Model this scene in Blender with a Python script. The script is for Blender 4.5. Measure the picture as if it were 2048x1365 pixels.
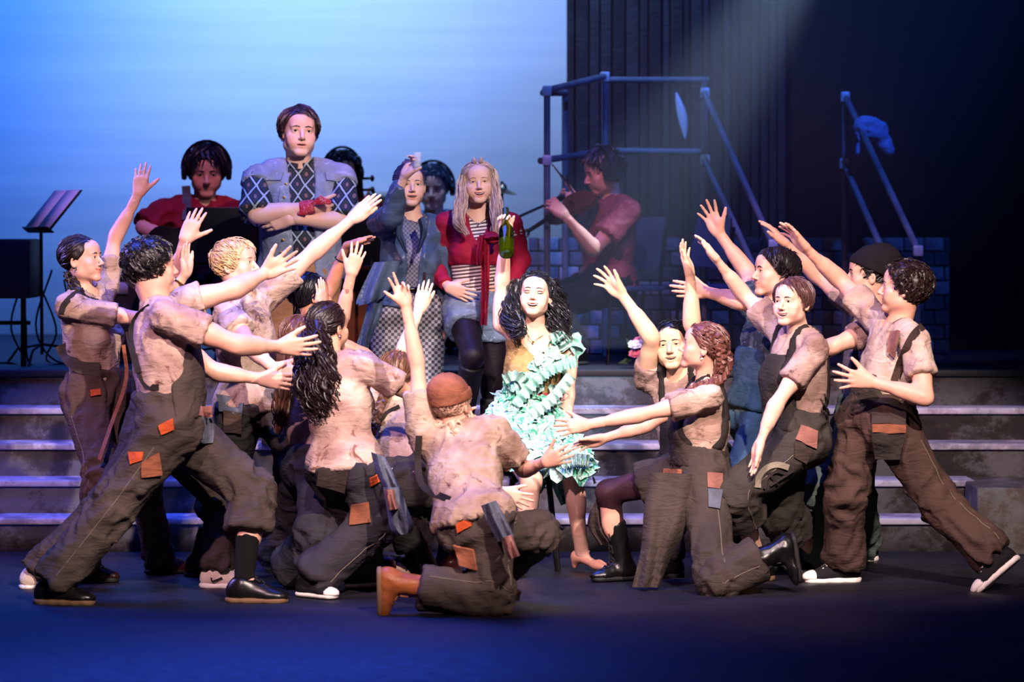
import bpy, bmesh, math, random
import numpy as np
from mathutils import Vector, Matrix
from mathutils.bvhtree import BVHTree

random.seed(7); RNG = np.random.RandomState(7)
for _o in list(bpy.data.objects): bpy.data.objects.remove(_o)
SC = bpy.context.scene
COL = SC.collection

# ------------------------------------------------------------------ camera
FPX, CAMH, HORIZON, CAMD = 6450.0, 1.7, 459.0, 15.0
cam_d = bpy.data.cameras.new('camera'); cam = bpy.data.objects.new('camera', cam_d); COL.objects.link(cam)
cam.location = (0, -CAMD, CAMH); cam.rotation_euler = (math.pi/2, 0, 0)
cam_d.sensor_width = 36.0; cam_d.lens = FPX/2048*36.0
cam_d.shift_y = -(682.5-HORIZON)/2048
cam_d.clip_end = 200
cam_d.dof.use_dof = True; cam_d.dof.focus_distance = 15.9; cam_d.dof.aperture_fstop = 2.2
SC.camera = cam

# ------------------------------------------------------------------ view, world, light
SC.view_settings.view_transform = 'Standard'
try: SC.view_settings.look = 'None'
except Exception: pass
SC.view_settings.gamma = 1.0; SC.view_settings.use_curve_mapping = False
SC.view_settings.exposure = 0.15
SC.cycles.use_denoising = True
SC.cycles.max_bounces = 5; SC.cycles.diffuse_bounces = 2; SC.cycles.glossy_bounces = 2
SC.cycles.transmission_bounces = 5; SC.cycles.volume_bounces = 0; SC.cycles.transparent_max_bounces = 6
wd = bpy.data.worlds.new('dark_theatre'); SC.world = wd; wd.use_nodes = True
wd.node_tree.nodes['Background'].inputs[0].default_value = (0.10, 0.13, 0.42, 1)
wd.node_tree.nodes['Background'].inputs[1].default_value = 0.035

def spot(name, loc, aim, col, power, angle, blend=0.5, size=0.15, sx=1.0):
    l = bpy.data.lights.new(name, 'SPOT'); o = bpy.data.objects.new(name, l); COL.objects.link(o)
    o.location = loc
    o.rotation_euler = (Vector(aim)-Vector(loc)).to_track_quat('-Z', 'Y').to_euler()
    l.color = col; l.energy = power; l.spot_size = math.radians(angle); l.spot_blend = blend; l.shadow_soft_size = size
    o.scale = (sx, 1, 1)      # shutters: a wide, low beam
    return o

def area(name, loc, aim, col, power, sx, sy, spread=180):
    l = bpy.data.lights.new(name, 'AREA'); o = bpy.data.objects.new(name, l); COL.objects.link(o)
    o.location = loc
    o.rotation_euler = (Vector(aim)-Vector(loc)).to_track_quat('-Z', 'Y').to_euler()
    l.shape = 'RECTANGLE'; l.size = sx; l.size_y = sy; l.color = col; l.energy = power; l.spread = math.radians(spread)
    return o

# cyclorama wash: saturated blue everywhere, paler towards the middle of the stage
spot('cyc_blue_left', (-6.0, 2.5, 8.0), (-5.2, 9.2, 2.6), (0.03, 0.20, 1.0), 3000, 78, 1.0, 0.4)
spot('cyc_blue_mid', (-2.2, 2.5, 8.0), (-1.6, 9.2, 2.6), (0.05, 0.24, 1.0), 2800, 70, 1.0, 0.4)
spot('cyc_pale', (-1.2, 2.5, 8.0), (0.3, 9.2, 2.2), (0.40, 0.58, 1.0), 4800, 60, 1.0, 0.4)
# front of house, shuttered to the acting area: warm from house right, rose from house left
spot('front_warm', (3.0, -10.0, 7.2), (0.3, 0.35, 0.95), (1.0, 0.80, 0.72), 8600, 13.5, 0.25, 0.10, 2.3)
spot('front_rose', (-3.0, -10.0, 7.2), (-0.3, 0.35, 0.95), (1.0, 0.62, 0.74), 4600, 13.5, 0.25, 0.10, 2.3)
spot('front_steps', (2.8, -8.6, 6.8), (-0.72, 2.5, 1.95), (1.0, 0.84, 0.86), 5600, 5.6, 0.4, 0.10, 1.5)
spot('follow_spot', (1.5, -9.5, 6.2), (0.10, 1.15, 1.05), (0.93, 1.0, 0.98), 3500, 7.0, 0.5, 0.08)
# side booms, lavender
spot('side_lavender', (5.6, 1.6, 3.0), (0.0, 0.5, 0.9), (0.50, 0.30, 1.0), 5200, 40, 0.6, 0.12)
spot('side_blue', (-5.6, 1.4, 3.0), (0.0, 0.5, 0.9), (0.36, 0.28, 1.0), 900, 40, 0.6, 0.12)
# top light on the stage floor
area('top_blue', (-3.0, 0.4, 7.5), (-2.8, -0.2, 0.0), (0.04, 0.11, 1.0), 340, 6.0, 3.0, 80)
# dim rose on the band
spot('band_rose', (-0.3, -3.0, 7.5), (-0.2, 4.0, 1.6), (1.0, 0.40, 0.66), 1400, 11, 0.5, 0.15, 3.6)
spot('wing_blue', (3.2, 0.0, 7.0), (1.7, 5.0, 2.3), (0.04, 0.18, 1.0), 2000, 34, 0.8, 0.15)
spot('centre_white', (-0.6, -7.0, 8.2), (0.1, 0.5, 1.0), (1.0, 0.88, 0.86), 4200, 15, 0.8, 0.12, 1.6)


# ------------------------------------------------------------------ small vector tools
def A(*p): return np.array(p, dtype=np.float64)
def nz(v):
    n = np.linalg.norm(v)
    return v/n if n > 1e-9 else v
def PX(px, py, d):                       # photo pixel + distance along the optical axis -> world point
    return A((px-1024)*d/FPX, d-CAMD, CAMH-(py-HORIZON)*d/FPX)
def RAY(px, py): return A((px-1024)/FPX, 1.0, -(py-HORIZON)/FPX)
CAMP = A(0, -CAMD, CAMH)
def PZ(px, py, z):                       # pixel ray onto the level z
    r = RAY(px, py); return CAMP + r*((z-CAMH)/r[2])
def depth(p): return p[1]+CAMD
def rot(v, ax, ang):
    ax = nz(ax); c, s = math.cos(ang), math.sin(ang)
    return v*c + np.cross(ax, v)*s + ax*np.dot(ax, v)*(1-c)

_perm = RNG.rand(4096).astype(np.float32)
def vnoise(p):                           # value noise in [-1,1], p (n,3)
    i = np.floor(p).astype(np.int64); f = p-i; f = f*f*(3-2*f)
    out = np.zeros(len(p))
    for dx in (0, 1):
        for dy in (0, 1):
            for dz in (0, 1):
                h = ((i[:, 0]+dx)*73856093 ^ (i[:, 1]+dy)*19349663 ^ (i[:, 2]+dz)*83492791) & 4095
                w = (f[:, 0] if dx else 1-f[:, 0])*(f[:, 1] if dy else 1-f[:, 1])*(f[:, 2] if dz else 1-f[:, 2])
                out += w*_perm[h]
    return out*2-1

# ------------------------------------------------------------------ signed distance fields on a grid, and their surface
class Field:
    def __init__(s, lo, hi, h):
        s.h = h; s.lo = np.array(lo, float)-3*h
        s.n = np.ceil((np.array(hi, float)+3*h-s.lo)/h).astype(int)+1
        s.v = np.full(s.n, 1.0, np.float32)
    def like(s):
        f = Field.__new__(Field); f.h = s.h; f.lo = s.lo; f.n = s.n; f.v = np.full(s.n, 1.0, np.float32); return f
    def copy(s):
        f = s.like(); f.v = s.v.copy(); return f
    def win(s, lo, hi):
        a = np.maximum(np.floor((np.array(lo)-s.lo)/s.h).astype(int), 0)
        b = np.minimum(np.ceil((np.array(hi)-s.lo)/s.h).astype(int)+1, s.n)
        if (b <= a).any(): return None
        sl = tuple(slice(a[k], b[k]) for k in range(3))
        ax = [(s.lo[k]+s.h*np.arange(a[k], b[k])).astype(np.float32) for k in range(3)]
        return sl, ax[0][:, None, None], ax[1][None, :, None], ax[2][None, None, :]
    def grid(s):
        ax = [(s.lo[k]+s.h*np.arange(s.n[k])).astype(np.float32) for k in range(3)]
        return ax[0][:, None, None], ax[1][None, :, None], ax[2][None, None, :]
    def put(s, sl, d, k, sub=False):
        o = s.v[sl]
        if sub:
            d = -d
            if k > 0:
                h = np.clip(0.5-0.5*(o-d)/k, 0, 1); s.v[sl] = o*(1-h)+d*h+k*h*(1-h)
            else: s.v[sl] = np.maximum(o, d)
        else:
            if k > 0:
                h = np.clip(0.5+0.5*(o-d)/k, 0, 1); s.v[sl] = o*(1-h)+d*h-k*h*(1-h)
            else: s.v[sl] = np.minimum(o, d)
    def cone(s, a, b, ra, rb, k=0.0, flat=None, fs=1.0, sub=False, cap=None, pad=0.04):
        # tapered capsule a->b; flat: axis along which it is squeezed by fs; cap 'b' / 'ab': cut square at that end
        a = np.array(a, float); b = np.array(b, float); r = max(ra, rb)*max(1, fs)
        w = s.win(np.minimum(a, b)-r-k-pad, np.maximum(a, b)+r+k+pad)
        if w is None: return s
        sl, X, Y, Z = w
        ba = b-a; L2 = float(ba@ba)+1e-12
        qx, qy, qz = X-a[0], Y-a[1], Z-a[2]
        t0 = (qx*ba[0]+qy*ba[1]+qz*ba[2])/L2; t = np.clip(t0, 0, 1)
        qx = qx-t*ba[0]; qy = qy-t*ba[1]; qz = qz-t*ba[2]
        if flat is not None:
            u = nz(np.array(flat, float)); g = (qx*u[0]+qy*u[1]+qz*u[2])*(1/fs-1)
            qx = qx+g*u[0]; qy = qy+g*u[1]; qz = qz+g*u[2]
        d = np.sqrt(qx*qx+qy*qy+qz*qz)-(ra+(rb-ra)*t)
        if flat is not None and fs < 1: d = d*fs*1.15
        if cap:
            L = math.sqrt(L2); d = np.maximum(d, (t0-1)*L)
            if cap == 'ab': d = np.maximum(d, -t0*L)
        s.put(sl, d, k, sub); return s
    def ell(s, c, R, fr=None, k=0.0, sub=False, pad=0.04):
        c = np.array(c, float); R = np.array(R, float); m = R.max()+k+pad
        w = s.win(c-m, c+m)
        if w is None: return s
        sl, X, Y, Z = w
        q = (X-c[0], Y-c[1], Z-c[2])
        if fr is not None: q = [q[0]*e[0]+q[1]*e[1]+q[2]*e[2] for e in fr]
        k0 = np.sqrt((q[0]/R[0])**2+(q[1]/R[1])**2+(q[2]/R[2])**2)
        k1 = np.sqrt((q[0]/R[0]**2)**2+(q[1]/R[1]**2)**2+(q[2]/R[2]**2)**2)+1e-9
        s.put(sl, k0*(k0-1)/k1, k, sub); return s
    def plane(s, p, n):                  # keep the side the normal points away from
        X, Y, Z = s.grid(); n = nz(np.array(n, float))
        s.v = np.maximum(s.v, ((X-p[0])*n[0]+(Y-p[1])*n[1]+(Z-p[2])*n[2]).astype(np.float32)); return s
    def slab(s, p, n, half):
        X, Y, Z = s.grid(); n = nz(np.array(n, float))
        s.v = np.maximum(s.v, (np.abs((X-p[0])*n[0]+(Y-p[1])*n[1]+(Z-p[2])*n[2])-half).astype(np.float32)); return s
    def at(s, p):
        q = np.clip(np.round((np.array(p)-s.lo)/s.h).astype(int), 0, s.n-1); return s.v[q[0], q[1], q[2]]
    def mesh(s):
        v = s.v; ins = v < 0
        idx = np.argwhere(ins)
        if len(idx) == 0: return np.zeros((0, 3)), np.zeros((0, 4), int)
        a = np.maximum(idx.min(0)-2, 0); b = np.minimum(idx.max(0)+3, s.n)
        v = v[a[0]:b[0], a[1]:b[1], a[2]:b[2]]; ins = v < 0; n = np.array(v.shape)
        cnt = np.zeros(n-1, np.float32); acc = [np.zeros(n-1, np.float32) for _ in range(3)]
        sh = lambda arr, o: arr[o[0]:n[0]-1+o[0], o[1]:n[1]-1+o[1], o[2]:n[2]-1+o[2]]
        for ax in range(3):
            e = [0, 0, 0]; e[ax] = 1
            for p in (0, 1):
                for q in (0, 1):
                    o = [0, 0, 0]; oth = [i for i in range(3) if i != ax]; o[oth[0]] = p; o[oth[1]] = q
                    o2 = [o[i]+e[i] for i in range(3)]
                    v0, v1 = sh(v, o), sh(v, o2); m = (v0 < 0) != (v1 < 0)
                    t = np.where(m, v0/(v0-v1+1e-20), 0)
                    cnt += m
                    for i in range(3): acc[i] += np.where(m, o[i]+(t if i == ax else 0), 0)
        act = cnt > 0
        ids = np.full(act.shape, -1, np.int64); ids[act] = np.arange(act.sum())
        ci = np.argwhere(act)
        V = np.stack([acc[i][act]/cnt[act] for i in range(3)], 1)+ci
        V = (V+a)*s.h+s.lo
        Q = []
        for ax in range(3):
            o1, o2 = [(1, 2), (2, 0), (0, 1)][ax]
            sl0 = [slice(1, n[i]-1) for i in range(3)]; sl0[ax] = slice(0, n[ax]-1)
            sl1 = list(sl0); sl1[ax] = slice(1, n[ax])
            A0, A1 = ins[tuple(sl0)], ins[tuple(sl1)]
            for flip, m in ((False, A0 & ~A1), (True, ~A0 & A1)):
                w = np.argwhere(m)
                if len(w) == 0: continue
                w = w+1; w[:, ax] -= 1
                def g(d1, d2):
                    z = w.copy(); z[:, o1] += d1; z[:, o2] += d2; return ids[z[:, 0], z[:, 1], z[:, 2]]
                q = np.stack([g(-1, -1), g(0, -1), g(0, 0), g(-1, 0)], 1)
                Q.append(q[:, ::-1] if flip else q)
        return V, np.concatenate(Q)

def vnormals(V, Q):
    fn = np.cross(V[Q[:, 2]]-V[Q[:, 0]], V[Q[:, 3]]-V[Q[:, 1]])
    N = np.zeros_like(V)
    for k in range(4):
        for c in range(3): N[:, c] += np.bincount(Q[:, k], fn[:, c], len(V))
    return N/(np.linalg.norm(N, axis=1, keepdims=True)+1e-12)
def relax(V, Q, it=1, lam=0.5):
    for _ in range(it):
        S = np.zeros_like(V); C = np.zeros(len(V))
        for k in range(4):
            a, b = Q[:, k], Q[:, (k+1) % 4]
            for c in range(3): S[:, c] += np.bincount(a, V[b, c], len(V))
            C += np.bincount(a, minlength=len(V))
        V = V+lam*(S/np.maximum(C, 1)[:, None]-V)
    return V
def crease(V, Q, amp=0.006, freq=11.0, squash=(1, 1, 0.55), seed=0.0):
    # cloth folds: sharp ridges of warped noise pushed along the normals
    N = vnormals(V, Q); p = V*freq*np.array(squash)+seed
    warp = np.stack([vnoise(p*0.55+7), vnoise(p*0.55+19), vnoise(p*0.55+31)], 1)*1.3
    r = 1-np.abs(vnoise(p+warp))*2.2; r2 = 1-np.abs(vnoise(p*1.9+warp*1.2+50))*2.2
    m = 0.35+0.65*np.clip(vnoise(p*0.4+90)*1.5+0.6, 0, 1)
    return V+N*((np.clip(r, -0.8, 1)*amp*0.9+np.clip(r2, -0.8, 1)*amp*0.55-0.15*amp)*m)[:, None]

def folds(V, Q, bones, amp=0.010, freq=13.0, seed=0.0, drape=0.5):
    # folds that run around and across each limb, deepest next to the joints; bones: list of (a, b)
    N = vnormals(V, Q); best = np.full(len(V), 1e9); P = np.zeros_like(V); W = np.zeros(len(V))
    for k, (a, b) in enumerate(bones):
        ba = b-a; L = np.linalg.norm(ba)+1e-9; t = np.clip((V-a)@ba/L**2, -0.25, 1.25); q = V-(a+t[:, None]*ba); d = np.linalg.norm(q, axis=1); m = d < best
        u = q/(d[:, None]+1e-6); e = nz(np.cross(ba, A(0.3, 0.5, 0.8))); g = nz(np.cross(ba, e)); tl = t*L
        tw = tl*freq+0.9*(u@e)+seed                                   # slight slant around the limb
        C = np.stack([tw, (u@e)*1.5+k*17.0, (u@g)*1.5+seed], 1)
        w = 0.45+0.75*np.exp(-(np.minimum(t, 1-t).clip(0)*L/0.10)**2)
        P[m] = C[m]; W[m] = w[m]; best[m] = d[m]
    warp = np.stack([vnoise(P*0.7+7), vnoise(P*0.7+19), vnoise(P*0.7+31)], 1)*0.8
    r = 1-np.abs(vnoise(P*A(0.8, 1, 1)+warp))*2.4; s = vnoise(V*5.0+seed+60); r2 = 1-np.abs(vnoise(P*A(1.7, 1.6, 1.6)+warp+40))*2.4
    h = np.clip(r, -0.55, 1)*W+np.clip(r2, -0.55, 1)*W*0.4+s*drape*0.6
    V = V+N*(np.clip(h, -0.6, 2)*amp*1.0)[:, None]
    return relax(V, Q, 1, 0.3)

# ------------------------------------------------------------------ mesh objects
def mobj(name, V, Q, mat, parent=None, base=None, smooth=True, T=None, attr=None, mi=None, edge=None):
    V = np.asarray(V, float)
    if base is not None: V = V-np.asarray(base)
    me = bpy.data.meshes.new(name)
    Q = np.zeros((0, 4), int) if Q is None or len(Q) == 0 else np.asarray(Q, int)
    T = np.zeros((0, 3), int) if T is None or len(T) == 0 else np.asarray(T, int)
    me.vertices.add(len(V)); me.vertices.foreach_set('co', V.astype(np.float32).ravel())
    nl = len(Q)*4+len(T)*3
    me.loops.add(nl); me.loops.foreach_set('vertex_index', np.concatenate([Q.ravel(), T.ravel()]).astype(np.int32))
    st = np.concatenate([np.arange(len(Q))*4, len(Q)*4+np.arange(len(T))*3]).astype(np.int32)
    me.polygons.add(len(st)); me.polygons.foreach_set('loop_start', st)
    for m in (mat if isinstance(mat, (list, tuple)) else [mat]): me.materials.append(m)
    if mi is not None: me.polygons.foreach_set('material_index', np.asarray(mi, np.int32))
    me.update(calc_edges=True); me.validate()
    if smooth: me.polygons.foreach_set('use_smooth', np.ones(len(me.polygons), bool))
    if smooth and edge:
        try: me.set_sharp_from_angle(angle=math.radians(edge))
        except Exception: pass
    if attr is not None:
        at = me.attributes.new('paint', 'FLOAT', 'POINT'); at.data.foreach_set('value', np.asarray(attr, np.float32))
    o = bpy.data.objects.new(name, me); COL.objects.link(o)
    if parent is not None: o.parent = parent
    return o
def empty(name, loc, label=None, cat=None, group=None):
    o = bpy.data.objects.new(name, None); COL.objects.link(o); o.location = tuple(loc); o.empty_display_size = 0.1
    if label: o['label'] = label
    if cat: o['category'] = cat
    if group: o['group'] = group
    return o
def tag(o, label=None, cat=None, group=None, kind=None):
    for k, v in (('label', label), ('category', cat), ('group', group), ('kind', kind)):
        if v: o[k] = v
    return o

class MB:                                # collects shapes of ONE part
    def __init__(s): s.V = []; s.Q = []; s.T = []; s.MI = []; s.n = 0
    def add(s, V, Q, T=None):
        V = np.asarray(V, float); s.V.append(V)
        if Q is not None and len(Q): s.Q.append(np.asarray(Q, int)+s.n)
        if T is not None and len(T): s.T.append(np.asarray(T, int)+s.n)
        s.n += len(V); return s
    def box(s, c, size, fr=None, bevel=0):
        c = np.array(c, float); h = np.array(size, float)/2
        if bevel > 0:
            b = min(bevel, h.min()*0.9); V = []; f = np.eye(3) if fr is None else np.array(fr)
            me = bmesh.new(); bmesh.ops.create_cube(me, size=1)
            for v in me.verts: v.co = Vector((v.co.x*2*h[0], v.co.y*2*h[1], v.co.z*2*h[2]))
            bmesh.ops.bevel(me, geom=me.edges[:], offset=b, segments=2, affect='EDGES', profile=0.6)
            me.verts.index_update()
            V = np.array([v.co[:] for v in me.verts])@f+c
            Q = [[v.index for v in p.verts] for p in me.faces if len(p.verts) == 4]
            T = [[v.index for v in p.verts] for p in me.faces if len(p.verts) == 3]
            me.free(); return s.add(V, Q, T)
        V = np.array([[x, y, z] for x in (-1, 1) for y in (-1, 1) for z in (-1, 1)], float)*h
        if fr is not None: V = V@np.array(fr)
        Q = [[0, 1, 3, 2], [4, 6, 7, 5], [0, 4, 5, 1], [2, 3, 7, 6], [0, 2, 6, 4], [1, 5, 7, 3]]
        return s.add(V+c, Q)
    def tube(s, P, R, sides=8, cap=True, flat=None, fs=1.0, closed=False):
        P = np.asarray(P, float); n = len(P); R = np.broadcast_to(np.asarray(R, float), (n,))
        if closed: T = np.roll(P, -1, 0)-np.roll(P, 1, 0)
        else: T = np.gradient(P, axis=0)
        T = T/(np.linalg.norm(T, axis=1, keepdims=True)+1e-12)
        u = np.array([0, 0, 1.0]) if abs(T[0, 2]) < 0.9 else np.array([1.0, 0, 0])
        if flat is not None: u = np.array(flat, float)
        a = np.arange(sides)*2*math.pi/sides; V = []
        for i in range(n):
            x = u-T[i]*(u@T[i]); nx = np.linalg.norm(x)
            x = x/nx if nx > 1e-6 else nz(np.cross(T[i], [0.3, 0.8, 0.5])); y = np.cross(T[i], x)
            if flat is None: u = x
            V.append(P[i]+R[i]*(np.cos(a)[:, None]*x*fs+np.sin(a)[:, None]*y))
        V = np.concatenate(V)
        Q = []
        m = n if closed else n-1
        i = np.arange(m)[:, None]*sides; j = np.arange(sides)[None, :]; j2 = (j+1) % sides; i2 = (i+sides) % (n*sides)
        Q = np.stack([i+j, i+j2, i2+j2, i2+j], -1).reshape(-1, 4)
        Tr = []
        if cap and not closed:
            c0 = len(V); V = np.concatenate([V, P[:1], P[-1:]])
            for k in range(sides):
                Tr.append([c0, (k+1) % sides, k]); Tr.append([c0+1, (n-1)*sides+k, (n-1)*sides+(k+1) % sides])
        return s.add(V, Q, Tr)
    def lathe(s, prof, c=(0, 0, 0), axis=(0, 0, 1), sides=24, cap=True):
        ax = nz(np.array(axis, float)); P = np.array([np.array(c)+ax*z for r, z in prof]); R = [max(r, 1e-4) for r, z in prof]
        x = nz(np.cross(ax, [0.31, 0.95, 0.1])); y = np.cross(ax, x); a = np.arange(sides)*2*math.pi/sides
        V = np.concatenate([P[i]+R[i]*(np.cos(a)[:, None]*x+np.sin(a)[:, None]*y) for i in range(len(P))])
        n = len(P); i = np.arange(n-1)[:, None]*sides; j = np.arange(sides)[None, :]; j2 = (j+1) % sides
        Q = np.stack([i+j, i+j2, i+sides+j2, i+sides+j], -1).reshape(-1, 4); Tr = []
        if cap:
            c0 = len(V); V = np.concatenate([V, P[:1], P[-1:]])
            for k in range(sides):
                Tr.append([c0, (k+1) % sides, k]); Tr.append([c0+1, (n-1)*sides+k, (n-1)*sides+(k+1) % sides])
        return s.add(V, Q, Tr)
    def build(s, name, mat, parent=None, base=None, smooth=True, edge=40, **kw):
        V = np.concatenate(s.V) if s.V else np.zeros((0, 3))
        return mobj(name, V, np.concatenate(s.Q) if s.Q else None, mat, parent, base, smooth, np.concatenate(s.T) if s.T else None, edge=edge, **kw)

def spline(P, n):
    P = np.asarray(P, float)
    if len(P) == 2: return P[0]+(P[1]-P[0])*np.linspace(0, 1, n)[:, None]
    Q = np.concatenate([[2*P[0]-P[1]], P, [2*P[-1]-P[-2]]]); out = []
    for t in np.linspace(0, len(P)-1-1e-9, n):
        i = int(t); f = t-i; a, b, c, d = Q[i:i+4]
        out.append(0.5*((2*b)+(-a+c)*f+(2*a-5*b+4*c-d)*f*f+(-a+3*b-3*c+d)*f**3))
    return np.array(out)

# ------------------------------------------------------------------ materials
def srgb(h):
    h = h.lstrip('#'); c = [int(h[i:i+2], 16)/255 for i in (0, 2, 4)]
    return tuple((x/12.92 if x <= 0.04045 else ((x+0.055)/1.055)**2.4) for x in c)+(1,)
def newmat(name):
    m = bpy.data.materials.new(name); m.use_nodes = True; nt = m.node_tree
    return m, nt, nt.nodes['Principled BSDF'], nt.nodes, nt.links
def mat(name, col, rough=0.6, metal=0.0, emit=None, estr=0, spec=0.5, trans=0, alpha=1, ior=1.45, sheen=0):
    m, nt, b, N, L = newmat(name)
    c = srgb(col) if isinstance(col, str) else tuple(col)+(1,)
    b.inputs['Base Color'].default_value = c; b.inputs['Roughness'].default_value = rough
    b.inputs['Metallic'].default_value = metal; b.inputs['Specular IOR Level'].default_value = spec
    b.inputs['Transmission Weight'].default_value = trans; b.inputs['IOR'].default_value = ior
    b.inputs['Alpha'].default_value = alpha
    if emit: b.inputs['Emission Color'].default_value = srgb(emit); b.inputs['Emission Strength'].default_value = estr
    return m
def noise_node(N, L, vec, scale, detail=3, rough=0.55, dist=0.0):
    n = N.new('ShaderNodeTexNoise'); n.inputs['Scale'].default_value = scale; n.inputs['Detail'].default_value = detail
    n.inputs['Roughness'].default_value = rough; n.inputs['Distortion'].default_value = dist
    L.new(vec, n.inputs['Vector']); return n
def ramp(N, L, fac, stops, mode='LINEAR'):
    r = N.new('ShaderNodeValToRGB'); cr = r.color_ramp; cr.interpolation = mode
    while len(cr.elements) < len(stops): cr.elements.new(0.5)
    for e, (p, c) in zip(cr.elements, stops): e.position = p; e.color = srgb(c) if isinstance(c, str) else c
    L.new(fac, r.inputs[0]); return r
def mix(N, L, fac, a, b, mode='MIX'):
    n = N.new('ShaderNodeMix'); n.data_type = 'RGBA'; n.blend_type = mode
    for s_, v in ((0, fac), (6, a), (7, b)):
        if hasattr(v, 'is_linked'): L.new(v, n.inputs[s_])
        elif s_ == 0: n.inputs[0].default_value = v
        else: n.inputs[s_].default_value = srgb(v) if isinstance(v, str) else v
    return n.outputs[2]
def mathn(N, L, op, a, b=None):
    n = N.new('ShaderNodeMath'); n.operation = op
    for i, v in enumerate((a, b)):
        if v is None: continue
        if hasattr(v, 'is_linked'): L.new(v, n.inputs[i])
        else: n.inputs[i].default_value = v
    return n.outputs[0]
def bump(N, L, b, h, strength=0.3, dist=0.01):
    n = N.new('ShaderNodeBump'); n.inputs['Strength'].default_value = strength; n.inputs['Distance'].default_value = dist
    L.new(h, n.inputs['Height']); L.new(n.outputs[0], b.inputs['Normal'])
def objco(N): return N.new('ShaderNodeTexCoord').outputs['Object']
def mapping(N, L, vec, scale=(1, 1, 1), rot_=(0, 0, 0), loc=(0, 0, 0)):
    m = N.new('ShaderNodeMapping'); m.inputs['Scale'].default_value = scale; m.inputs['Rotation'].default_value = rot_; m.inputs['Location'].default_value = loc
    L.new(vec, m.inputs['Vector']); return m.outputs[0]
def cloth(name, c1, c2, scale=5, rough=0.85, bstr=0.35, lo=0.4, hi=0.65, c3=None, weave=260, dist=0.6, seed=0):
    m, nt, b, N, L = newmat(name); co = mapping(N, L, objco(N), loc=(seed, seed*0.7, 0))
    n = noise_node(N, L, co, scale, 5, 0.6, dist)
    col = ramp(N, L, n.outputs[0], [(lo, c1), (hi, c2)]).outputs[0]
    if c3:
        n3 = noise_node(N, L, co, scale*2.3, 4, 0.7, 1.0)
        f = ramp(N, L, n3.outputs[0], [(0.57, (0, 0, 0, 1)), (0.68, (1, 1, 1, 1))]).outputs[0]
        col = mix(N, L, f, col, c3)
    L.new(col, b.inputs['Base Color']); b.inputs['Roughness'].default_value = rough; b.inputs['Specular IOR Level'].default_value = 0.2
    nb = noise_node(N, L, mapping(N, L, co, (0.55, 0.55, 1.5)), 16, 3, 0.5, 1.5)
    nw = noise_node(N, L, co, weave, 1)
    h = mathn(N, L, 'ADD', nb.outputs[0], mathn(N, L, 'MULTIPLY', nw.outputs[0], 0.12))
    bump(N, L, b, h, bstr*0.8, 0.024); return m
_skins = {}
def skin(tone, lip='#a8484a', lipname='natural'):
    key = (tone, lip)
    if key in _skins: return _skins[key]
    m, nt, b, N, L = newmat('skin')
    at = N.new('ShaderNodeAttribute'); at.attribute_name = 'paint'
    co = objco(N); n = noise_node(N, L, co, 14, 3)
    t = srgb(tone); red = (min(1, t[0]*1.02), t[1]*0.80, t[2]*0.76, 1)
    base = mix(N, L, ramp(N, L, n.outputs[0], [(0.42, (0, 0, 0, 1)), (0.7, (0.6, 0.6, 0.6, 1))]).outputs[0], t, red)
    # paint: 0 skin, 0.33 blush, 0.66 lips, 1 inside of the mouth
    f1 = ramp(N, L, at.outputs['Fac'], [(0.0, (0, 0, 0, 1)), (0.33, (1, 1, 1, 1))]).outputs[0]
    base = mix(N, L, f1, base, (t[0]*0.97, t[1]*0.66, t[2]*0.64, 1))
    f2 = ramp(N, L, at.outputs['Fac'], [(0.38, (0, 0, 0, 1)), (0.62, (1, 1, 1, 1))]).outputs[0]
    base = mix(N, L, f2, base, srgb(lip))
    f3 = ramp(N, L, at.outputs['Fac'], [(0.75, (0, 0, 0, 1)), (0.95, (1, 1, 1, 1))]).outputs[0]
    base = mix(N, L, f3, base, srgb('#3a1214'))
    L.new(base, b.inputs['Base Color']); b.inputs['Roughness'].default_value = 0.5; b.inputs['Specular IOR Level'].default_value = 0.35
    nb = noise_node(N, L, co, 90, 2); bump(N, L, b, nb.outputs[0], 0.06, 0.004)
    _skins[key] = m; return m
_hairs = {}
def hairmat(c, c2=None, gloss=0.42):
    key = (c, c2)
    if key in _hairs: return _hairs[key]
    m, nt, b, N, L = newmat('hair')
    co = objco(N); n = noise_node(N, L, mapping(N, L, co, (70, 70, 9)), 1.0, 3)
    col = ramp(N, L, n.outputs[0], [(0.3, c), (0.72, c2 or c)]).outputs[0]
    L.new(col, b.inputs['Base Color']); b.inputs['Roughness'].default_value = gloss; b.inputs['Specular IOR Level'].default_value = 0.45
    bump(N, L, b, n.outputs[0], 0.5, 0.006)
    _hairs[key] = m; return m

# ================================================================== people
def yawv(deg):
    a = math.radians(deg); return A(math.sin(a), -math.cos(a), 0)      # 0 faces the audience, 90 faces stage left (picture right)

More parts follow.
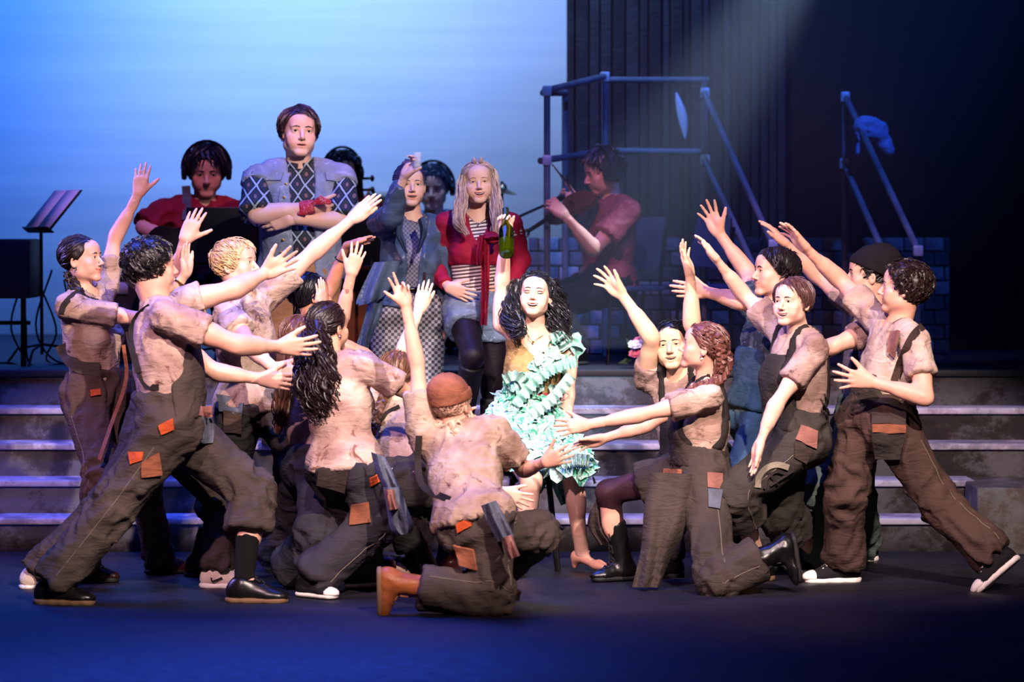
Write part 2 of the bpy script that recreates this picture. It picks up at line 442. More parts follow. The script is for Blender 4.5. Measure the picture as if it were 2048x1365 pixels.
def hand_field(w, f, n, t, s=1.0, spread=14, curl=(8, 10, 8), thumb=35, tcurl=8, h=0.0047, cv=None, fa=None):
    """w wrist, f finger direction, n palm normal, t thumb side; returns (V,Q)"""
    f = nz(f); t = nz(t-f*np.dot(t, f)); n = nz(n-f*np.dot(n, f)-t*np.dot(n, t))
    fa = f if fa is None else fa
    F = Field(w-0.22*s, w+0.22*s, h)
    kn = []
    lat = [0.029, 0.0095, -0.010, -0.028]; kd = [0.090, 0.094, 0.088, 0.079]; ln = [0.073, 0.082, 0.076, 0.060]; rr = [0.0090, 0.0092, 0.0087, 0.0077]
    F.cone(w-fa*0.075*s, w+f*0.012*s, 0.0285*s, 0.0265*s, 0.0, flat=n, fs=0.80)
    for i in range(4):
        k_ = w+f*kd[i]*s+t*lat[i]*s-n*0.002*s*(i % 3)
        F.cone(w+f*0.012*s+t*lat[i]*0.55*s, k_, 0.0165*s, 0.0118*s, 0.012); kn.append(k_)
    F.ell(w+f*0.05*s+t*0.026*s+n*0.010*s, A(0.02, 0.03, 0.014)*s, (t, f, n), 0.012)
    F.ell(w+f*0.045*s-t*0.022*s+n*0.008*s, A(0.016, 0.03, 0.012)*s, (t, f, n), 0.012)
    H = F.like()
    sp = [0.95, 0.28, -0.38, -1.15]
    for i in range(4):
        ang = math.radians(spread*sp[i]); d = f*math.cos(ang)+t*math.sin(ang)
        ax = np.cross(d, n); p = kn[i]; r = rr[i]*s; c = 0
        cc = cv[i] if cv else curl
        for j, fr in enumerate((0.46, 0.30, 0.24)):
            c = math.radians(cc[j]); d = rot(d, ax, c)
            q = p+d*ln[i]*fr*s; r2 = r*(0.92, 0.9, 0.84)[j]
            H.cone(p, q, r, r2, 0.004 if j else 0.0); p, r = q, r2
    X = F.v; k = 0.007; hh = np.clip(0.5+0.5*(X-H.v)/k, 0, 1); F.v = X*(1-hh)+H.v*hh-k*hh*(1-hh)
    a = math.radians(thumb)
    b0 = w+f*0.022*s+t*0.020*s+n*0.006*s; b1 = b0+(f*math.cos(a*0.9)+t*math.sin(a*0.9)+n*0.18)*0.042*s
    d = nz(f*math.cos(a)+t*math.sin(a)+n*0.12); ax = np.cross(d, f if tcurl > 0 else t)
    F.cone(b0, b1, 0.0165*s, 0.0125*s, 0.012)
    b2 = b1+rot(d, ax, math.radians(abs(tcurl)*0.5))*0.034*s; b3 = b2+rot(d, ax, math.radians(abs(tcurl)*1.3))*0.027*s
    F.cone(b1, b2, 0.0118*s, 0.0100*s, 0.005); F.cone(b2, b3, 0.0100*s, 0.0078*s, 0.004)
    V, Q = F.mesh(); return relax(V, Q, 1, 0.3), Q

def head_field(face, sex, h):
    """head in its own frame: x right, y forward, z up, origin between the ears"""
    fem = sex == 'f'
    F = Field((-0.10, -0.125, -0.17), (0.10, 0.135, 0.135), h)
    F.ell((0, -0.014, 0.036), (0.0755, 0.097, 0.084))
    F.ell((0, 0.022, -0.034), (0.0655, 0.066, 0.078), k=0.035)
    jw = 0.041 if fem else 0.047
    for x in (-1, 1):
        F.ell((x*jw, 0.006, -0.066), (0.017, 0.024, 0.022), k=0.03)
        F.cone((x*jw, 0.010, -0.070), (x*0.016, 0.070, -0.101), 0.015, 0.015, 0.022)
        F.ell((x*0.043, 0.057+0.004*face.get('smile', 0), -0.026), (0.023, 0.021, 0.019), k=0.022)
        F.ell((x*0.035, 0.060, -0.056), (0.022, 0.021, 0.022), k=0.025)
        F.ell((x*0.032, 0.105, 0.006), (0.017, 0.021, 0.0125), k=0.014, sub=True)
    F.ell((0, 0.073, -0.106), (0.020 if fem else 0.024, 0.016, 0.014), k=0.02)
    F.cone((-0.036, 0.075, 0.0215), (0.036, 0.075, 0.0215), 0.0105, 0.0105, 0.016)
    F.ell((0, 0.055, 0.055), (0.052, 0.036, 0.04), k=0.03)
    F.ell((0, 0.071, -0.064), (0.029, 0.0185, 0.026), k=0.016)
    # nose
    F.cone((0, 0.084, 0.012), (0, 0.1085, -0.030), 0.0075, 0.0098 if fem else 0.0115, 0.010)
    for x in (-1, 1):
        F.ell((x*0.0105, 0.0965, -0.0355), (0.0078, 0.0095, 0.0068), k=0.006)
        F.ell((x*0.0062, 0.104, -0.0425), (0.0035, 0.006, 0.003), k=0.002, sub=True)
    # eyes: lids over the ball
    for x in (-1, 1):
        F.ell((x*0.0315, 0.0735, 0.005), (0.0162, 0.0145, 0.0145), k=0.005)
        op = {'closed': 0.0, 'squint': 0.0034}.get(face.get('eyes', 'open'), 0.0055)
        if op > 0: F.ell((x*0.0318, 0.0905, 0.0040), (0.0128, 0.012, op), sub=True, k=0.0015)
        # ear
        F.ell((x*0.0765, -0.010, -0.012), (0.0085, 0.0185, 0.030), (A(0.93, 0.36*x, 0)*A(1, x*x, 1), A(-0.36*x, 0.93, 0), A(0, 0, 1)), k=0.006)
        F.ell((x*0.0835, -0.006, -0.010), (0.006, 0.0095, 0.017), k=0.004, sub=True)
    # mouth
    sm = face.get('smile', 0.0); op = face.get('open', 0.0)*1.3; zc = -0.0650+sm*0.0095; wd_ = 0.0250+sm*0.0085
    ym = 0.0885; yc = 0.0815-sm*0.0035
    uz = op*0.15-sm*0.0005
    up = [(-wd_, yc, zc), (-0.011, ym-0.002, -0.0605+uz), (0, ym+0.001, -0.0615+uz), (0.011, ym-0.002, -0.0605+uz), (wd_, yc, zc)]
    lo = [(-wd_, yc, zc), (-0.011, ym-0.004, -0.0695-op*0.85-sm*0.001), (0, ym-0.001, -0.0715-op-sm*0.001), (0.011, ym-0.004, -0.0695-op*0.85-sm*0.001), (wd_, yc, zc)]
    for pts, r in ((up, 0.0046-0.0012*sm), (lo, 0.0054-0.0012*sm)):
        P = spline(pts, 9)
        for i in range(8):
            e0 = 0.4+0.6*math.sin(math.pi*i/8); e1 = 0.4+0.6*math.sin(math.pi*(i+1)/8)
            F.cone(P[i], P[i+1], r*e0, r*e1, 0.003)
    if op > 0:
        
        for xo in np.linspace(-1, 1, 9):          # the open mouth follows the curve of the smile
            q = 1-xo*xo*0.92; F.ell((xo*wd_*0.72, ym-0.002-0.006*xo*xo, -0.0650-op*0.42*q+(zc+0.0650)*xo*xo*0.55), (wd_*0.22, 0.015, (0.0006+op*0.52)*math.sqrt(q)), sub=True, k=0.001)
    else:
        P = spline([(-wd_, yc+0.004, zc), (0, ym+0.006, -0.0658), (wd_, yc+0.004, zc)], 7)
        for i in range(6): F.cone(P[i], P[i+1], 0.0022, 0.0022, 0.002, sub=True)
    lips = np.concatenate([spline(up, 15), spline(lo, 15)])
    return F, lips, (wd_, ym, op, sm)

def tubes(paths, r0, r1, sides=4, mb=None):
    mb = mb or MB()
    for P in paths:
        n = len(P); t = np.linspace(0, 1, n); R = (r0+(r1-r0)*t)*np.clip(np.sin(np.pi*(0.12+0.88*(1-t)))*1.3, 0.25, 1)
        mb.tube(P, R, sides)
    return mb

class Person:
    def __init__(s, name, label, d, pelvis, neck, yaw, head, H=1.70, hyaw=None, ground=0.0, sex='f', w=1.0, tone='#e0b09a',
                 LA=None, RA=None, LL=None, RL=None, group=None, hx=0.0, cat='person', shw=1.0):
        s.s = k = H/1.72; s.H = H; s.sex = sex; s.w = w; s.tone = tone; s.ground = ground; s.name = name; s.rep = []
        s.P = PX(pelvis[0], pelvis[1], d); s.N = PX(neck[0], neck[1], d+(neck[2] if len(neck) > 2 else 0))
        s.cu = nz(s.N-s.P); s.yaw = yaw; hyaw = yaw if hyaw is None else hyaw
        def frame(up, y):
            f = yawv(y); r = np.cross(f, A(0, 0, 1)); r = nz(r-up*np.dot(r, up)); return r, np.cross(up, r)
        s.cr, s.cf = frame(s.cu, yaw); s.pu = nz(s.cu*0.6+A(0, 0, 0.4)); s.pr, s.pf = frame(s.pu, hyaw)
        s.tl = np.linalg.norm(s.N-s.P); s.rep.append(('torso', s.tl/(0.50*k)))
        shw = shw*(0.178 if sex == 'f' else 0.195)*k*(0.6+0.4*w)
        s.sh = {}; s.el = {}; s.wr = {}; s.hd = {}; s.hip = {}; s.kn = {}; s.an = {}; s.toe = {}; s.flatf = {}
        for side, sg, arm in (('R', 1, RA), ('L', -1, LA)):
            sh0 = s.N-s.cu*0.045*k+s.cr*sg*shw
            if arm:
                e0 = s.res(sh0, arm[0], 0.285*k); dr = nz(e0-sh0)
                sh0 = sh0+A(0, 0, 1)*max(0, dr[2])*0.055*k+dr*0.015*k
                s.sh[side] = sh0
                s.el[side] = s.res(sh0, arm[0], 0.285*k, side+'uarm'); s.wr[side] = s.res(s.el[side], arm[1], 0.245*k, side+'farm')
                if len(arm) > 2 and arm[2]:
                    tip = s.res(s.wr[side], arm[2], 0.175*k)
                    f = nz(tip-s.wr[side]); th = arm[3] if len(arm) > 3 else None
                    if th is None: tv = s.cf
                    elif len(th) == 3 and abs(th[0]) <= 1.01 and abs(th[1]) <= 1.01: tv = A(*th)
                    else: tv = PX(th[0], th[1], depth(s.wr[side])+(th[2] if len(th) > 2 else 0))-s.wr[side]
                    tv = nz(tv-f*np.dot(tv, f)); n = np.cross(tv, f) if side == 'R' else np.cross(f, tv)
                    s.hd[side] = (f, n, tv, arm[4] if len(arm) > 4 else {})
            else:
                s.sh[side] = sh0; s.el[side] = sh0-A(0, 0, 0.27*k)+s.cr*sg*0.05; s.wr[side] = s.el[side]+s.cf*0.1-A(0, 0, 0.21*k)
                s.hd[side] = (A(0, 0, -1.0), s.cr*-sg, s.cf, {'curl': (18, 20, 15)})
        hipw = 0.088*k
        for side, sg, leg in (('R', 1, RL), ('L', -1, LL)):
            hp = s.P+s.pr*sg*hipw-s.pu*0.01; s.hip[side] = hp
            if leg:
                if leg[0] is not None: s.kn[side] = s.res(hp, leg[0], 0.425*k, side+'thigh')
                an = s.res(s.kn.get(side, hp), leg[1], 0.40*k, None if leg[0] is None else side+'shin'); s.an[side] = an
                s.flatf[side] = len(leg[1]) > 2 and leg[1][2] in ('g',)
                s.toe[side] = s.res(an, leg[2], 0.20*k)
            else:
                s.kn[side] = hp+s.pf*0.03-A(0, 0, 0.42*k); s.an[side] = A(*(s.kn[side]*1)); s.an[side][2] = ground+0.085; s.toe[side] = s.an[side]+s.pf*0.2-A(0, 0, 0.06); s.flatf[side] = True
        hx_ = head.get('px'); s.hs = (0.95 if sex == 'f' else 1.0)*k**0.5*head.get('size', 1.0)
        s.hsc = A(1.06*head.get('wide', 1.0), 1.0, 0.965)
        s.Hc = PX(hx_[0], hx_[1], depth(s.N)+(hx_[2] if len(hx_) > 2 else -0.02))
        ya, pi_, ro = math.radians(head.get('yaw', yaw)), math.radians(head.get('pitch', 0)), math.radians(head.get('roll', 0))
        f = A(math.sin(ya)*math.cos(pi_), -math.cos(ya)*math.cos(pi_), math.sin(pi_)); r = nz(np.cross(f, A(0, 0, 1))); u = np.cross(r, f)
        r, u = rot(r, f, ro), rot(u, f, ro); s.hf = (r, f, u); s.head = head
        s.rep.append(('neck', np.linalg.norm(s.Hc-s.N)/(0.165*k)))
        s.base = A(s.P[0], s.P[1], ground)
        s.root = empty(name, s.base, label, cat, group)
        pts = [s.P, s.N, s.Hc]+[v for dct in (s.sh, s.el, s.wr, s.hip, s.kn, s.an, s.toe) for v in dct.values()]
        s.lo = np.min(pts, 0)-0.2; s.hi = np.max(pts, 0)+0.2
        s.parts = {}
        s.body()
    def res(s, par, spec, L, rep=None):
        px, py = spec[0], spec[1]; m = spec[2] if len(spec) > 2 else 0.0
        if m == 'g': p = PZ(px, py, s.ground+0.085*s.s)
        elif m == 'z': p = PZ(px, py, spec[3])
        elif m in ('n', 'f'):
            r = RAY(px, py); o = CAMP-par; a = r@r; b = 2*(o@r); c = o@o-L*L; D = b*b-4*a*c
            t = -b/(2*a) if D <= 0 else (-b+(math.sqrt(D) if m == 'f' else -math.sqrt(D)))/(2*a)
            p = CAMP+r*t
        else: p = PX(px, py, depth(par)+m)
        if rep: s.rep.append((rep, np.linalg.norm(p-par)/L))
        return p
    # ---------------------------------------------------------------- shapes shared by skin and clothes
    def torso(s, F, off=0.0, neck=True, arms=True):
        k = s.s; w = s.w; P, N, u, r, f = s.P, s.N, s.cu, s.cr, s.cf; fem = s.sex == 'f'; L = s.tl
        C = N-u*0.19*k; wa = P+u*L*0.36
        F.cone(s.hip['R']-s.pr*0.012+s.pu*0.02*k, s.hip['L']+s.pr*0.012+s.pu*0.02*k, 0.092*k*w+off, 0.092*k*w+off, 0.03)
        F.ell(s.P-s.pf*0.045*k-s.pu*0.02*k, A(0.128*w, 0.085*w, 0.10)*k+off, (s.pr, s.pf, s.pu), 0.05)
        F.ell(wa+f*0.01*(w-1)*3, A((0.122 if fem else 0.138)*w, 0.098*w*(1+0.35*max(0, w-1)), 0.17)*k+off, (r, f, u), 0.06)
        F.ell(C, A((0.138 if fem else 0.160)*(0.55+0.45*w), 0.108*(0.5+0.5*w), 0.185)*k+off, (r, f, u), 0.06)
        F.cone(s.N-u*0.05*k+nz(s.sh['R']-N)*0.09*k, s.sh['R']-nz(s.sh['R']-N)*0.012, 0.056*k+off*0.8, 0.042*k+off*0.7, 0.05)
        F.cone(s.N-u*0.05*k+nz(s.sh['L']-N)*0.09*k, s.sh['L']-nz(s.sh['L']-N)*0.012, 0.056*k+off*0.8, 0.042*k+off*0.7, 0.05)
        F.cone(N-u*0.02, N+(s.sh['R']-N)*0.6+u*0.01, 0.05*k+off, 0.035*k+off, 0.04); F.cone(N-u*0.02, N+(s.sh['L']-N)*0.6+u*0.01, 0.05*k+off, 0.035*k+off, 0.04)
        if fem:
            for sg in (-1, 1): F.ell(C-u*0.025*k+f*0.082*k+r*sg*0.064*k, A(0.06, 0.052, 0.062)*k+off*0.7, (r, f, u), 0.03)
    def body(s):
        k = s.s; F = Field(s.lo, s.hi, 0.0155)
        s.torso(F, -0.006)
        hb = s.Hc-s.hf[2]*0.055*s.hs-s.hf[1]*0.022*s.hs
        nr = (0.046 if s.sex == 'f' else 0.056)*k*(0.7+0.3*s.w)
        F.cone(s.N-s.cu*0.03, hb, nr*1.12, nr, 0.03)
        for sd in 'RL':
            a, b, c = s.sh[sd], s.el[sd], s.wr[sd]; m = (0.93 if s.sex == 'f' else 1.08)*k*(0.55+0.45*s.w)
            F.cone(a, b, 0.046*m, 0.038*m, 0.03); F.cone(b, c-nz(c-b)*0.03, 0.038*m, 0.0262*m, 0.01)
            F.cone(b+(c-b)*0.12, b+(c-b)*0.5, 0.0425*m, 0.035*m, 0.02); F.cone(a+(b-a)*0.35, a+(b-a)*0.65, 0.046*m, 0.044*m, 0.02)
            h_, n_, an = s.hip[sd], s.kn.get(sd), s.an[sd]; m = k*(0.5+0.5*s.w)
            if n_ is not None:
                F.cone(h_, n_, 0.086*m, 0.054*m, 0.03); F.cone(n_, an, 0.052*m, 0.036*m, 0.015)
                bk = nz(np.cross(np.cross(an-n_, s.toe[sd]-an), an-n_))
                F.ell(n_+(an-n_)*0.32+bk*0.016*k, A(0.046, 0.046, 0.11)*m, fr=None if abs(nz(an-n_)[2]) > 0.9 else (nz(np.cross(an-n_, bk)), bk, nz(an-n_)), k=0.03)
                F.cone(an, an+(s.toe[sd]-an)*0.62-nz(n_-an)*0.015, 0.032*m, 0.013*m, 0.015)
        V, Q = F.mesh(); V = relax(V, Q, 2, 0.5); Vs = [V]; Qs = [Q]; at = [np.zeros(len(V))]; n = len(V)
        for sd in s.hd:
            f, nn, t, o = s.hd[sd]; hv, hq = hand_field(s.wr[sd], f, nn, t, k*o.get('size', 1.0)*(0.95 if s.sex == 'f' else 1.05), o.get('spread', 14), o.get('curl', (8, 10, 8)), o.get('thumb', 42), o.get('tcurl', 8), cv=o.get('cv'), fa=nz(s.wr[sd]-s.el[sd]))
            Vs.append(hv); Qs.append(hq+n); at.append(np.zeros(len(hv))); n += len(hv)
        hv, hq, ha = s.headmesh(); Vs.append(hv); Qs.append(hq+n); at.append(ha)
        s.skinm = skin(s.tone, s.head.get('lip', '#9c4a48'))
        s.parts['body'] = mobj('body', np.concatenate(Vs), np.concatenate(Qs), s.skinm, s.root, s.base, attr=np.concatenate(at))
        s.bv = np.concatenate(Vs); s.bq = np.concatenate(Qs)
    def hw(s, q):                        # head frame -> world
        q = np.atleast_2d(np.asarray(q, float))*s.hs*s.hsc; r, f, u = s.hf
        return s.Hc+q[:, :1]*r+q[:, 1:2]*f+q[:, 2:3]*u
    def hl(s, p):                        # world -> head frame
        q = np.atleast_2d(p)-s.Hc; r, f, u = s.hf; return np.stack([q@r, q@f, q@u], 1)/s.hs/s.hsc
    def headmesh(s):
        face = s.head.get('face', {}); det = s.head.get('detail', True)
        F, lips, (wd_, ym, op, sm) = head_field(face, s.sex, s.head.get('res', 0.0045) if det else 0.0065)
        hb = (0, -0.022, -0.055); nb = s.hl(s.N)[0]; nb = A(*hb)+nz(nb-A(*hb))*0.10
        nr = (0.046 if s.sex == 'f' else 0.056)*s.s*(0.7+0.3*s.w)/s.hs
        F.cone(hb, nb, nr*0.99, nr*1.0, 0.03)
        V, Q = F.mesh(); V = relax(V, Q, 1, 0.25); s.HF = F
        # smaller-than-life wobble gives every face its own jaw and brow
        at = np.zeros(len(V))
        dl = np.min(np.linalg.norm(V[:, None, :]-lips[None], axis=2), 1) if det else np.ones(len(V))
        front = V[:, 1] > 0.06
        ck = np.minimum(np.linalg.norm((V-A(0.043, 0.07, -0.028))/A(1, 1, 0.8), axis=1), np.linalg.norm((V-A(-0.043, 0.07, -0.028))/A(1, 1, 0.8), axis=1))
        at = np.maximum(at, np.clip(1-ck/0.028, 0, 1)*0.24*s.head.get('blush', 1.0)*front)
        ns = np.linalg.norm(V-A(0, 0.108, -0.031), axis=1); at = np.maximum(at, np.clip(1-ns/0.018, 0, 1)*0.12)
        lr = 0.0046+0.0012*(s.sex == 'f')-0.0008*sm; at = np.where(front, np.maximum(at, np.clip((lr+0.0022-dl)/0.0034, 0, 1)*0.66), at)
        if op > 0:
            xo = np.clip(np.abs(V[:, 0])/(wd_*0.92), 0, 1); zm = -0.0650-op*0.42*(1-xo**2)+sm*0.0095*xo**2*0.55; hh = (0.0010+op*0.50)*np.sqrt(1-0.9*xo**2); dep = V[:, 1]-(ym-0.0065-0.010*xo**2)
            at = np.where((np.abs(V[:, 2]-zm) < hh*1.1) & (dep < 0) & (xo < 1) & front, 1.0, at)
        if det: s.facebits(face, wd_, ym, op, sm)
        return s.hw(V), Q, at
    def facebits(s, face, wd_, ym, op, sm):
        r, f, u = s.hf
        EW = MATS['eye_white']
        ic = s.head.get('iris', '#4a3524')
        if face.get('eyes', 'open') != 'closed':
            for x in (-1, 1):
                c = A(x*0.0315, 0.0735, 0.0045); R = 0.0132
                mb = MB(); gz = nz(A(s.head.get('gaze', (0, 0))[0], 1, s.head.get('gaze', (0, 0))[1]))
                prof = [(R*math.sin(a), R*math.cos(a)) for a in np.linspace(0.0, math.pi, 13)]
                ex = nz(np.cross(gz, A(0, 0, 1))); ez = np.cross(ex, gz)
                mb.lathe(prof, c, gz, 16, False)
                V = np.concatenate(mb.V); Q = np.concatenate(mb.Q)
                fc = V[Q].mean(1)-c; ang = np.arccos(np.clip(fc@gz/np.linalg.norm(fc, axis=1), -1, 1))
                mi = np.where(ang < 0.24, 2, np.where(ang < 0.52, 1, 0))
                mobj('eye', s.hw(V), Q, [EW, iris(ic), MATS['pupil']], s.root, s.base, mi=mi)
        # lashes / lid line
        lash = s.head.get('lash', 0.0009 if s.sex == 'f' else 0.0006); F = s.HF
        def surf(x, z, lift=0.0):
            for y in np.arange(0.125, 0.02, -0.001):
                if F.at((x, y, z)) < 0: return A(x, y+lift, z)
            return A(x, 0.06, z)
        cl = face.get('eyes', 'open'); dz = {'closed': -0.004, 'squint': 0.0032}.get(cl, 0.0055)
        for x in (-1, 1):
            pts = []; eb = MB()
            for t in np.linspace(-1, 1, 8):
                xx = x*0.0318+t*0.0145; zz = 0.0040+(dz*(1-t*t) if cl != 'closed' else -0.003-0.004*(1-t*t))
                pts.append(surf(xx, zz, 0.0008))
            pts = np.array(pts); pts[1:-1, 1] = (pts[:-2, 1]+pts[1:-1, 1]*2+pts[2:, 1])/4
            eb.tube(s.hw(np.array(pts)), np.array([0.5, 0.9, 1.2, 1.3, 1.3, 1.2, 0.9, 0.5])*lash*s.hs*1.25, 5)
            eb.build('eyelash', MATS['lash'], s.root, s.base)
        bc = hairmat(s.head.get('brow', '#2a1a14')); bt = s.head.get('browt', 0.0030)
        for x in (-1, 1):
            mb = MB(); pts = [surf(x*(0.012+0.036*t), 0.0235+0.0055*math.sin(min(1, t*1.35)*math.pi*0.72)-0.004*t*t+s.head.get('browup', 0), 0.0006) for t in np.linspace(0, 1, 9)]
            pts = np.array(pts); pts[1:-1, 1] = (pts[:-2, 1]+pts[1:-1, 1]*2+pts[2:, 1])/4+0.0010
            mb.tube(s.hw(np.array(pts)), np.array([0.75, 1, 1, 1, 0.95, 0.85, 0.7, 0.5, 0.25])*bt*s.hs, 6, flat=f, fs=0.6); mb.build('eyebrow', bc, s.root, s.base)
        if op > 0.003:
            V = []; zt = -0.0600+op*0.12; zb = zt-max(0.004, min(0.0100, op*0.92))
            n = 13; hwid = wd_*0.86
            for i in range(n):
                x = hwid*(2*i/(n-1)-1); y = ym-0.0030-8.5*x*x
                for z, dy in ((zt+0.002, -0.004), (zt, 0.0), (zb+0.001+6*x*x, 0.0005), (zb+6*x*x, -0.001)): V.append((x, y+dy, z+sm*6.5*x*x))
            Q = [[i*4+j, i*4+j+1, (i+1)*4+j+1, (i+1)*4+j] for i in range(n-1) for j in range(3)]
            mobj('teeth', s.hw(np.array(V)), Q, MATS['teeth'], s.root, s.base)
    # ---------------------------------------------------------------- hair
    def hair(s, c, c2=None, style='short', n=170, length=0.085, comb=(0, 0.6, -0.6), part=None, lift=0.012, fringe=0.0, wave=0.0, locks=(), cap=True, nape=-0.07,
             r=0.0042, back=0.0, sidez=-0.03, name='hair', front=0.075, fz=0.078, curlw=None, jit=0.35, seed=3, ext=1.0):
        rg = np.random.RandomState(seed); m = hairmat(c, c2); mb = MB()
        C = A(0, -0.016, 0.036); R = A(0.080, 0.103, 0.0895)+lift*0.55
        nx = A(0, fz-sidez, -(front+0.005)); nx = nx/np.linalg.norm(nx)
        def keep(p): return (p-A(0, -0.005, sidez))@nx < 0 and p[2] > nape
        if cap:
            F = Field((-0.12, -0.15, -0.15), (0.12, 0.13, 0.16), 0.0062)
            F.ell(C, R); F.plane((0, -0.005, sidez), nx); F.plane((0, 0, nape), (0, 0, -1))
            V, Q = F.mesh(); V = relax(V, Q, 2, 0.5)
            N = vnormals(V, Q); V = V+N*(0.004*vnoise(V*A(60, 60, 25)+seed))[:, None]
            mb.add(s.hw(V), Q)
        comb = A(*comb); paths = []
        tries = 0; n = int(n*1.25)
        while len(paths) < n and tries < n*6:
            tries += 1
            v = nz(rg.normal(size=3)); p = C+R*v
            if not keep(p): continue
            P = [p]; nst = 7; st = length/nst*(0.7+0.6*rg.rand())
            jv = rg.normal(size=3)*jit
            for i in range(nst):
                nn = nz((p-C)/R**2)
                if part is None: d = comb+A(math.copysign(0.25, p[0])*0+p[0]*4, 0, 0)
                else: d = comb+A((1 if p[0] > part else -1)*0.9, 0, 0)
                d = d+jv+A(0, 0, -0.5*i/nst)+wave*A(math.sin(i*1.9+len(paths)), math.cos(i*2.3+len(paths)*1.7), math.sin(i*1.3+len(paths)*0.7))
                d = nz(d-nn*(d@nn)); p = p+d*st
                q = (p-C)/R; lq = np.linalg.norm(q); up = 1.0+0.10*math.sin(math.pi*i/nst)*rg.rand()+0.02
                if lq < up or style == 'short': p = C+R*q/lq*max(up, min(lq, up*1.05))
                if (p-A(0, -0.005, sidez))@nx > 0.008+fringe and i > 1: break
                P.append(p)
            if len(P) > 3: paths.append(s.hw(np.array(P)))
        tubes(paths, r*s.hs, r*0.25*s.hs, 3, mb)
        o = mb.build(name, m, s.root, s.base)
        s.hairs = o
        for L in locks: s.lock(m=m, rg=rg, **L)
        return o
    def lock(s, pts, rad, m, rg, n=40, curl=0.0, freq=9.0, name='ponytail', r=0.006, braid=False, px=True, world=False):
        """a tress along pixel points (px,py,dd from the head) or head-frame points"""
        if px: P = np.array([PX(a, b, depth(s.Hc)+c_) for a, b, c_ in pts])
        elif world: P = np.array(pts)
        else: P = s.hw(np.array(pts))
        n_ = max(14, int(np.sum(np.linalg.norm(np.diff(P, axis=0), axis=1))/0.012)); S = spline(P, n_)
        rad = np.interp(np.linspace(0, 1, n_), np.linspace(0, 1, len(rad)), rad)
        T = np.gradient(S, axis=0); T /= np.linalg.norm(T, axis=1, keepdims=True)+1e-9
        u = nz(np.cross(T[0], A(0.2, 1, 0.1))); U = []; 
        for t in T: u = nz(u-t*(u@t)); U.append(u)
        U = np.array(U); B = np.cross(T, U); mb = MB()
        if braid:
            Ln = np.cumsum(np.r_[0, np.linalg.norm(np.diff(S, axis=0), axis=1)])
            for k in range(3):
                ph = Ln*freq*2*math.pi+k*2*math.pi/3
                path = S+U*(rad*0.62*np.sin(ph))[:, None]+B*(rad*0.42*np.sin(2*ph))[:, None]
                mb.tube(path, rad*0.58, 7)
            for k in range(n//3):
                ph = Ln*freq*2*math.pi+(k % 3)*2*math.pi/3; a = rg.rand()*6.28
                path = S+U*(rad*(0.62*np.sin(ph)+0.5*math.cos(a)))[:, None]+B*(rad*(0.42*np.sin(2*ph)+0.5*math.sin(a)))[:, None]
                mb.tube(path, rad*0.13, 4)
        else:
            mb.tube(S, rad*0.72, 9)
            for k in range(n):
                a = rg.rand()*6.28; q = 0.55+0.5*rg.rand(); ph0 = rg.rand()*6.28; fr = freq*(0.7+0.6*rg.rand())
                i0 = int(rg.rand()*n_*0.35); i1 = n_-int(rg.rand()**2*n_*0.4)
                if i1-i0 < 5: continue
                ts = np.linspace(0, 1, n_)*len(S)*0.012
                ca, sa = np.cos(a+ts*2), np.sin(a+ts*2)
                path = S+U*(rad*q*ca+curl*np.sin(ts*fr*6.28+ph0))[:, None]+B*(rad*q*sa+curl*np.cos(ts*fr*6.28+ph0))[:, None]
                pp = path[i0:i1]; rr = r*(1-0.7*np.linspace(0, 1, len(pp)))
                mb.tube(pp, rr, 3)
        return mb.build(name, m, s.root, s.base)
    def beanie(s, m, tilt=0.0, cuff=0.045, slouch=0.03, label=None):
        C = A(0, -0.02, 0.040); F = Field((-0.14, -0.2, -0.1), (0.14, 0.15, 0.22), 0.006); b = math.radians(tilt)
        n = A(0, math.sin(b), math.cos(b)); fy = A(0, math.cos(b), -math.sin(b)); X = A(1, 0, 0)
        F.ell(C+n*0.012, (0.090, 0.113, 0.105), (X, fy, n)); F.ell(C+n*(0.045+slouch)-fy*0.035, (0.075, 0.085, 0.07), (X, fy, n), 0.04)
        F.plane(C-n*0.012, -n)
        V, Q = F.mesh(); V = relax(V, Q, 2, 0.5); V = crease(V, Q, 0.0035, 22, (1, 1, 0.4))
        o = mobj('beanie', s.hw(V), Q, m, s.root, s.base)
        G = Field((-0.14, -0.2, -0.1), (0.14, 0.15, 0.22), 0.006)
        G.ell(C, (0.0985, 0.122, 0.16), (X, fy, n)); G.plane(C-n*0.016, -n); G.plane(C+n*(cuff-0.016), n)
        V, Q = G.mesh(); V = relax(V, Q, 2, 0.5); mobj('cuff', s.hw(V), Q, m, o)
        o.data.transform(Matrix.Identity(4))
        for ch in o.children:
            for v in ch.data.vertices: v.co = v.co-Vector(s.base)
        if label: o['label'] = label
        return o
    # ---------------------------------------------------------------- clothes
    def gfield(s, h=0.0135): return Field(s.lo, s.hi, h)
    def shirt(s, m, sleeve=0.5, hem=-0.02, off=0.012, name='t_shirt', neckr=0.062, vneck=0.0, slr=0.018, amp=0.010, neckup=0.0, build=True, shoulders=True, seed=1.0, slv=None, hemflare=0.0):
        F = s.gfield(); k = s.s; s.torso(F, off)
        for sd in 'RL':
            a, b, c = s.sh[sd], s.el[sd], s.wr[sd]; m_ = (0.93 if s.sex == 'f' else 1.08)*k*(0.55+0.45*s.w); sl = sleeve if slv is None else slv[sd]
            if sl <= 0: continue
            e = a+(b-a)*min(1, sl); rr = 0.047*m_+off+slr*min(1, sl)*0.75
            F.cone(a, e, 0.042*m_+off*0.8, rr, 0.035, cap='b' if sl <= 1 else None)
            if sl > 1: F.cone(b, b+(c-b)*(sl-1), rr*0.94, (0.032*m_+off+slr*0.5), 0.02, cap='b')
